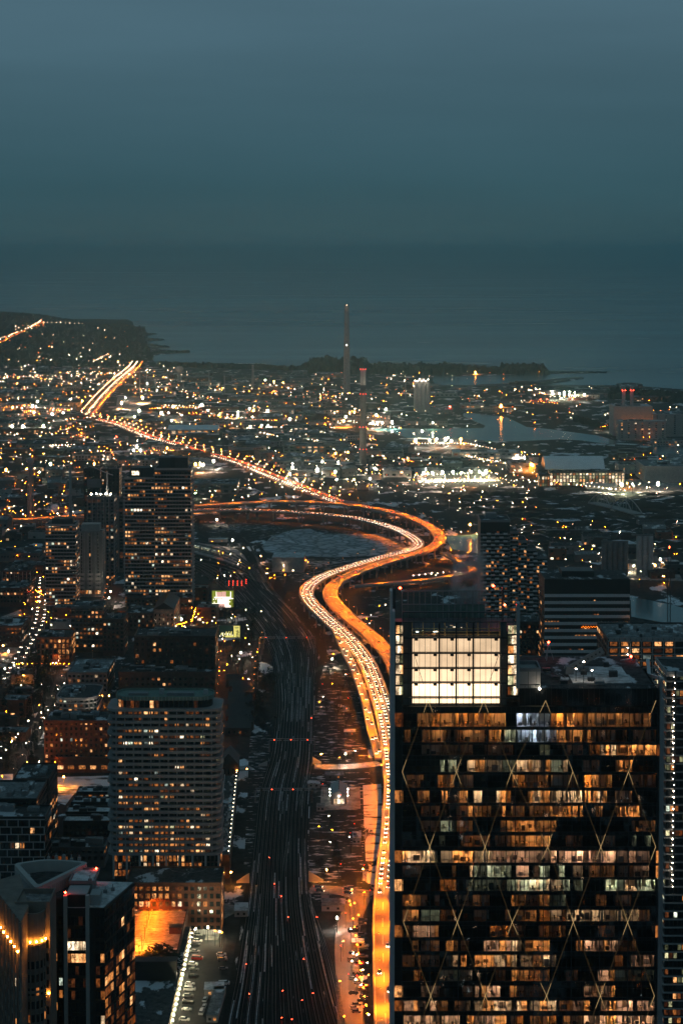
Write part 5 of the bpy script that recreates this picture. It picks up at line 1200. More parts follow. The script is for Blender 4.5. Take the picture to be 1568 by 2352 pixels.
# the crown: a glass box with luminous cloth screens in it
XC0, XC1 = lx(140), lx(728); XS0, XS1 = lx(187), lx(635)
def screen_mat():
    m = bpy.data.materials.new('luminous_screen'); m.use_nodes = True; MATS['luminous_screen'] = m; t = m.node_tree; t.nodes.clear(); o = nn(t, 'OutputMaterial'); e = nn(t, 'Emission')
    g = nn(t, 'NewGeometry'); mpn = nn(t, 'Mapping', Scale=(.16, .2, .22)); t.links.new(g.outputs['Position'], mpn.inputs[0]); n = nn(t, 'TexNoise', Scale=1, Detail=3); t.links.new(mpn.outputs[0], n.inputs['Vector'])
    oi = nn(t, 'ObjectInfo'); sx = nn(t, 'SeparateColor'); t.links.new(oi.outputs['Color'], sx.inputs[0])
    r = nn(t, 'MapRange'); r.inputs['From Min'].default_value = .3; r.inputs['From Max'].default_value = .7; r.inputs['To Min'].default_value = .84; r.inputs['To Max'].default_value = 1.14; t.links.new(n.outputs['Fac'], r.inputs['Value'])
    mu = nn(t, 'Math', _operation='MULTIPLY'); t.links.new(r.outputs[0], mu.inputs[0]); t.links.new(sx.outputs[0], mu.inputs[1])
    t.links.new(mu.outputs[0], e.inputs['Strength']); e.inputs['Color'].default_value = (1, .67, .40, 1); t.links.new(e.outputs[0], o.inputs[0])
screen_mat()
yr = [322, 401, 478, 552, 628, 664]; xr = [187, 325, 411, 497, 635]
for i in range(5):
    for j in range(4):
        xa, xb = lx(xr[j]) + .15, lx(xr[j + 1]) - .15; za, zb_ = TZ('J', yr[i + 1]) + .2, TZ('J', yr[i]) - .2
        b = MB(); b.poly([(0, 0, 0), (xb - xa, 0, 0), (xb - xa, 0, zb_ - za), (0, 0, zb_ - za)]); b.box(0, xb - xa, .02, .2, 0, zb_ - za); s = b.build('light_screen', 'luminous_screen', tw, (xa, 1.6, za)); lv = (1.2, 1.3, 1.7, 3.2, 2.6)[i] / 1.0 * R.uniform(.93, 1.07); s.color = (lv, lv, lv, 1)
mb = MB(); mb.box(XC0, XC1, 3, 24, ZROOF - 1, TZ('J', 300)); mb.build('crown_core', 'dark_clad', tw)
mb = MB(); mb.box(XC0, XS0 - .1, 1.2, 2.9, ZCB, TZ('J', 245)); mb.box(XS1 + .1, lx(667), 1.2, 2.9, ZCB, TZ('J', 245)); mb.build('crown_side_panel', 'grey_clad', tw)
zc = sorted([ZCB, TZ('J', 628), TZ('J', 552), TZ('J', 478), TZ('J', 401), TZ('J', 322), TZ('J', 240), ZCR]); ncol = 21; cw = (XC1 - XC0) / ncol
for i in range(ncol):
    for j in range(len(zc) - 1):
        o = bpy.data.objects.new('glass_pane', gpane(cw, zc[j + 1] - zc[j])); COL.objects.link(o); o.parent = tw; o.location = (XC0 + i * cw, -.02, zc[j]); o.rotation_euler = (R.uniform(-.006, .006), 0, 0)
for i in range(ncol + 1): b = MB(); b.box(-.05, .05, -.1, .12, ZCB, ZCR); b.build('mullion', 'dark_steel', tw, (XC0 + i * cw, 0, 0))
for x in (325, 411, 497): b = MB(); b.box(-.22, .22, .2, 1.3, ZCB, TZ('J', 245)); b.build('crown_post', 'dark_steel', tw, (lx(x), 0, 0))
for z in zc[1:]: b = MB(); b.box(XC0, XC1, -.12, .6, -.14, .14); b.build('transom', 'dark_steel', tw, (0, 0, z))
for i in range(1, 5):
    for j in range(5): b = MB(); b.box(-.5, .5, .3, 1.2, -.85, -.15); b.build('bracket', 'dark_steel', tw, (lx(xr[j]) + (1.2 if j == 0 else -1.2), 0, TZ('J', yr[i - 1])))
for (x0_, y0_, x1_, y1_) in ((195, 400, 245, 560), (630, 400, 575, 560)): b = MB(); b.bar((lx(x0_), .5, TZ('J', y0_)), (lx(x1_), .5, TZ('J', y1_)), .09); b.build('tie_rod', 'dark_steel', tw)
for y in (283, 298, 312): b = MB(); b.bar((XS0, 2.6, TZ('J', y)), (XS1, 2.6, TZ('J', y)), .17, 0, 4); b.build('lit_truss', 'gold_metal', tw)
for k in range(9): x = XS0 + (XS1 - XS0) * k / 8; b = MB(); b.bar((x, 2.6, TZ('J', 250)), (x, 2.6, TZ('J', 318)), .14, 0, 4); b.build('lit_truss', 'gold_metal', tw)
for k in range(9): x = XS0 + (XS1 - XS0) * R.random(); q_ = R.uniform(.1, .7); b = MB(); b.box(-q_, q_, 0, .15, 0, .14); b.build('strip_light', R.choice(['fixture_white', 'win_white', 'bulb_far_cool', 'win_warm']), tw, (x, 2.2, TZ('J', R.uniform(255, 316))))
# far side of the crown: curved screen wall
xs_ = [150 + 440 * k / 14 for k in range(15)]
for k in range(14):
    ya = 27 + 3 * math.sin(math.pi * k / 14); yb = 27 + 3 * math.sin(math.pi * (k + 1) / 14); p, q = (lx(xs_[k]), ya), (lx(xs_[k + 1]), yb); dp = 1 + ya / YT
    zA = PY(784, px('J', 0, 185)[1], YT + ya).z; zM = PY(784, px('J', 0, 150)[1], YT + ya).z; zB = PY(784, px('J', 0, 82)[1], YT + ya).z
    b = MB(); b.poly([(p[0], p[1], zA - 3), (q[0], q[1], zA - 3), (q[0], q[1], zM), (p[0], p[1], zM)], 0); b.box(p[0], q[0], ya + .02, ya + .1, zA - 3, zM, 0); b.build('screen_panel', 'copper_roof', tw)
    b = MB(); b.poly([(p[0], p[1], zM), (q[0], q[1], zM), (q[0], q[1], zB), (p[0], p[1], zB)]); b.build('screen_pane', 'smoked_glass', tw)
    b = MB(); b.box(p[0] - .09, p[0] + .09, ya - .12, ya + .1, zA - 3, zB); b.box(p[0], q[0], ya - .1, ya + .1, zM - .12, zM + .12); b.box(p[0], q[0], ya - .1, ya + .1, zB - .12, zB + .12); b.build('screen_frame', 'steel', tw)
b = MB(); b.box(lx(714), lx(731), -1.2, 2.5, ZROOF, TZ('J', 142)); b.build('crown_blade', 'steel', tw)
b = MB(); b.box(lx(672), lx(680), 20, 22, ZROOF, PY(784, px('J', 0, 68)[1], YT + 20).z); b.box(lx(100), lx(112), 20, 22, ZROOF, PY(784, px('J', 0, 70)[1], YT + 20).z); b.build('crown_post', 'dark_steel', tw)
# roof on the right: deck, penthouse, parapet glass, rails, access crane
b = MB(); b.box(XC1 + .3, WT, 1, 45, ZROOF - 1, ZROOF - .6); b.build('roof', 'roof_dark', tw)
zf = TZ('J', 560)
for i in range(26):
    xa = lx(732) + (WT - lx(732)) * i / 26; w = (WT - lx(732)) / 26; b = MB(); b.poly([(.04, 0, 0), (w - .04, 0, 0), (w - .04, 0, zf - ZCB), (.04, 0, zf - ZCB)]); b.build('glass_pane', 'smoked_glass', tw, (xa, -.03, ZCB))
    b = MB(); b.box(-.05, .05, -.12, .05, ZCB, zf); b.build('mullion', 'dark_steel', tw, (xa, 0, 0))
b = MB(); b.box(lx(732), WT, .6, .8, ZCB, zf - 1.2); b.build('parapet', 'black_clad', tw); b = MB(); b.box(lx(732), WT, -.15, .25, -.1, .1); b.build('transom', 'dark_steel', tw, (0, 0, zf))
zp0, zp1 = TZ('J', 612), TZ('J', 500)
b = MB(); b.box(lx(736), lx(842), 2, 12, zp0, zp1); b.build('penthouse', 'pale_concrete', tw); b = MB(); b.ring([(lx(734), 1.8), (lx(844), 1.8), (lx(844), 12.2), (lx(734), 12.2)], [(lx(742), 2.5), (lx(836), 2.5), (lx(836), 11.5), (lx(742), 11.5)], zp1, zp1 + 1.0); b.build('penthouse_parapet', 'grey_clad', tw)
for x in (780, 822): b = MB(); b.box(-.06, .06, 1.9, 2.0, zp0, zp1); b.build('seam', 'dark_steel', tw, (lx(x), 0, 0))
b = MB(); b.bar((lx(834), .5, ZCB + 3), (lx(834), .5, TZ('J', 590)), .12); b.build('lamp_post', 'dark_steel', tw); b = MB(); b.ball((lx(834), .4, TZ('J', 582)), .38); b.build('roof_lamp', 'flood_warm', tw)
for k in range(4): b = MB(); b.box(-.5, .5, 0, .1, 0, .15); b.build('roof_light', 'fixture_white', tw, (lx(800) + k * 1.4, 3 + .1 * k, zp0 - 1.2))
snw = MB(); snw.box(lx(1020), lx(1325), 8, 30, ZROOF - .58, ZROOF - .4); snw.build('roof_snow', 'roof_white', tw)
for x, y, z in ((1075, 8, 500), (1040, 10, 545), (1120, 9, 548)): b = MB(); b.bar((0, 0, 0), (0, 0, TZ('J', z) - ZROOF + 2), .1); b.ball((0, 0, TZ('J', z) - ZROOF + 2), .25, 1); b.build('roof_lamp', ['dark_steel', 'flood_warm'], tw, (lx(x), y, ZROOF - .5))
def fr(p, q, r=.14): 
    b = MB(); b.bar(p, q, r * 1.5, 0, 4); b.build('roof_frame', 'light_steel', tw)
def RP_(x, y, dy): v = PY(px('J', x, 0)[0], px('J', 0, y)[1], YT + dy); return Vector((v.x - X0, dy, v.z))
back = [(850, 440), (930, 455), (1010, 470), (1080, 480), (1150, 455), (1240, 440), (1310, 425)]
for (a, b_) in zip(back, back[1:]):
    fr(RP_(*a, 40), RP_(*b_, 40), .2); fr(RP_(a[0], 495, 40), RP_(b_[0], 495, 40)); fr(RP_(a[0], a[1], 40), RP_(a[0], 545, 40), .16)
    for s in (.25, .5, .75): x = a[0] + (b_[0] - a[0]) * s; fr(RP_(x, a[1] + (b_[1] - a[1]) * s, 40), RP_(x, 545, 40), .07)
fr(RP_(1305, 430, 40), RP_(1312, 555, 40), .35); fr(RP_(1148, 440, 40), RP_(1152, 545, 40), .3); fr(RP_(1330, 430, 38), RP_(1335, 520, 38), .2); fr(RP_(1388, 435, 38), RP_(1395, 510, 30), .5); fr(RP_(1395, 510, 30), RP_(1462, 530, 2), .4)
a, b_ = RP_(968, 492, 20), RP_(1160, 382, 22); bm = MB(); dvec = (b_ - a).normalized(); up = Vector((-dvec.z, 0, dvec.x)); bm.obox((a + b_) / 2, (b_ - a) / 2, (0, .45, 0), up * 1.0); 
cr = thing('access_crane', 'grey roof access crane with a slanted perforated jib on the office tower roof', 'crane', (X0, YT, 0)); bm.build('jib', 'grey_clad', cr)
for k in range(9):
    c = a.lerp(b_, (k + .7) / 9.6) + Vector((0, -.47, 0)); h = MB(); h.lathe((0, 0, 0), [(.28, 0), (.28, .05)], 8); o = h.build('hole', 'black_clad', cr, c); o.rotation_euler = (rad(90), 0, 0)
bm = MB(); bm.box(-1.2, 1.2, -1, 1, 0, 2.4); bm.build('base', 'grey_clad', cr, (a.x + 1.2, 20, ZROOF - .4)); bm = MB(); bm.bar((a.x + 1.2, 20, ZROOF + 1.9), a + Vector((1, 0, .2)), .6); bm.build('mast', 'grey_clad', cr)
for k in range(9): b = MB(); b.box(-R.uniform(.6, 1.6), R.uniform(.6, 1.6), -.8, .8, 0, R.uniform(.6, 1.8)); b.build('roof_unit', R.choice(['grey_clad', 'dark_clad', 'dark_steel']), tw, (lx(R.uniform(860, 1300)), R.uniform(6, 34), ZROOF - .4))
for (x, y, dy, lab) in ((127, 66, 21, 'red beacon on the left rear post of the glowing crown'), (602, 55, 27, 'red beacon on the curved rear screen of the glowing crown'), (660, 152, 20, 'red beacon on the right rear post of the glowing crown'), (1303, 415, 40, 'red beacon on the roof frame at the right end of the office tower')):
    q = RP_(x, y, dy); beacon((q.x + X0, YT + dy, q.z - 1.2), .8, lab)
q = RP_(883, 342, 40); mast = thing('radio_mast', 'small three-legged mast with a red lamp on the office tower roof', 'mast', (q.x + X0, YT + 40, ZROOF - .5)); h = q.z - ZROOF
for k in range(3): b = MB(); b.bar((1.6 * math.cos(2.1 * k), 1.6 * math.sin(2.1 * k), 0), (0, 0, h), .1); b.build('leg', 'light_steel', mast)
b = MB(); b.ball((0, 0, h + .4), .42); b.build('lamp', 'bulb_red', mast)
BLOCKED.append((X0 + WT / 2, YT + 22, 60))
# rising steam behind the crown
st = MB(); st.lathe((0, 0, 0), [(6.6, 0), (6.6, 27)], 16); q = RP_(480, 185, 30); so = st.build('steam', 'asphalt', None, (q.x + X0, YT + 34, q.z - 1))
sm = bpy.data.materials.new('steam'); sm.use_nodes = True; t = sm.node_tree; t.nodes.clear(); o = nn(t, 'OutputMaterial'); v = t.nodes.new('ShaderNodeVolumePrincipled'); v.inputs['Color'].default_value = (.95, .97, 1, 1)
g = nn(t, 'TexCoord'); n = nn(t, 'TexNoise', Scale=.16, Detail=4); t.links.new(g.outputs['Object'], n.inputs['Vector']); r = nn(t, 'MapRange'); r.inputs['From Min'].default_value = .42; r.inputs['From Max'].default_value = .8; r.inputs['To Max'].default_value = 2.2; t.links.new(n.outputs['Fac'], r.inputs['Value'])
vm = nn(t, 'VectorMath', _operation='MULTIPLY'); vm.inputs[1].default_value = (1 / 6.5, 1 / 6.5, 0); t.links.new(g.outputs['Object'], vm.inputs[0]); ln = nn(t, 'VectorMath', _operation='LENGTH'); t.links.new(vm.outputs[0], ln.inputs[0])
fa = nn(t, 'MapRange', _interpolation_type='SMOOTHSTEP'); fa.inputs['From Min'].default_value = 1; fa.inputs['From Max'].default_value = .1; t.links.new(ln.outputs['Value'], fa.inputs['Value'])
sz = nn(t, 'SeparateXYZ'); t.links.new(g.outputs['Object'], sz.inputs[0]); fz_ = nn(t, 'MapRange', _interpolation_type='SMOOTHSTEP'); fz_.inputs['From Min'].default_value = 26; fz_.inputs['From Max'].default_value = 2; t.links.new(sz.outputs['Z'], fz_.inputs['Value'])
m1 = nn(t, 'Math', _operation='MULTIPLY'); t.links.new(fa.outputs[0], m1.inputs[0]); t.links.new(fz_.outputs[0], m1.inputs[1]); m2 = nn(t, 'Math', _operation='MULTIPLY'); t.links.new(m1.outputs[0], m2.inputs[0]); t.links.new(r.outputs[0], m2.inputs[1])
t.links.new(m2.outputs[0], v.inputs['Density']); t.links.new(v.outputs[0], o.inputs['Volume']); so.data.materials.clear(); so.data.materials.append(sm); tag(so, None, None, None, 'stuff')
# ------------------------------------------------------------------ landmarks of the port lands, from far to near
def stack(name, label, u, vt, d, r0, r1, mats=('concrete', 'pale_concrete'), cap=8., reds=(), cat='chimney'):
    p = PY(u, vt, d); t = thing(name, label, cat, (p.x, d, 0)); H = p.z
    mb = MB(); mb.lathe((0, 0, 0), [(r0, 0), (r0 + (r1 - r0) * .5, H * .5), (r1 + (r0 - r1) * cap / H, H - cap)], 16); mb.build('shaft', mats[0], t, smooth=True)
    mb = MB(); mb.lathe((0, 0, 0), [(r1 + .15, H - cap), (r1, H), (r1 * .7, H), (r1 * .7, H - 1)], 16); mb.build('cap', mats[1], t, smooth=True)
    for z, n, m, rr in reds:
        for k in range(n): a = math.pi * (1 + (k + .5) / n); b = MB(); b.ball((0, 0, 0), rr); rad_ = r0 + (r1 - r0) * z / H + .6; b.build('warning_lamp', m, t, (rad_ * math.cos(a), rad_ * math.sin(a), z))
    BLOCKED.append((p.x, d, r0 + 6)); return t
H1 = PY(0, 698, 4640).z; stack('power_station_chimney', 'very tall tapering concrete chimney rising above the horizon', 796, 698, 4640, 8.6, 5.6, cap=17, reds=((H1 - 2, 1, 'bulb_far_warm', .8), (H1 * .54, 1, 'flood_warm', .8)))
H2 = PY(0, 846, 3020).z; stack('incinerator_chimney', 'tall dark chimney with a white top and rings of red lamps', 833.5, 846, 3020, 5.6, 4.2, ('dark_concrete', 'white_panel'), 26, reds=[(z, 3, 'bulb_far_red', .75) for z in (H2 - 1, H2 - 40, H2 * .42, H2 * .2)])
for u, vt, d, r in ((580.5, 838, 4700, 2.6), (480, 854, 4650, 1.4), (515.5, 862, 4550, 1.4), (358, 866, 4480, 1.2), (336.5, 862, 4450, 1.2), (321, 850, 4400, .9), (161, 1065, 2300, 1.6), (931, 868, 4400, 1.)):
    stack('thin_chimney', ('tallest dark thin chimney' if u == 580.5 else 'thin pale chimney') + ' ' + where(u, vt + 40), u, vt, d, r * 1.2, r, cap=3).__setitem__('group', 'thin chimneys of the port works')
def water_tower(label, u0, u1, vt, vn, vb, d, leg):
    a, b_ = PY(u0, vt, d), PY(u1, vt, d); R_ = (b_.x - a.x) / 2; H = a.z; hn = PY(784, vn, d).z; t = thing('water_tower', label, 'water tower', ((a.x + b_.x) / 2, d, 0))
    mb = MB(); mb.lathe((0, 0, 0), [(R_ * .4, hn - R_ * .2), (R_, hn + (H - hn) * .35), (R_, H - (H - hn) * .3), (R_ * .6, H - .6), (.3, H)], 18); mb.build('tank', 'pale_concrete', t, smooth=True)
    mb = MB()
    if leg: 
        mb.lathe((0, 0, 0), [(R_ * .55, 0), (R_ * .4, hn)], 14)
    else:
        for k in range(6): c, s = math.cos(k * 1.047), math.sin(k * 1.047); mb.bar((R_ * .8 * c, R_ * .8 * s, 0), (R_ * .7 * c, R_ * .7 * s, hn), .4)
        mb.lathe((0, 0, 0), [(R_ * .25, 0), (R_ * .25, hn)], 8)
    mb.build('shaft', 'concrete', t); BLOCKED.append(((a.x + b_.x) / 2, d, R_ + 4))
water_tower('pale mushroom-shaped water tower near the far shore', 403, 421, 841, 853, 882, 4900, True)
water_tower('pale water tower on tall legs left of the dark towers', 61, 78, 1050, 1066, 1142, 2480, False)
# silos
d = 4080.; H = PY(0, 879, d).z
t = thing('grain_silos', 'cluster of tall pale cylindrical silos with bright lamps on top', 'silo', (PY(968, 900, d).x, d, 0))
for k in range(4): mb = MB(); mb.lathe((0, 0, 0), [(4.6, 0), (4.6, H)], 14); mb.build('silo', 'pale_concrete', t, (-12.5 + 8.6 * k, 0, 0), smooth=True)
mb = MB(); mb.box(-16, 16, -2, 6, H, H + 5); mb.box(-6, 6, 0, 5, H + 5, H + 10); mb.build('head_house', 'concrete', t)
for k in range(7): b = MB(); b.ball((0, 0, 0), .7); b.build('lamp', 'flood_warm', t, (-14 + 4.6 * k, -3, H + R.uniform(2, 9)))
d = 2030.
for u0, u1, vt, lab, n in ((1381, 1442, 1246, 'row of dark concrete silos right of the stepped condominium', 5), (1461, 1500, 1231, 'tall concrete silo block lit from below by floodlights', 3)):
    a, b_ = PY(u0, vt, d), PY(u1, vt, d); w = b_.x - a.x; t = thing('concrete_silos', lab, 'silo', ((a.x + b_.x) / 2, d, 0)); r = w / n / 2
    for k in range(n): mb = MB(); mb.lathe((0, 0, 0), [(r, 0), (r, a.z)], 14); mb.build('silo', 'dark_concrete' if n == 5 else 'concrete', t, (-w / 2 + r + 2 * r * k, 0, 0), smooth=True)
    mb = MB(); mb.box(-w / 2, w / 2, -1, r, a.z, a.z + 1.5); mb.build('roof', 'dark_concrete', t)
# power plant with twin stacks
t, w, D, H, loc = block('power_plant', 'large pale windowless power plant by the channel', 'power plant', 1409, 1498, 934, d=3560, depth=60, wall='pale_concrete', lit=0, sp=30, ww=3, units=3, roof='roof_white', zbase=400)
block('power_plant_wing', 'lower pale wing right of the power plant', 'building', 1499, 1620, 952, d=3550, depth=70, wall='concrete', lit=.1, sp=16, ww=3, units=8, roof='roof_white')
block('power_plant_annex', 'low lit annex in front of the power plant', 'building', 1420, 1530, 968, d=3480, depth=30, wall='concrete', lit=.2, sp=12, ww=3, units=4, roof='roof_white')
for u in (1432, 1450.5):
    hh = PY(0, 886, 3570).z; tt = stack('twin_stack', 'left pale stack of the pair above the power plant' if u < 1440 else 'right pale stack of the pair above the power plant', u, 886, 3570, 3.4, 3.2, ('concrete', 'concrete'), 4, reds=((hh - 8, 2, 'bulb_red', .6), (hh - 8, 3, 'bulb_far_red', .6))); 
# arched-roof hall with glazed offices in front
d = 2900.; a, b_ = PY(1236, 1080, d), PY(1389, 1080, d); t = thing('arched_hall', 'long hall with a smooth white barrel roof', 'hall', (a.x, d, 0)); w = b_.x - a.x
ar = PY(1262, 1080, d).x - a.x; hb = PY(0, 1078, d).z; ht = PY(0, 1047, d + 30).z; n = 10
mb = MB(); mb.box(0, w, 0, 60, 0, hb); mb.build('wall', 'dark_clad', t)
mb = MB(); prof = [(60 * k / n, hb + (ht - hb) * math.sin(math.pi * k / n)) for k in range(n + 1)]
for (y0, z0), (y1, z1) in zip(prof, prof[1:]): mb.poly([(ar * .6, y0, z0), (w, y0, z0), (w, y1, z1), (ar * .6, y1, z1)])
mb.build('roof', 'white_roof', t, smooth=True); mb = MB(); mb.poly([(ar * .6, y, z) for y, z in prof][::-1]); mb.poly([(w, y, z) for y, z in prof]); mb.build('gable', 'dark_clad', t)
for k in range(5): b = MB(); b.ball((0, 0, 0), .9); b.build('lamp', 'flood_green', t, (20 + k * (w - 30) / 4.4, -2, hb - 2))
t, w, D, H, loc = block('glazed_office', 'long glazed office building with every bay lit in front of the barrel-roofed hall', 'office building', 1262, 1434, 1085, d=2800, depth=24, pitch=5, sp=4.6, ww=3.2, wh=4.0, lit=.8, wall='dark_clad', mix=(('warm', .25), ('white', .45), ('green', .3)), units=4, zbase=.6, cluster=False)
block('glazed_office', 'shorter glazed wing left of the long glazed office', 'office building', 1238, 1262, 1090, d=2790, depth=24, pitch=5, sp=3.6, ww=2.4, wh=3.8, lit=.7, wall='dark_clad', mix=(('warm', .4), ('white', .3), ('green', .3)), units=1, zbase=.6, cluster=False)
block('grey_shed', 'big grey shed at the right edge beside the barrel-roofed hall', 'warehouse', 1480, 1640, 1072, d=2850, depth=90, wall='concrete', lit=0, zbase=200, units=2, roof='roof_grey')
block('yellow_lit_shed', 'shed with a yellow floodlit wall right of the barrel-roofed hall', 'warehouse', 1420, 1472, 1068, d=2960, depth=40, wall='pale_concrete', lit=.1, units=0, sp=12, zbase=2)
q = G(1380, 1122); t = thing('round_tent', 'low round-roofed white tent in front of the glazed office', 'tent', (q.x, q.y, 0)); mb = MB()
for k in range(6): a0, a1 = math.pi * k / 6, math.pi * (k + 1) / 6; mb.poly([(-22, -8 * math.cos(a0), 8 * math.sin(a0)), (-22, -8 * math.cos(a1), 8 * math.sin(a1)), (22, -8 * math.cos(a1), 8 * math.sin(a1)), (22, -8 * math.cos(a0), 8 * math.sin(a0))][::-1])
mb.build('roof', 'white_panel', t, smooth=True); mb = MB(); mb.poly([(22, -8 * math.cos(math.pi * k / 6), 8 * math.sin(math.pi * k / 6)) for k in range(7)][::-1]); mb.build('end_wall', 'white_panel', t)
# white arch bridge
p0, p1, p2 = G(1361, 1160), G(1412, 1172), G(1463, 1186); t = thing('arch_bridge', 'white steel bridge of two leaning arches over the river mouth', 'bridge', (p0.x, p0.y, 0))
for (a, b_) in ((p0, p1), (p1, p2)):
    for s in (-7, 7):
        mb = MB(); e = (b_ - a); nrm = Vector((e.y, -e.x, 0)).normalized(); pv = None
        for k in range(15):
            f = k / 14; pt = a + e * f + nrm * (s * (1 - .4 * math.sin(math.pi * f))) + Vector((0, 0, 4 + 15 * math.sin(math.pi * f))) - Vector((p0.x, p0.y, 0))
            if pv is not None: mb.bar(pv, pt, .75, 0, 5)
            pv = pt
        mb.build('arch', 'white_panel', t)
        for k in range(1, 14, 2):
            f = k / 14; pt = a + e * f + nrm * (s * (1 - .4 * math.sin(math.pi * f))) - Vector((p0.x, p0.y, 0)); hb_ = MB(); hb_.bar(pt + Vector((0, 0, 4)), pt + Vector((0, 0, 4 + 15 * math.sin(math.pi * f))), .16); hb_.build('hanger', 'white_panel', t)
mb = MB(); strip(mb, [p - Vector((p0.x, p0.y, 0)) for p in (p0, p1, p2)], -8, 8, 2.6, 4); mb.build('deck', 'concrete', t)
# floodlit orange works
for u0, u1, vt, dd, lab in ((762, 838, 960, 973, 'low works hall washed orange by floodlights beside the dark chimney'), (560, 700, 972, 985, 'flat industrial hall in the middle of the port lands'), (650, 755, 982, 996, 'long pale shed with a lit front in the port lands')):
    block('works_hall', lab, 'works hall', u0, u1, vt, vb=dd, depth=50, wall='concrete' if 'orange' in lab else 'dark_concrete', lit=.5, pitch=6, sp=9, ww=5, wh=3, units=5, zbase=1, mix=(('warm', .6), ('white', .4)))
t = thing('white_roof_depot', 'pale gable-roofed depot beside the straight lamp-lined road', 'depot', (G(443, 998).x, G(443, 998).y, 0)); 
mb = MB(); mb.box(-45, 45, 0, 50, 0, 9); mb.build('wall', 'concrete', t); mb = MB(); mb.poly([(-47, -1, 9), (47, -1, 9), (47, 25, 16), (-47, 25, 16)]); mb.poly([(47, 51, 9), (-47, 51, 9), (-47, 25, 16), (47, 25, 16)]); mb.poly([(47, -1, 9), (47, 51, 9), (47, 25, 16)]); mb.poly([(-47, 51, 9), (-47, -1, 9), (-47, 25, 16)]); mb.build('roof', 'white_roof', t)
windows(t, [(-36 + 12 * k, -.1, 1, 0, 7, 6, R.choice(['warm', 'white', 'glass'])) for k in range(7)]); BLOCKED.append((t.location.x, t.location.y + 25, 55))
for u0, u1, vt, dd, lab in ((440, 545, 1112, 1134, 'broad flat snowy-roofed warehouse right of the twin towers'), (735, 752, 922, 944, 'dark narrow block left of the chimney'), (755, 760, 912, 942, 'pale slim block left of the chimney'), (650, 800, 1024, 1040, 'very long low grey shed before the dark chimney'), (655, 760, 1082, 1094, 'long market shed with lit bays under a star-bright lamp')):
    block('warehouse', lab, 'warehouse', u0, u1, vt, vb=dd, depth=60 if u1 - u0 > 60 else 25, wall='dark_concrete', lit=.35, pitch=6, sp=10, ww=6, wh=3, units=5, zbase=1, roof='roof_grey', mix=(('warm', .5), ('white', .5)))
for u0, u1, vt, dd, lab in ((1040, 1190, 1040, 1057, 'wide flat warehouse with a bright loading front'), (1170, 1235, 1066, 1086, 'dark box warehouse left of the barrel-roofed hall'), (1058, 1112, 930, 938, 'small pale shed on the channel bank'), (990, 1050, 903, 911, 'long low shed near the outer harbour'), (880, 945, 1082, 1096, 'low white-lit depot below the row of floodlights')):
    block('warehouse', lab, 'warehouse', u0, u1, vt, vb=dd, depth=50, wall='concrete', lit=.4, pitch=6, sp=9, ww=6, wh=3, units=5, zbase=1, roof='roof_white', mix=(('warm', .5), ('white', .4), ('green', .1)))

# ------------------------------------------------------------------ right-hand buildings
d = 1700.; xa = PY(1106, 1198, d).x; 
t = thing('stepped_condo', 'dark condominium stepping down to the right with chequered pale balconies', 'apartment tower', (xa, d, 0))
steps = [(1103, 1171, 1196), (1171, 1190, 1222), (1190, 1210, 1243), (1210, 1232, 1262), (1232, 1256, 1280)]; ws = []
zs_ = PY(0, 1196, d).z; pit = 3.35
for n, (u0, u1, vt) in enumerate(steps):
    x0, x1 = PY(u0, vt, d).x - xa, PY(u1, vt, d).x - xa; H = PY(0, vt, d).z; mb = MB(); mb.box(x0, x1, 0, 34 - n * 2, 0, H); mb.build('wall', 'black_clad', t)
    mb = MB(); mb.box(x0 + .2, x1 - .2, .2, 33 - n * 2, H, H + .25); mb.build('roof', 'roof_dark', t)
    mb = MB(); mb.ring([(x0 - .1, -.1), (x1 + .1, -.1), (x1 + .1, 34 - n * 2), (x0 - .1, 34 - n * 2)], [(x0 + .2, .2), (x1 - .2, .2), (x1 - .2, 33.6 - n * 2), (x0 + .2, 33.6 - n * 2)], H - 1.4, H + .9); mb.build('parapet', 'grey_clad', t)
    k = 0; z = H - (12 if n == 0 else 4)
    while z > 3:
        b = MB(); b.box(x0 - .3, x1 + .25, -.5, 0, -.3, .25); b.build('floor_band', 'pale_concrete', t, (0, 0, z))
        x = x0 + (2 if k % 2 else 5.5)
        while x < x1 - 3:
            b = MB(); b.box(0, 3.6, -1.7, -.01, -.3, 1.15); b.build('balcony', 'pale_panel', t, (x, 0, z)); x += 7.4
        for j in range(max(1, int((x1 - x0) / 2.4))):
            ws.append((x0 + 1.2 + j * 2.4, 0, z + .5, 0, 1.9, 2.0, pick(.11, (('warm', .85), ('dim', .15)))))
        z -= pit; k += 1
windows(t, ws); b = MB(); b.ball((0, 0, 0), .5); b.build('roof_lamp', 'flood_warm', t, (12, 3, zs_ - 6)); b = MB(); b.box(4, 14, 12, 22, zs_, zs_ + 5); b.build('penthouse', 'grey_clad', t)
BLOCKED.append((xa + 30, d + 15, 45))
t, w, D, H, loc = block('slab_office', 'broad office slab with ribbed pale bands and a black mechanical top', 'office building', 1250, 1446, 1362, d=1450, depth=42, pitch=5.35, sp=2.3, ww=1.5, wh=2.2, lit=lambda li, f: .2 if 3 < li < 12 else .08, wall='black_clad', units=0, zbase=2, mix=(('warm', .9), ('dim', .1)))
mb = MB(); mb.box(-w / 2, w / 2, 0, D, H, H + 10.3); mb.build('mechanical_top', 'black_clad', t); mb = MB(); mb.box(-w / 2 + .3, w / 2 - .3, .3, D - .3, H + 10.3, H + 10.6); mb.build('roof', 'roof_dark', t); mb = MB(); mb.box(-w * .28, w * .1, 10, 30, H + 10.6, H + 15); mb.build('penthouse', 'black_clad', t)
rb = MB()
for k in range(46):
    x = -w / 2 + w * (k + .5) / 46; rb.box(x - .28, x + .28, -.35, 0, -.9, 1.3)
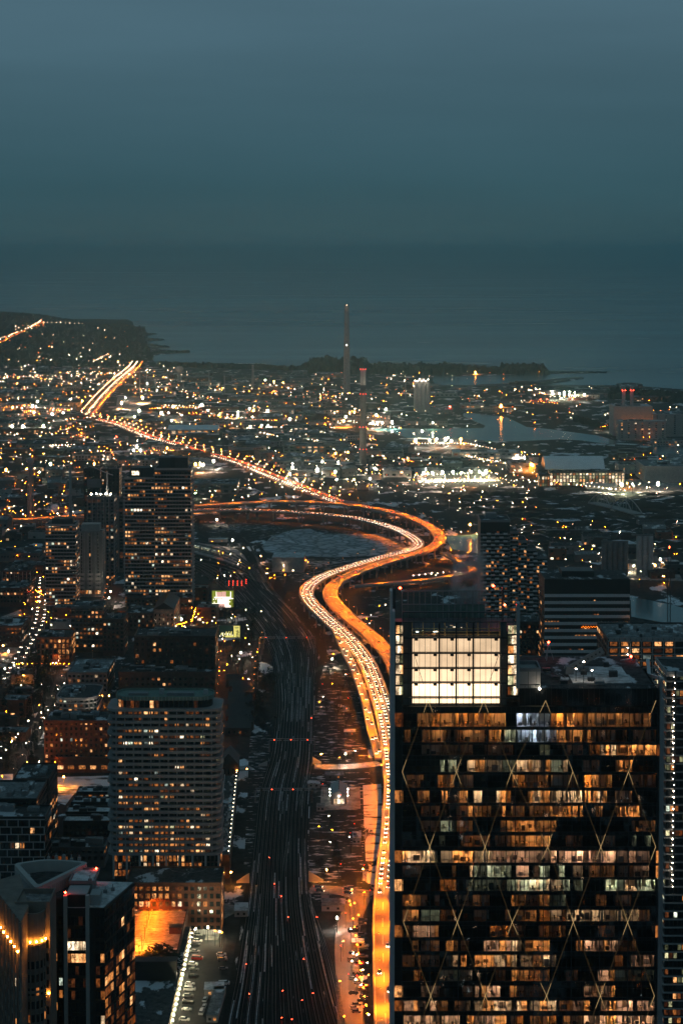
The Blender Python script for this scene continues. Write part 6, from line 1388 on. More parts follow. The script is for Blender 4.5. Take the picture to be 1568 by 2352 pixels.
rb.box(-w / 2, w / 2, -.2, .0, -1.0, 1.4); rb = rb.mesh('ribbed_band', 'pale_panel')
for k in range(15): ob('ribbed_band', rb, t, (0, 0, H - 3.2 - 5.35 * k + 1.0))
b = MB(); 
for k in range(16): b.ball((-4 + k * 1.0, -.5, H - 5.35 * 5 + .5 + .6 * (k % 2)), .3)
b.build('string_lights', 'string_glow', t)
q = PY(1448, 1430, 1450); fl = thing('floodlight', 'floodlight on a pole at the right corner of the office slab', 'floodlight', (q.x + 3, 1445, 0)); b = MB(); b.bar((0, 0, 0), (0, 0, q.z), .2); b.build('pole', 'dark_steel', fl); b = MB(); b.ball((0, 0, q.z), .7); b.build('lamp_head', 'flood_orange', fl)
t, w, D, H, loc = block('construction_building', 'concrete frame building under construction with an open cluttered top deck', 'building', 1396, 1600, 1470, d=1250, depth=55, pitch=4.4, sp=7, ww=5, wh=2.6, lit=.03, wall='black_clad', units=0, pier=(6.5, .6, 'concrete'), roof='roof_grey', zbase=2)
for k in range(16): b = MB(); b.box(-w / 2, w / 2, -.9, -.05, 0, .5); b.build('floor_slab', 'concrete', t, (0, 0, H - 1 - 4.4 * k))
for k in range(46): b = MB(); s = R.uniform(.6, 2.2); b.box(-s, s, -1, 1, 0, R.uniform(1, 3.2)); b.build('formwork', R.choice(['grey_clad', 'concrete', 'dark_clad', 'white_panel']), t, (R.uniform(-w / 2 + 2, w / 2 - 2), R.uniform(2, 45), H))
for k in range(26): b = MB(); b.box(-1.6, 1.6, -.2, .1, 0, 2.2); b.build('guard_panel', 'concrete', t, (-w / 2 + 2 + 3.6 * k, -.6, H - .5))
for k in range(6): b = MB(); b.ball((0, 0, 0), .3); b.build('work_lamp', 'flood_warm', t, (-w * .5 + w * .22, -1.2, H - 5 - 4.4 * k))
t, w, D, H, loc = block('edge_tower', 'balconied tower at the right edge with a vertical string of work lamps', 'apartment tower', 1531, 1640, 1548, d=800, depth=30, pitch=3.5, sp=1.8, ww=1.5, wh=2.2, lit=lambda li, f: .20 if li > 4 else .45, wall='black_clad', units=0, band=(.8, .45, 'concrete'), mix=(('green', .35), ('dim', .45), ('warm', .15), ('cool', .05)))
for k in range(36):
    b = MB(); b.ball((0, 0, 0), R.choice([.12, .16, .24])); b.build('work_lamp', 'flood_warm', t, (PY(1548.5, 1600, 798).x - loc.x + R.uniform(-.3, .3), -1.4, H - 1 - k * 2.55))
    b = MB(); b.box(-.35, .35, -.1, .1, 0, 2.4); b.build('hoist_mast', 'dark_steel', t, (PY(1551, 1600, 798).x - loc.x, -1.2, H - 1 - k * 2.55))
block('edge_podium', 'low fin-faced podium building below the lamp-strung tower at the right edge', 'building', 1524, 1640, 2125, d=840, depth=26, wall='dark_concrete', lit=.1, pitch=6, sp=3, units=2, pier=(1.6, .4, 'concrete'), roof='roof_grey', zbase=4)
block('back_offices', 'dark mid-rise with warm windows between the crown and the office slab', 'building', 1190, 1250, 1430, d=1520, depth=30, pitch=4, sp=3, lit=.12, wall='black_clad', units=1)
# lattice mast
q = PY(1537, 1258, 1420); t = thing('lattice_mast', 'dark lattice crane mast with a red lamp at the right edge', 'mast', (q.x, 1420, 0)); n = 26; hh = q.z / n
for k in range(n):
    b = MB(); z = k * hh; s = 1.1
    for (sx, sy) in ((-s, -s), (s, -s), (s, s), (-s, s)): b.bar((sx, sy, z), (sx, sy, z + hh), .14)
    b.bar((-s, -s, z), (s, -s, z + hh), .1); b.bar((s, -s, z), (-s, -s, z + hh), .1); b.bar((-s, -s, z), (s, -s, z), .1); b.build('lattice_section', 'dark_steel', t)
b = MB(); b.ball((0, 0, q.z + .5), .6); b.build('lamp', 'bulb_red', t)
b = MB(); b.bar((0, 0, 20), (-9, -3, 38), .35); b.bar((0, 0, 30), (-9, -3, 38), .15); b.build('arm', 'dark_steel', t)

# ------------------------------------------------------------------ things along the railway
for kx, lab, xL, xR, v, h, d_ in ((0, 'steel signal gantry across the rail corridor at the bend', 596, 723, 1490, 9, 0), (1, 'steel signal gantry across the rail corridor below the lower overpass', 586, 716, 1845, 8, 0), (2, 'low steel gantry across the rail corridor at the overpass', 618, 722, 1728, 8, 0)):
    a, b_ = G(xL, v), G(xR, v); b_.y = a.y; t = thing('signal_gantry', lab, 'gantry', (a.x, a.y, 0)); w = b_.x - a.x
    for x in (0, w * .5 if kx == 0 else w, w):
        m = MB(); m.bar((x - .4, 0, 0), (x - .4, 0, h), .16); m.bar((x + .4, 0, 0), (x + .4, 0, h), .16)
        for k in range(5): m.bar((x - .4, 0, h * k / 5), (x + .4, 0, h * (k + 1) / 5), .1)
        m.build('post', 'steel', t)
    m = MB(); n = int(w / 2)
    for z in (h, h + 1.2): m.bar((0, 0, z), (w, 0, z), .15); m.bar((0, 1, z), (w, 1, z), .12)
    for k in range(n): m.bar((w * k / n, 0, h + (0 if k % 2 else 1.2)), (w * (k + 1) / n, 0, h + (1.2 if k % 2 else 0)), .1)
    m.build('truss', 'steel', t)
    for k in range(5):
        m = MB(); m.box(-.5, .5, -.3, 0, 0, 1.8); sg = m.build('signal', 'black_clad', t, (w * (k + .6) / 5.4, -.3, h - .4)); m = MB(); m.ball((0, -.4, 1.2), .22); m.build('signal_lamp', 'bulb_red', sg) if k % 2 == kx % 2 else None
for k, (x, y) in enumerate(((510, 153), (550, 346), (600, 440), (650, 593), (340, 940), (610, 1137), (363, 1160), (833, 1155), (765, 903), (677, 1347), (602, 1336), (752, 1205), (862, 593), (822, 505))):
    u, v = px('I', x, y) if k < 13 else px('H', x, y); q = G(u, v, 1.2); t = thing('track_signal', 'small red dwarf signal standing between the tracks', 'signal', (q.x, q.y, .1), 0, 'dwarf signals in the rail corridor'); m = MB(); m.box(-.3, .3, -.2, .2, 0, 1.1); m.build('post', 'black_clad', t); m = MB(); m.ball((0, -.1, 1.3), .2); m.build('lamp', 'bulb_red', t)
for k, x in enumerate((760, 853, 952, 1046, 1143)):
    q = G(*px('N', x, 270 - (k == 4) * 40)); t = thing('light_signal', ORD[k] + ' from the left of five tall signals with stacked red lamps at the yard throat', 'signal', (q.x, q.y, 0), 0, 'stacked red signals at the yard throat'); m = MB(); m.bar((0, 0, 0), (0, 0, 6), .15); m.build('post', 'dark_steel', t)
    for z in (2, 4, 6): m = MB(); m.ball((0, -.2, z), .45); m.build('lamp', 'bulb_far_red', t)
# overpass retaining walls glowing orange
for pts, z in (((px('H', 830, 840), px('H', 895, 848)), 4.6), ((px('H', 430, 860), px('H', 500, 845)), 3.5), ((px('I', 800, 330), px('I', 910, 332)), 6), ((px('I', 270, 340), px('I', 365, 335)), 5.5)):
    a, b_ = G(*pts[0]), G(*pts[1]); hl = pts[0][0] > 650
    t = thing('retaining_wall', ('sloping concrete retaining wall at the right end of the ' if hl else 'sloping concrete retaining wall at the left end of the ') + ('upper' if pts[0][1] < 1900 else 'lower') + ' rail underpass', 'wall', (a.x, a.y, 0)); w = b_.x - a.x; m = MB(); m.prism([(0, 0), (w, 0), (w, .8), (0, .8)], 0, .6); z0, z1 = (z, 1) if hl else (1, z); m.poly([(0, -.02, 0), (w, -.02, 0), (w, -.02, z1), (0, -.02, z0)]); m.poly([(0, -.02, z0), (w, -.02, z1), (w, .8, z1), (0, .8, z0)]); m.build('wall_face', 'pale_concrete', t)
# barn-like lit depot building by the railway
q = G(778, 1848); t = thing('rail_depot', 'small gable-roofed rail depot with a lit open front and wall lamps', 'depot', (q.x, q.y, 0)); w = PY(798, 1848, q.y).x - PY(758, 1848, q.y).x
m = MB(); m.box(-w / 2 + .4, w / 2 - .4, 0, 22, 0, 6); m.build('wall', 'concrete', t); m = MB(); m.poly([(-w / 2, -.5, 6), (0, -.5, 9), (0, 23, 9), (-w / 2, 23, 6)]); m.poly([(0, -.5, 9), (w / 2, -.5, 6), (w / 2, 23, 6), (0, 23, 9)]); m.poly([(-w / 2, -.3, 6), (w / 2, -.3, 6), (0, -.3, 9)]); m.build('roof', 'white_panel', t)
for k in range(5): m = MB(); m.box(-.25, .25, -.6, .6, 0, .5); m.build('vent', 'black_clad', t, (0, 3 + 4 * k, 8.95))
windows(t, [(-2.2 + 2.2 * k, -.1, .4, 0, 1.9, 3, 'white') for k in range(3)])
for sx in (-1, 1):
    for y in (2, 9, 16): m = MB(); m.ball((0, 0, 0), .3); m.build('wall_lamp', 'flood_warm', t, (sx * (w / 2 + .2), y, 5))
m = MB(); m.ball((0, 0, 0), .35); m.build('wall_lamp', 'flood_warm', t, (0, -.8, 5.3))
yard('depot_apron', [(738, 1808), (826, 1808), (828, 1858), (735, 1862)], 'paved_yard', .08)
# billboards
for (u0, u1, v0, v1, lab, kind) in ((487, 536, 1357, 1395, 'large lit billboard with a pale picture on green beside the tracks', 0), (503, 551, 1437, 1465, 'lit billboard with a dark picture and a yellow panel at its right', 1)):
    q = G((u0 + u1) / 2, v1 + 16); a, b_ = PY(u0, v1, q.y), PY(u1, v0, q.y); w, h = b_.x - a.x, b_.z - a.z; t = thing('billboard', lab, 'billboard', ((a.x + b_.x) / 2, q.y, 0))
    m = MB(); m.box(-w / 2 - .4, w / 2 + .4, .1, .9, a.z - .4, b_.z + .4); m.build('frame', 'dark_steel', t)
    for x in (-w * .3, w * .3): m = MB(); m.bar((x, .6, 0), (x, .6, a.z), .35, 0, 6); m.build('post', 'dark_steel', t)
    mt = ['poster_green', 'poster_white', 'poster_pink', 'poster_dark', 'poster_yellow']
    if kind == 0:
        for nm, c, s in (('poster_green', (.32, .38, .03), .75), ('poster_white', (1, .93, .8), 2.0), ('poster_pink', (1, .55, .45), .9), ('poster_dark', (.02, .04, .03), .5), ('poster_yellow', (.95, .85, .22), .95)): emat(nm, c, s)
    P2 = lambda fx, fz, fw, fh, mi, yy: [(-w / 2 + w * fx, yy, a.z + h * fz), (-w / 2 + w * (fx + fw), yy, a.z + h * fz), (-w / 2 + w * (fx + fw), yy, a.z + h * (fz + fh)), (-w / 2 + w * fx, yy, a.z + h * (fz + fh))]
    m = MB()
    if kind == 0:
        m.poly(P2(0, 0, 1, 1, 0, .05), 0); 
        for i, (x, z, ww, hh, mi) in enumerate(((.26, .2, .3, .3, 1), (.5, .05, .28, .5, 1), (.22, .5, .22, .42, 2), (.45, .55, .2, .4, 2), (.1, .55, .8, .08, 1), (.0, .2, .3, .05, 1), (.75, .5, .25, .05, 1), (.85, .6, .04, .35, 1), (.18, .65, .03, .3, 1), (.3, .0, .3, .2, 2), (.62, .0, .25, .12, 1))): m.poly(P2(x, z, ww, hh, mi, .03 - .005 * i), mi)
        for x, z in ((.05, .45), (.16, .46), (.08, .28), (.2, .1), (.82, .48), (.8, .3)): m.poly(P2(x, z, .05, .06, 1, -.05), 1)
    else:
        m.poly(P2(0, 0, 1, 1, 3, .05), 3); m.poly(P2(.7, .03, .29, .94, 4, .03), 4)
        for i in range(16): m.poly(P2(.03 + .04 * i, .08 + .2 * R.random(), .03, .1 + .3 * R.random(), (4, 1)[i % 3 == 0], .02), (4, 1)[i % 3 == 0])
        for i, (x, z, ww, hh) in enumerate(((.76, .78, .02, .12), (.80, .74, .02, .16), (.84, .74, .02, .16), (.88, .74, .02, .16), (.92, .78, .02, .12), (.78, .62, .14, .02), (.79, .52, .12, .02), (.83, .2, .03, .08))): m.poly(P2(x, z, ww, hh, 3, .015), 3)
        m.poly(P2(.3, .03, .38, .16, 4, .01), 4)
    m.build('poster', mt, t)
# commuter train in the yard
q0 = path([(440, 1258), (480, 1268), (520, 1279)], .2, 24); t0 = None
for k, (p, p2) in enumerate(zip(q0, q0[1:])):
    t = thing('rail_carriage', ORD[k] + ' carriage from the left of the commuter train parked in the floodlit yard', 'train carriage', p, math.atan2((p2 - p).y, (p2 - p).x), 'carriages of the parked commuter train'); L = (p2 - p).length - .8
    m = MB(); m.box(0, L, -1.5, 1.5, .9, 4.9); m.build('body', 'white_panel', t); m = MB(); m.box(.2, L - .2, -1.3, 1.3, 4.9, 5.2); m.build('roof', 'roof_grey', t)
    for x in (2.5, L - 2.5): m = MB(); m.box(x - 1.5, x + 1.5, -1.1, 1.1, .1, .9); m.build('bogie', 'black_clad', t)
    windows(t, [(2 + 2.4 * j, -1.5, z, 0, 1.6, .8, 'cool' if z > 3 else 'green') for j in range(max(1, int((L - 3) / 2.4))) for z in (1.9, 3.6)])
# ------------------------------------------------------------------ scattered low buildings
def shed_mesh(kind, w, d, h):
    b = MB(); wl = ['concrete', 'dark_concrete', 'dark_brick', 'brick', 'grey_clad', 'dark_clad'][kind % 6]
    if kind % 3 == 1:
        b.box(-w / 2, w / 2, 0, d, 0, h, 0); o = .5; hh = h + min(w, d) * .16
        b.poly([(-w / 2 - o, -o, h), (w / 2 + o, -o, h), (w / 2 + o, d / 2, hh), (-w / 2 - o, d / 2, hh)], 1); b.poly([(w / 2 + o, d + o, h), (-w / 2 - o, d + o, h), (-w / 2 - o, d / 2, hh), (w / 2 + o, d / 2, hh)], 1)
        b.poly([(w / 2 + .2, 0, h), (w / 2 + .2, d, h), (w / 2 + .2, d / 2, hh)], 0); b.poly([(-w / 2 - .2, d, h), (-w / 2 - .2, 0, h), (-w / 2 - .2, d / 2, hh)], 0)
    else:
        b.box(-w / 2, w / 2, 0, d, 0, h - .3, 0); b.box(-w / 2 + .3, w / 2 - .3, .3, d - .3, h - .3, h - .1, 1); b.ring([(-w / 2 - .1, -.1), (w / 2 + .1, -.1), (w / 2 + .1, d + .1), (-w / 2 - .1, d + .1)], [(-w / 2 + .3, .3), (w / 2 - .3, .3), (w / 2 - .3, d - .3), (-w / 2 + .3, d - .3)], h - .8, h + .5, 0)
        for k in range(4): x, y, s = R.uniform(-w * .4, w * .4), R.uniform(d * .2, d * .8), R.uniform(.8, 2.4); b.box(x - s, x + s, y - s * .6, y + s * .6, h - .1, h + R.uniform(.6, 2), 2)
        if kind % 3 == 2: b.box(-w * .3, w * .2, d * .25, d * .8, h - .1, h + 3, 0); b.box(-w * .3 + .2, w * .2 - .2, d * .25 + .2, d * .8 - .2, h + 3, h + 3.2, 1)
    n = max(1, int(w / 5)); fl = 1 if h < 8 else int(h / 4)
    for f in range(fl):
        for k in range(n):
            if R.random() < .62: x = -w / 2 + w * (k + .5) / n; z = .8 + f * 4; b.poly([(x - 1.4, -.06, z), (x + 1.4, -.06, z), (x + 1.4, -.06, z + 2.2), (x - 1.4, -.06, z + 2.2)], 3 if R.random() < .45 else 4 if R.random() < .4 else 5 if R.random() < .25 else 6)
    me = b.mesh('warehouse', [wl, ['roof_grey', 'roof_dark', 'roof_white', 'roof_dark', 'roof_grey', 'dark_clad'][(kind * 5 + 1) % 6], 'dark_clad', 'pane_dark', 'win_warm', 'win_white', 'win_dim'])
    me['look'] = {'concrete': 'grey concrete', 'dark_concrete': 'dark concrete', 'dark_brick': 'dark brick', 'brick': 'red brick', 'grey_clad': 'grey clad', 'dark_clad': 'black clad'}[wl] + (' gabled' if kind % 3 == 1 else ' flat-roofed' if kind % 3 == 0 else ' two-level'); return me
BIG = [shed_mesh(k, R.uniform(36, 85), R.uniform(22, 40), R.uniform(6.5, 11)) for k in range(14)]
MIDB = [shed_mesh(k + 1, R.uniform(18, 34), R.uniform(12, 22), R.uniform(6, 13)) for k in range(12)]
SML = [shed_mesh(3 * k + 1, R.uniform(9, 14), R.uniform(8, 12), R.uniform(5, 7)) for k in range(8)]
def scatter_buildings(zone, n, meshes, name, label, group, cat, jig=.12, gap=0.):
    u0, v0, u1, v1 = zone; made = 0
    for _ in range(n * 14):
        if made >= n: break
        u, v = R.uniform(u0, u1), R.uniform(v0, v1); p = G(u, v); me = R.choice(meshes)
        r = max(abs(me.vertices[0].co.x), 8) * 1.0
        if any(inpoly(u, v, w) or inpoly(u + 14, v, w) or inpoly(u - 14, v, w) or inpoly(u, v - 3, w) for w in WATERS) or blocked(p, r + gap): continue
        tag(ob(name, me, None, p, R.uniform(-jig, jig) + R.choice([0, 0, 0, .5, -.4]) * (p.y > 2600)), me['look'] + ' ' + label + ' ' + where(u, v), cat, group + ' ' + where(u, v)); BLOCKED.append((p.x, p.y + 8, r * .95)); made += 1
for z, n in (((-10, 880, 200, 1000), 26), ((330, 900, 780, 1010), 46), ((560, 1000, 830, 1075), 22), ((840, 880, 1240, 1075), 22), ((-10, 1000, 440, 1070), 24), ((1200, 885, 1568, 930), 8), ((440, 860, 760, 900), 16), ((1380, 1000, 1568, 1110), 8)):
    scatter_buildings(z, n, BIG, 'warehouse', 'industrial shed', 'low industrial sheds', 'warehouse')
for z, n in (((-10, 1085, 190, 1180), 20), ((-10, 1205, 100, 1250), 6), ((-10, 850, 420, 890), 40), ((600, 1050, 1160, 1110), 18), ((1260, 1225, 1400, 1290), 8), ((1440, 1190, 1568, 1330), 10), ((-10, 1560, 60, 1720), 5), ((100, 1395, 165, 1450), 3), ((230, 1395, 300, 1460), 4), ((400, 1375, 490, 1450), 6), ((740, 1080, 860, 1130), 5)):
    scatter_buildings(z, n, MIDB, 'low_building', 'small building', 'small buildings among the city lights', 'building')
for z, n in (((-10, 820, 330, 850), 40),):
    scatter_buildings(z, n, SML, 'house', 'tiny house', 'houses on the far wooded shore', 'house', .6)
# floodlit yards
YARDS = []
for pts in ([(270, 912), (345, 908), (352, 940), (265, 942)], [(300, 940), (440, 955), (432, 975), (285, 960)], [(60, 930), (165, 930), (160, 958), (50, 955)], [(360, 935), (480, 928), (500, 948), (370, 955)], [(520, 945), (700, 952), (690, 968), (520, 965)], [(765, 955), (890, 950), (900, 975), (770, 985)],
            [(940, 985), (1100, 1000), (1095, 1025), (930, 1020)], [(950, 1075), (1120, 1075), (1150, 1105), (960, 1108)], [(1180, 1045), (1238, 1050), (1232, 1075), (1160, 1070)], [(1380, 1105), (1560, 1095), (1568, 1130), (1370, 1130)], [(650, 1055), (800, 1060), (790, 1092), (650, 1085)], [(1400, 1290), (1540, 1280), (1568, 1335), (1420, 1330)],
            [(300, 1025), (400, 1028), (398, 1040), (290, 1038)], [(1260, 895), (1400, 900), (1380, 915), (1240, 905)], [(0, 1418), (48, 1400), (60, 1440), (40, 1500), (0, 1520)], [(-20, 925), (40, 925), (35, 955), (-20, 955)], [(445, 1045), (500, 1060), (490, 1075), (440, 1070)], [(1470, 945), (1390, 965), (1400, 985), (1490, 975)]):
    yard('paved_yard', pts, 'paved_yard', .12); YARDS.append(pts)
yard('lit_snow_yard', [(112, 1786), (252, 1782), (252, 1822), (172, 1822), (150, 1850), (112, 1836)], 'snowfield', .12); yard('lit_snow_yard', [(-30, 1780), (30, 1778), (30, 1800), (-30, 1810)], 'snowfield', .12)
# big floodlights seen as stars of light
STARS = [('A', 325, 515, 'w', 2.), ('A', 378, 520, 'o', 1.5), ('A', 172, 522, 'w', 1.3), ('A', 55, 635, 'g', 1.6), ('A', 105, 635, 'w', 1.6), ('A', 200, 635, 'g', 2.), ('A', 675, 440, 'w', 1.8), ('A', 621, 438, 'o', 1.), ('A', 720, 470, 'w', 1.), ('A', 762, 468, 'o', 1.), ('A', 1456, 836, 'w', 2.4), ('A', 1145, 555, 'w', 1.4),
         ('A', 1165, 562, 'o', 1.5), ('A', 1228, 563, 'w', 1.4), ('A', 232, 808, 'g', 1.6), ('A', 180, 847, 'g', 1.), ('A', 433, 808, 'o', 1.3), ('A', 28, 835, 'o', 1.5), ('A', 122, 832, 'o', 1.), ('A', 897, 943, 'g', .9), ('A', 1218, 424, 'w', 1.2), ('A', 1258, 430, 'o', 1.2), ('A', 1300, 436, 'o', 1.), ('A', 1330, 855, 'g', 1.2), ('A', 1540, 760, 'o', 1.3), ('A', 1545, 880, 'w', 1.2), ('A', 1150, 637, 'w', 1.), ('A', 1200, 632, 'w', 1.), ('A', 1230, 634, 'w', 1.), ('A', 1005, 585, 'o', 1.2), ('A', 535, 684, 'r', 1.), ('A', 645, 610, 'o', 1.),
         ('B', 615, 388, 'o', 2.), ('B', 733, 541, 'o', 2.2), ('B', 340, 700, 'w', 1.8), ('B', 405, 700, 'w', 1.3), ('B', 432, 700, 'o', 1.6), ('B', 478, 695, 'w', 1.8), ('B', 505, 702, 'w', 1.5), ('B', 548, 695, 'o', 1.8), ('B', 378, 850, 'w', 1.5), ('B', 418, 849, 'g', 1.4), ('B', 464, 847, 'w', 1.6), ('B', 512, 845, 'g', 1.6), ('B', 548, 852, 'g', 1.1), ('B', 596, 845, 'w', 1.1), ('B', 634, 843, 'g', 1.2), ('B', 664, 843, 'g', 1.9),
         ('B', 1286, 902, 'g', 2.4), ('B', 1454, 899, 'w', 2.2), ('B', 970, 487, 'g', 1.6), ('B', 1000, 485, 'w', 1.2), ('B', 1023, 490, 'g', 1.5), ('B', 1046, 491, 'w', 1.2), ('B', 1072, 496, 'w', 1.), ('B', 233, 617, 'w', 2.), ('B', 205, 557, 'w', 1.6), ('B', 188, 620, 'w', 1.5), ('B', 146, 622, 'o', 1.8), ('B', 60, 570, 'o', 1.6), ('B', 38, 575, 'o', 1.2), ('B', 10, 610, 'o', 1.8), ('B', 165, 588, 'o', 1.2), ('B', 420, 620, 'g', 1.2), ('B', 500, 548, 'r', 1.2), ('B', 943, 512, 'r', 1.1), ('B', 915, 515, 'r', 1.), ('B', 1370, 665, 'o', .9), ('B', 30, 757, 'o', 1.5), ('B', 58, 880, 'o', 1.3), ('B', 132, 876, 'w', 1.3), ('B', 155, 830, 'w', 1.4), ('B', 1460, 610, 'w', 1.2), ('B', 840, 780, 'w', 1.1),
         ('E', 1155, 697, 'g', .8), ('E', 1236, 694, 'w', .8), ('E', 1415, 650, 'w', 1.), ('E', 1380, 690, 'o', .9), ('E', 200, 415, 'o', 1.3), ('E', 135, 418, 'o', 1.), ('E', 1012, 520, 'o', .8), ('D', 755, 1026, 'g', .7), ('D', 600, 480, 'w', .8), ('D', 235, 405, 'w', .9), ('D', 152, 298, 'w', .8), ('D', 278, 993, 'g', .6), ('D', 1476, 322, 'o', 1.), ('D', 1528, 325, 'w', 1.), ('I', 1010, 592, 'w', .55), ('I', 933, 237, 'o', .32), ('I', 1200, 233, 'o', .35), ('H', 895, 768, 'o', .35), ('H', 1073, 765, 'w', .4), ('F', 372, 838, 'o', .42), ('F', 422, 836, 'o', .42), ('F', 186, 893, 'o', .4), ('F', 350, 1157, 'o', .32), ('F', 338, 1187, 'o', .32), ('F', 665, 432, 'w', .4), ('F', 720, 300, 'o', .4), ('F', 180, 745, 'o', .4), ('C', 190, 130, 'o', .7), ('C', 1480, 312, 'o', .6), ('C', 1362, 300, 'g', .6), ('C', 712, 245, 'w', .7), ('C', 840, 355, 'w', .8), ('C', 282, 985, 'r', .8), ('C', 95, 1260, 'w', .6), ('C', 30, 1290, 'w', .6), ('C', 60, 1400, 'w', .6), ('C', 20, 1360, 'o', .5), ('C', 340, 1430, 'g', .5), ('C', 430, 1400, 'g', .5), ('C', 330, 1395, 'w', .4), ('C', 470, 1420, 'g', .45), ('C', 770, 985, 'w', .6), ('C', 760, 1030, 'w', .6), ('C', 1230, 1180, 'r', .5), ('C', 1265, 1180, 'g', .5), ('G', 1372, 592, 'g', .35), ('G', 1525, 1228 - 1000, 'o', .3)]
for pts in YARDS:
    cu, cv = sum(p[0] for p in pts) / 4, sum(p[1] for p in pts) / 4
    for _ in range(5 if cv < 1100 else 3):
        a, b_ = R.choice(pts), R.choice(pts); f = R.random(); STARS.append((None, (a[0] + (b_[0] - a[0]) * f) * .7 + cu * .3, (a[1] + (b_[1] - a[1]) * f) * .7 + cv * .3 - 3, R.choice('wwwog'), R.uniform(.7, 1.7) if cv < 1250 else .5))
SM = {'w': 'flood_warm', 'o': 'flood_orange', 'g': 'flood_green', 'r': 'bulb_red'}; SL = {'w': 'white', 'o': 'orange', 'g': 'pale yellow-green', 'r': 'red'}
for k, x, y, c, r in STARS:
    u, v = px(k, x, y) if k else (x, y); h = 14 if r > .9 else 8; q = G(u, v, h)
    if q.y > 5200: h = 6; q = G(u, v, h)
    r = min(r * (1.2 if q.y > 2800 else .95), q.y / 1927 * 1.6)
    t = thing('floodlight', SL[c] + (' very bright' if r > 1.4 else '') + ' floodlight on a pole ' + where(u, v), 'floodlight', (q.x, q.y, 0), 0, SL[c] + ' floodlights ' + where(u, v))
    b = MB(); b.bar((0, 0, 0), (0, 0, h), .16 + r * .08, 0, 5); b.build('pole', 'dark_steel', t); b = MB(); b.ball((0, 0, h), r, 0); ls = max(.45, r * .8); b.poly([(ls * math.cos(q_ * 1.0472), ls * math.sin(q_ * 1.0472), h - r - .05) for q_ in range(6)][::-1], 1); b.build('lamp_head', [SM[c], 'lens_' + SM[c]], t)
# rows and scatters of ordinary lamps
FARL = []
def row(k, x0, y0, x1, y1, n, c, jit=.4):
    for i in range(n):
        f = i / max(1, n - 1); u, v = px(k, x0 + (x1 - x0) * f, y0 + (y1 - y0) * f) if k else (x0 + (x1 - x0) * f, y0 + (y1 - y0) * f); FARL.append((u + R.uniform(-jit, jit), v + R.uniform(-jit, jit) * .5, c))
row('A', 630, 752, 795, 745, 9, 'o'); row('A', 110, 565, 320, 560, 22, 'o'); row('A', 30, 545, 130, 538, 8, 'o'); row('A', 700, 553, 950, 548, 20, 'o'); row('A', 760, 540, 1000, 545, 16, 'w'); row('A', 590, 470, 760, 460, 10, 'o'); row('A', 870, 575, 1080, 600, 14, 'o'); row('A', 1200, 640, 1500, 640, 14, 'w'); row('A', 1160, 605, 1270, 608, 10, 'o')
row('A', 230, 725, 340, 720, 9, 'w'); row('A', 1180, 660, 1350, 700, 12, 'w'); row('A', 0, 410, 100, 408, 6, 'o'); row('B', 0, 610, 240, 640, 18, 'w'); row('B', 20, 560, 200, 600, 14, 'o'); row('B', 330, 715, 560, 715, 18, 'w'); row('B', 580, 715, 840, 770, 20, 'w'); row('B', 370, 880, 720, 885, 24, 'w'); row('B', 350, 860, 690, 850, 20, 'g'); row('B', 560, 770, 720, 800, 14, 'w')
row('B', 960, 500, 1130, 497, 9, 'w'); row('B', 1190, 640, 1270, 620, 9, 'o'); row('B', 1270, 660, 1400, 670, 9, 'o'); row('B', 1080, 905, 1300, 930, 12, 'w'); row('B', 1300, 790, 1480, 795, 8, 'o'); row('B', 860, 468, 930, 485, 8, 'w'); row('B', 880, 520, 990, 530, 10, 'r'); row('B', 160, 700, 180, 860, 8, 'o'); row('B', 280, 785, 330, 800, 8, 'o'); row('B', 880, 850, 1000, 900, 10, 'o'); row('B', 1300, 820, 1370, 825, 5, 'g')
row(None, 0, 788, 98, 742, 34, 'o', 1.2); row(None, 95, 738, 100, 748, 6, 'o', 1.2); row(None, 100, 742, 190, 744, 10, 'w', 1.5); row(None, 215, 833, 248, 815, 9, 'w', 1.); row(None, 0, 865, 320, 855, 24, 'w', 4); row('D', 1180, 590, 1400, 570, 8, 'w'); row('D', 630, 520, 560, 470, 7, 'o'); row('C', 130, 1490, 480, 1490, 12, 'o'); row('C', 220, 960, 300, 1010, 7, 'o'); row('H', 1400, 600, 1405, 860, 12, 'w'); row('M', 1180, 715, 1500, 740, 2, 'g')
row('I', 1130, 600, 1230, 1300, 12, 'o', 1.); row('C', 1340, 1180, 1365, 1100, 8, 'o'); row('C', 1230, 1220, 1300, 1200, 8, 'o')
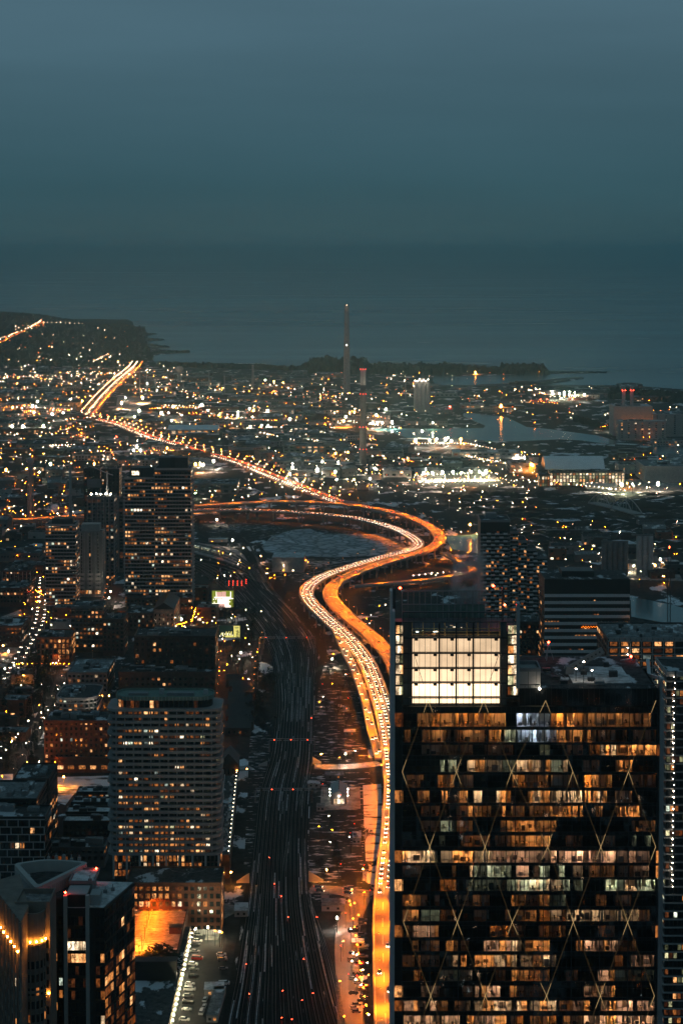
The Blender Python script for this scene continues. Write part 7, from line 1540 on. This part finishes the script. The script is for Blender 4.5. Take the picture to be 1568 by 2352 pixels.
for z, n, cs in (((-5, 735, 300, 830), 50, 'wwwog'), ((-5, 828, 430, 885), 200, 'wwoog'), ((340, 880, 790, 1010), 330, 'wwooog'), ((-5, 885, 215, 1000), 170, 'wooowg'), ((790, 840, 1240, 1000), 170, 'wwoog'), ((560, 1000, 860, 1120), 190, 'wwwoog'), ((-5, 1000, 440, 1080), 190, 'wooow'), ((-5, 1080, 190, 1185), 100, 'ooow'), ((860, 1040, 1240, 1130), 190, 'wwwog'), ((1240, 885, 1568, 960), 60, 'wwor'),
                 ((1030, 1130, 1240, 1270), 70, 'wwo'), ((1240, 1195, 1568, 1340), 90, 'wwoo'), ((1440, 1020, 1568, 1135), 40, 'wwo'), ((440, 1090, 700, 1160), 40, 'wog'), ((700, 832, 800, 870), 20, 'ow'), ((445, 1240, 600, 1330), 24, 'wo'), ((-5, 1200, 110, 1420), 80, 'ooow'), ((100, 1400, 500, 1470), 70, 'oowg'), ((-5, 1545, 150, 1790), 60, 'owww'), ((500, 1400, 600, 1560), 28, 'oogw'), ((725, 1500, 850, 1950), 22, 'owr'), ((610, 1290, 700, 1330), 20, 'ow'), ((790, 1360, 890, 1440), 14, 'ow'), ((780, 1960, 850, 2352), 30, 'or')):
    k = 0
    while k < n:
        u, v = R.uniform(z[0], z[2]), R.uniform(z[1], z[3])
        if R.random() < .3 and FARL: a = R.choice(FARL); u, v = a[0] + R.gauss(0, 9), a[1] + R.gauss(0, 4)
        if any(inpoly(u, v, w) for w in WATERS): 
            k += .3; continue
        FARL.append((u, v, R.choice(cs))); k += 1
for P in FARROADS:
    for q in resample(P, 42): d_ = q - Vector((0, 0, CAMZ)); yy = q.y; fw = q.y * cp + CAMZ * sp_; FARL.append((784 + F * q.x / fw, VPP + F * (CAMZ * cp - q.y * sp_) / fw - 8 * F / fw, R.choice('wwo')))
FM = {'o': 'bulb_far_orange', 'w': 'bulb_far_warm', 'g': 'bulb_green', 'r': 'bulb_far_red', 'c': 'bulb_far_cool'}; FN = {'o': 'orange', 'w': 'warm white', 'g': 'greenish', 'r': 'red'}
def hill_h(u, v):
    q = G(u, v); 
    if q.y < 5700 or u > 325: return None
    lo, hi = 5700., 8290.
    for _ in range(24):
        m_ = (lo + hi) / 2; zr = PY(784, v, m_).z; zt = max(0, PY(784, skyv(u), 8300).z); t = min(1, max(0, (m_ - 5700) / 2600)); zh = zt * t * t * (3 - 2 * t)
        if zr > zh + 4: lo = m_
        else: hi = m_
    p = PY(u, v, lo); return None if p.z < 1 else p
small = []
for u, v, c in FARL:
    p = hill_h(u, v) if v < 836 else None; h = 8.
    if p is None:
        if v < 815: continue
        p = G(u, v, h); p.z = 0
    else: h = 9.; p.z = max(0, p.z - 5)
    small.append((p, c, h))
small.sort(key=lambda s: s[0].y); mbs = MB(); mk = list(FM)
for i, (p, c, h) in enumerate(small):
    r = min(1.15, max(.22, p.y / 1927 * .30)) * R.choice([.7, .85, 1, 1.3])
    if i < 300: wh = where(*pix(p, h)); far_lamp(p, FM[c], r, h, 'small_street_lamp', FN[c] + ' small street lamp ' + wh, FN[c] + ' small lamps ' + wh)
    else: mbs.bar(p, p + Vector((0, 0, h)), .12, 5, 3); mbs.ball(p + Vector((0, 0, h)), r, mk.index(c)); lens(mbs, p + Vector((0, 0, h - r - .05)), max(.3, r * .8), 6 if c in 'or' else 7)
tag(mbs.build('distant_lamps', [FM[k] for k in mk] + ['dark_steel', 'lens_far_orange', 'lens_far_warm']), 'countless small lamps of the far city', None, None, 'stuff')
# lamps of the straight lamp-lined road
N = normals(EASTP); k = 0; mbs = MB()
for i in range(0, len(EASTP), 2):
    for s in (-15, 15, 0):
        p = EASTP[i] + N[i] * s; r = min(1.2, max(.4, p.y / 1927 * .4)); mm = 'bulb_far_warm' if s < 10 else 'bulb_far_orange'
        mbs.bar(p, p + Vector((0, 0, 10)), .15, 2, 3); mbs.ball(p + Vector((0, 0, 10)), r, 0 if s < 10 else 1); lens(mbs, p + Vector((0, 0, 9.9 - r)), .6, 3)
tag(mbs.build('roadside_lamps', ['bulb_far_warm', 'bulb_far_orange', 'dark_steel', 'lens_street']), 'dense lamps of the straight road to the far shore', None, None, 'stuff')

# ------------------------------------------------------------------ vehicles
CARM = {}
def car_mesh(kind, body):
    if (kind, body) in CARM: return CARM[(kind, body)]
    b = MB(); L, w, h = {'car': (4.5, 1.8, .8), 'suv': (4.8, 1.95, 1.0), 'van': (5.6, 2.1, 1.3)}[kind]; L2 = L / 2; w2 = w / 2
    b.prism([(-L2, -w2 + .15), (-L2 + .2, -w2), (L2 - .4, -w2), (L2, -w2 + .3), (L2, w2 - .3), (L2 - .4, w2), (-L2 + .2, w2), (-L2, w2 - .15)], .35, h + .1, 0)
    t0, t1 = (-L2 + .3, L2 - 1.2) if kind != 'van' else (-L2 + .1, L2 - .6); zt = h + (.62 if kind == 'car' else .72); i = len(b.v)
    b.v += [(t0, -w2 + .1, h + .1), (t1, -w2 + .1, h + .1), (t1, w2 - .1, h + .1), (t0, w2 - .1, h + .1), (t0 + .35, -w2 + .3, zt), (t1 - .75, -w2 + .3, zt), (t1 - .75, w2 - .3, zt), (t0 + .35, w2 - .3, zt)]
    for q, m in (((4, 5, 6, 7), 0), ((0, 1, 5, 4), 1), ((1, 2, 6, 5), 1), ((2, 3, 7, 6), 1), ((3, 0, 4, 7), 1)): b.f.append(tuple(i + a for a in q)); b.m.append(m)
    for x in (-L2 + .85, L2 - .85):
        for y in (-w2, w2): b.obox((x, y * .96, .33), (.33, 0, 0), (0, .12, 0), (0, 0, .33), 2)
    return b, L2, w2, h
def road_car(body):
    k = ('road', body)
    if k in CARM: return CARM[k]
    b, L2, w2, h = car_mesh('car', body)
    for y in (-w2 + .35, w2 - .35):
        b.poly([(L2 + .02, y - .26, h - .42), (L2 + .02, y + .26, h - .42), (L2 - .06, y + .26, h), (L2 - .06, y - .26, h)], 3)
        b.poly([(-L2 - .02, y + .26, h - .4), (-L2 - .02, y - .26, h - .4), (-L2 - .02, y - .26, h), (-L2 - .02, y + .26, h)], 4)
    CARM[k] = b.mesh('car', [body, 'pane_dark', 'black_clad', 'headlight', 'taillight']); return CARM[k]
mat('car_white', (.6, .6, .6), .3, spec=.5); mat('car_black', (.015, .015, .017), .25, spec=.5); mat('car_grey', (.16, .165, .17), .3, .3); mat('car_red', (.25, .02, .015), .3); mat('car_blue', (.03, .06, .12), .3)
BODIES = ['car_white', 'car_black', 'car_grey', 'car_grey', 'car_black', 'car_red', 'car_blue']
cars = []
def traffic(P, lanes, gap, sgn, label, group, cond=None):
    for off in lanes:
        Q = resample(P, 2.0); N = normals(Q); i = R.randrange(5)
        while i < len(Q) - 1:
            q = Q[i] + N[i] * off; d = Q[i + 1] - Q[i]
            if not cond or cond(q): cars.append((q, math.atan2(d.y, d.x) + (0 if sgn > 0 else math.pi), label, group, d.z / max(.1, d.length)))
            i += max(3, int((.8 + R.expovariate(1 / .3)) * gap(q) / 2 + .5))
inl = ('car with bright headlights streaming in along the inner expressway deck', 'cars with headlights on the inner expressway deck'); outl = ('car with red tail lamps heading out along the outer expressway deck', 'cars with tail lamps on the outer expressway deck')
traffic(WP, (-4.2, -.1, 4.1), lambda q: 5.9 if q.y > 1420 else 9 if q.y > 1000 else 60, 1, *inl, cond=lambda q: q.y > 790 and abs(q.x / q.y) < .19)
traffic(OP, (-4.2, 0, 4.2), lambda q: 45, -1, *outl, cond=lambda q: 1300 < q.y < 2500 and abs(q.x / q.y) < .19)
traffic(RP, (-1.2, 1.2), lambda q: 30, 1, 'car with headlights coming down the exit ramp', 'cars on the exit ramp')
traffic(KINGP, (-3.5, 3.5), lambda q: 20, -1, 'car with headlights on the bright shopping street', 'cars on the shopping street')
traffic(LSP, (-5, 5), lambda q: 40, 1, 'car on the lakeshore road past the earth mounds', 'cars on the lakeshore road')
traffic(JARVP, (-3, 3), lambda q: 18, 1, 'car on the cross street under the railway', 'cars on the cross street under the railway')
cars.sort(key=lambda c: c[0].y); rest = MB(); rm = ['car_grey', 'pane_dark', 'black_clad', 'headlight', 'taillight']
for i, (q, a, lab, grp, sl) in enumerate(cars):
    if i < 300: tag(ob('car', road_car(R.choice(BODIES)), None, q + Vector((0, 0, .03)), a), lab, 'car', grp)
    else:
        me = road_car('car_grey'); c, s = math.cos(a), math.sin(a); k0 = len(rest.v)
        rest.v += [(q.x + v.co.x * c - v.co.y * s, q.y + v.co.x * s + v.co.y * c, q.z + .03 + v.co.z) for v in me.vertices]
        for p in me.polygons: rest.f.append(tuple(k0 + x for x in p.vertices)); rest.m.append(p.material_index)
Q = resample(EASTP, 11); N = normals(Q)
for off, sg in ((-8, 1), (-4, 1), (4, -1), (8, -1)):
    for i in range(len(Q) - 1):
        if R.random() < (.8 if EASTP[0].y < 3800 and Q[i].y < 3900 else .45):
            me = road_car('car_grey'); d = Q[i + 1] - Q[i]; a = math.atan2(d.y, d.x) + (math.pi if sg > 0 else 0); c, s = math.cos(a), math.sin(a); q = Q[i] + N[i] * off; k0 = len(rest.v)
            rest.v += [(q.x + v.co.x * c - v.co.y * s, q.y + v.co.x * s + v.co.y * c, q.z + .12 + v.co.z) for v in me.vertices]
            for p in me.polygons: rest.f.append(tuple(k0 + x for x in p.vertices)); rest.m.append(p.material_index)
tag(rest.build('distant_traffic', rm), 'dense lit traffic of the far roads', None, None, 'stuff')
# parked cars
def parked(p, rz, kind, body, label, group):
    k = ('p', kind, body)
    if k not in CARM:
        b, L2, w2, h = car_mesh(kind, body); parts = {}
        for nm, mi, mt in (('body', 0, body), ('window', 1, 'pane_dark'), ('wheels', 2, 'black_clad')):
            c = MB(); c.v = b.v; ids = [j for j, m in enumerate(b.m) if m == mi]; c.f = [b.f[j] for j in ids]; c.m = [0] * len(ids); parts[nm] = c.mesh(nm, mt)
        w = MB(); w.lathe((0, 0, -.11), [(.33, 0), (.33, .22)], 10); parts['wheel'] = w.mesh('wheel', 'black_clad'); CARM[k] = (parts, L2, w2)
    parts, L2, w2 = CARM[k]; t = thing('parked_car', label, 'car', p, rz, group); ob('body', parts['body'], t); ob('window', parts['window'], t)
    for x in (-L2 + .85, L2 - .85):
        for y in (-w2 * .95, w2 * .95): o = ob('wheel', parts['wheel'], t, (x, y, .33)); o.rotation_euler = (rad(90), 0, 0)
KINDS_ = ['car', 'suv', 'car', 'van', 'suv']; CN = {'car_white': 'white', 'car_black': 'black', 'car_grey': 'grey', 'car_red': 'red', 'car_blue': 'blue'}
for k, (x, y, body) in enumerate(((1215, 795, 'car_white'), (1210, 880, 'car_white'), (1180, 940, 'car_black'), (1205, 1110, 'car_red'), (1150, 1185, 'car_white'), (1165, 1250, 'car_grey'), (1160, 1345, 'car_black'), (1110, 1440, 'car_white'), (1105, 1515, 'car_white'), (1088, 1600, 'car_grey'), (1070, 1775, 'car_white'), (1038, 1910, 'car_white'), (1180, 1015, 'car_grey'), (1090, 1690, 'car_black'))):
    u, v = px('M', x, y); p = G(u, v, .06); parked(p, rad(-8) + R.uniform(-.08, .08), KINDS_[k % 5], body, CN[body] + ' car parked along the floodlit wall of the brick hall', CN[body] + ' cars along the floodlit wall')
for k, (x, y, body) in enumerate(((1308, 1650, 'car_white'), (1297, 1735, 'car_white'), (1262, 1815, 'car_white'), (1520, 1060, 'car_white'), (1530, 1100, 'car_white'), (1535, 1130, 'car_grey'), (1545, 1240, 'car_grey'), (1550, 1440, 'car_white'))):
    u, v = px('M', x, y); p = G(u, v, .06); parked(p, rad(82 if x < 1400 else 5) + R.uniform(-.06, .06), KINDS_[(k + 1) % 5], body, CN[body] + ' car parked on the railway side of the floodlit car park', CN[body] + ' cars on the railway side of the car park')
for k in range(26):
    u, v = px('I', R.uniform(1125, 1215), 620 + k * 27); p = G(u, v, .1); body = R.choice(BODIES); parked(p, rad(5) + R.uniform(-.2, .2), R.choice(KINDS_), body, CN[body] + ' vehicle parked between the side street and the expressway', CN[body] + ' vehicles beside the expressway')
# containers, huts and sheds by the tracks
for k, (kk, x, y, w, l, h, m, lab) in enumerate((('I', 1165, 805, 6, 5, 3, 'pale_concrete', 'pale site hut beside the expressway'), ('I', 1145, 1010, 4, 7, 3, 'pale_concrete', 'pale container beside the side street'), ('I', 1155, 30, 5, 12, 4, 'white_panel', 'white-roofed trackside hut above the side street'), ('I', 305, 560, 7, 12, 3.5, 'concrete', 'grey equipment hut on the left side of the tracks'), ('I', 105, 1150, 9, 9, 3.5, 'concrete', 'grey shed with a lit front in the car park'), ('I', 120, 1260, 5, 34, 3.5, 'concrete', 'long grey container row beside the car park'), ('I', 985, 520, 12, 12, 3, 'concrete', 'flat grey hut behind the bright lamp on the side street'), ('I', 922, 470, 4, 4, 4, 'pale_concrete', 'small pale kiosk by the underpass'), ('H', 1105, 625, 8, 8, 3, 'dark_concrete', 'dark hut in the snowy ground right of the tracks'), ('H', 1060, 440, 8, 8, 3, 'concrete', 'grey hut in the snowy ground beside the ramp'), ('H', 890, 1180, 5, 8, 3, 'concrete', 'grey hut left of the rail depot'), ('H', 840, 1010, 8, 7, 3, 'concrete', 'grey relay hut beside the signal gantry'), ('H', 990, 945, 12, 8, 3, 'dark_concrete', 'dark flat hut behind the rail depot'), ('D', 530, 560, 34, 34, 16, 'concrete', 'angular concrete works building beside the yard throat'), ('D', 160, 415, 22, 8, 4, 'concrete', 'pale hut in the floodlit rail yard'), ('D', 1010, 700 - 40, 10, 10, 4, 'dark_concrete', 'dark hut by the slip road'))):
    p = G(*px(kk, x, y)); t = thing('site_hut', lab, 'hut', p, R.uniform(-.06, .06)); b = MB(); b.box(-w / 2, w / 2, -l / 2, l / 2, 0, h - .25); b.build('wall', m, t); b = MB(); b.box(-w / 2 - .15, w / 2 + .15, -l / 2 - .15, l / 2 + .15, h - .25, h); b.build('roof', R.choice(['roof_grey', 'roof_white', 'roof_dark']), t)
    windows(t, [(x_, -l / 2, 1, 0, 1.2, 1.2, R.choice(['glass', 'warm', 'glass'])) for x_ in (-w * .22, w * .22)])

# ------------------------------------------------------------------ trees
def bare_tree(seed, h):
    r = random.Random(seed); tr, cr_ = MB(), MB()
    tr.bar((0, 0, 0), (0, 0, h * .35), h * .022, 0, 6, h * .016)
    def limb(p, d, L, rr, lv):
        q = p + d * L; (tr if lv < 2 else cr_).bar(p, q, rr, 0, 4 if lv < 2 else 3, rr * .6)
        if lv >= 4:
            for _ in range(3):
                a = Vector((r.uniform(-1, 1), r.uniform(-1, 1), r.uniform(-.2, 1))).normalized() * L * .9; s = Vector((r.uniform(-1, 1), r.uniform(-1, 1), r.uniform(-1, 1))).normalized() * L * .16; cr_.poly([q - s, q + s, q + a])
            return
        for _ in range(3 if lv < 3 else 2):
            e = (d + Vector((r.uniform(-1, 1), r.uniform(-1, 1), r.uniform(-.2, .6))) * .75).normalized(); limb(q, e, L * r.uniform(.62, .85), rr * .6, lv + 1)
    for _ in range(3): limb(Vector((0, 0, h * r.uniform(.25, .35))), Vector((r.uniform(-.7, .7), r.uniform(-.7, .7), 1)).normalized(), h * .22, h * .012, 1)
    return tr.mesh('trunk', 'bark'), cr_.mesh('crown', 'twig')
def ever_tree(seed, h, round_=False):
    r = random.Random(seed); tr, c = MB(), MB(); tr.bar((0, 0, 0), (0, 0, h * (.95 if not round_ else .6)), h * .018, 0, 6, h * .005)
    for k in range(230 if not round_ else 420):
        if round_:
            a = r.random() * 6.283; z = h * (.35 + .62 * r.random()); f = (z / h - .35) / .65; rr = h * .42 * math.sqrt(max(.05, 1 - (2 * f - .8) ** 2)) * r.uniform(.35, 1); s = h * .055
        else: z = h * (.08 + .92 * r.random() ** 1.3); a = r.random() * 6.283; rr = h * .2 * (1 - z / h) * r.uniform(.5, 1.1) + .1; s = h * .06
        p = Vector((rr * math.cos(a), rr * math.sin(a), z)); d = Vector((math.cos(a), math.sin(a), r.uniform(-.5, .3))) * s * r.uniform(.7, 1.6); w = Vector((-math.sin(a), math.cos(a), r.uniform(-.4, .4))) * s * .6; c.poly([p - w, p + w * .8, p + d + w * .3, p + d - w * .2])
    return tr.mesh('trunk', 'bark'), c.mesh('crown', 'needle')
BARE = [bare_tree(k, 11 + k) for k in range(4)]; EVER = [ever_tree(k, 12 + 2 * k) for k in range(3)]; RND = [ever_tree(9, 11, True), ever_tree(10, 13, True)]
def tree(p, pair, label, group, s=1.):
    t = thing('tree', label, 'tree', p, R.random() * 6.28, group); t.scale = (s, s, s); ob('trunk', pair[0], t); ob('crown', pair[1], t)
for zone, n, ev in (((-5, 1540, 130, 1700), 62, .45), ((0, 1690, 80, 1790), 16, .3), ((90, 1500, 165, 1540), 12, .3), ((560, 1560, 628, 1700), 26, .2), ((540, 1430, 600, 1560), 14, .2), ((725, 1520, 830, 1700), 12, .1), ((500, 1405, 560, 1440), 8, .2), ((735, 1950, 840, 2035), 7, .1), ((240, 1420, 300, 1440), 5, .2), ((750, 1045, 835, 1062), 10, .1), ((440, 1200, 620, 1232), 9, .1), ((60, 1130, 200, 1180), 16, .1)):
    k = 0
    for _ in range(n * 6):
        if k >= n: break
        u, v = R.uniform(zone[0], zone[2]), R.uniform(zone[1], zone[3]); p = G(u, v)
        if blocked(p, 2): continue
        e = R.random() < ev; tree(p, R.choice(EVER if e else BARE), ('dark conical evergreen tree' if e else 'bare leafless tree') + (' in the dark park at the left' if u < 170 and v > 1490 else ' on the rough ground near the railway' if u > 490 else ' among the far city blocks'), ('evergreens' if e else 'bare trees') + (' of the park' if u < 170 and v > 1490 else ' near the railway' if u > 490 else ' among the far blocks'), R.uniform(.8, 1.3)); k += 1
for x, s, i, lab_ in ((560, 1.55, 0, 'second from left round'), (650, 1.6, 1, 'third from left round'), (745, 1.75, 1, 'second from right round'), (830, 1.5, 1, 'rightmost round'), (460, 1.25, 0, 'leftmost small'), (690, 1.85, 0, 'tallest middle round')):
    p = PY(px('M', x, 0)[0], 2165, 886); tree((p.x, p.y + R.uniform(-2, 2), 0), RND[i], lab_ + ' dark pine standing against the glowing garage deck', 'dark pines before the glowing garage deck', s)
a_, b2 = PY(300, 2198, 878), PY(407, 2198, 878); t = thing('dark_annex', 'black flat-roofed annex in front of the pines below the garage', 'building', (a_.x, 872, 0)); w = b2.x - a_.x
b = MB(); b.box(0, w, 0, 6, 0, a_.z - .2); b.build('wall', 'black_clad', t); b = MB(); b.box(-.2, w + .2, -.2, 6.2, a_.z - .2, a_.z); b.build('roof', 'dark_clad', t); windows(t, [(4 + 5 * k, -.05, 4, 0, 1.4, 1.6, 'dim' if k == 2 else 'glass') for k in range(4)])
for k in range(8): p = G(*px('M', R.uniform(560, 880), R.uniform(1250, 1900))); tree((p.x, p.y, 0), R.choice(BARE), 'bare tree in the dark court below the garage deck', 'bare trees in the dark court', R.uniform(.7, 1))

# lit site fence at the head of the car park
a_, b2 = G(*px('M', 1165, 785)), G(*px('M', 1525, 790)); t = thing('site_fence', 'pale lit panel fence across the head of the car park', 'fence', (a_.x, a_.y, 0)); w = b2.x - a_.x; pm = MB(); pm.box(0, w / 12 - .15, -.05, .05, .1, 2.6); pm = pm.mesh('panel', 'pale_panel'); pp = MB(); pp.box(-.08, .08, -.08, .08, 0, 2.8); pp = pp.mesh('post', 'dark_steel')
for k in range(12): ob('panel', pm, t, (w * k / 12 + .08, 0, 0)); ob('post', pp, t, (w * k / 12, 0, 0))
# ------------------------------------------------------------------ evening haze over the whole place
mb = MB(); mb.box(-42000, 42000, -3200, 63000, -1.5, 420)
hz = mb.build('haze', 'asphalt')
hm = bpy.data.materials.new('haze'); hm.use_nodes = True
t = hm.node_tree; t.nodes.clear(); o = nn(t, 'OutputMaterial')
v = t.nodes.new('ShaderNodeVolumePrincipled'); v.inputs['Color'].default_value = (.52, .93, 1.0, 1); v.inputs['Density'].default_value = 6.0e-5; v.inputs['Anisotropy'].default_value = .75
t.links.new(v.outputs[0], o.inputs['Volume'])
hz.data.materials.clear(); hz.data.materials.append(hm)
tag(hz, None, None, None, 'stuff')
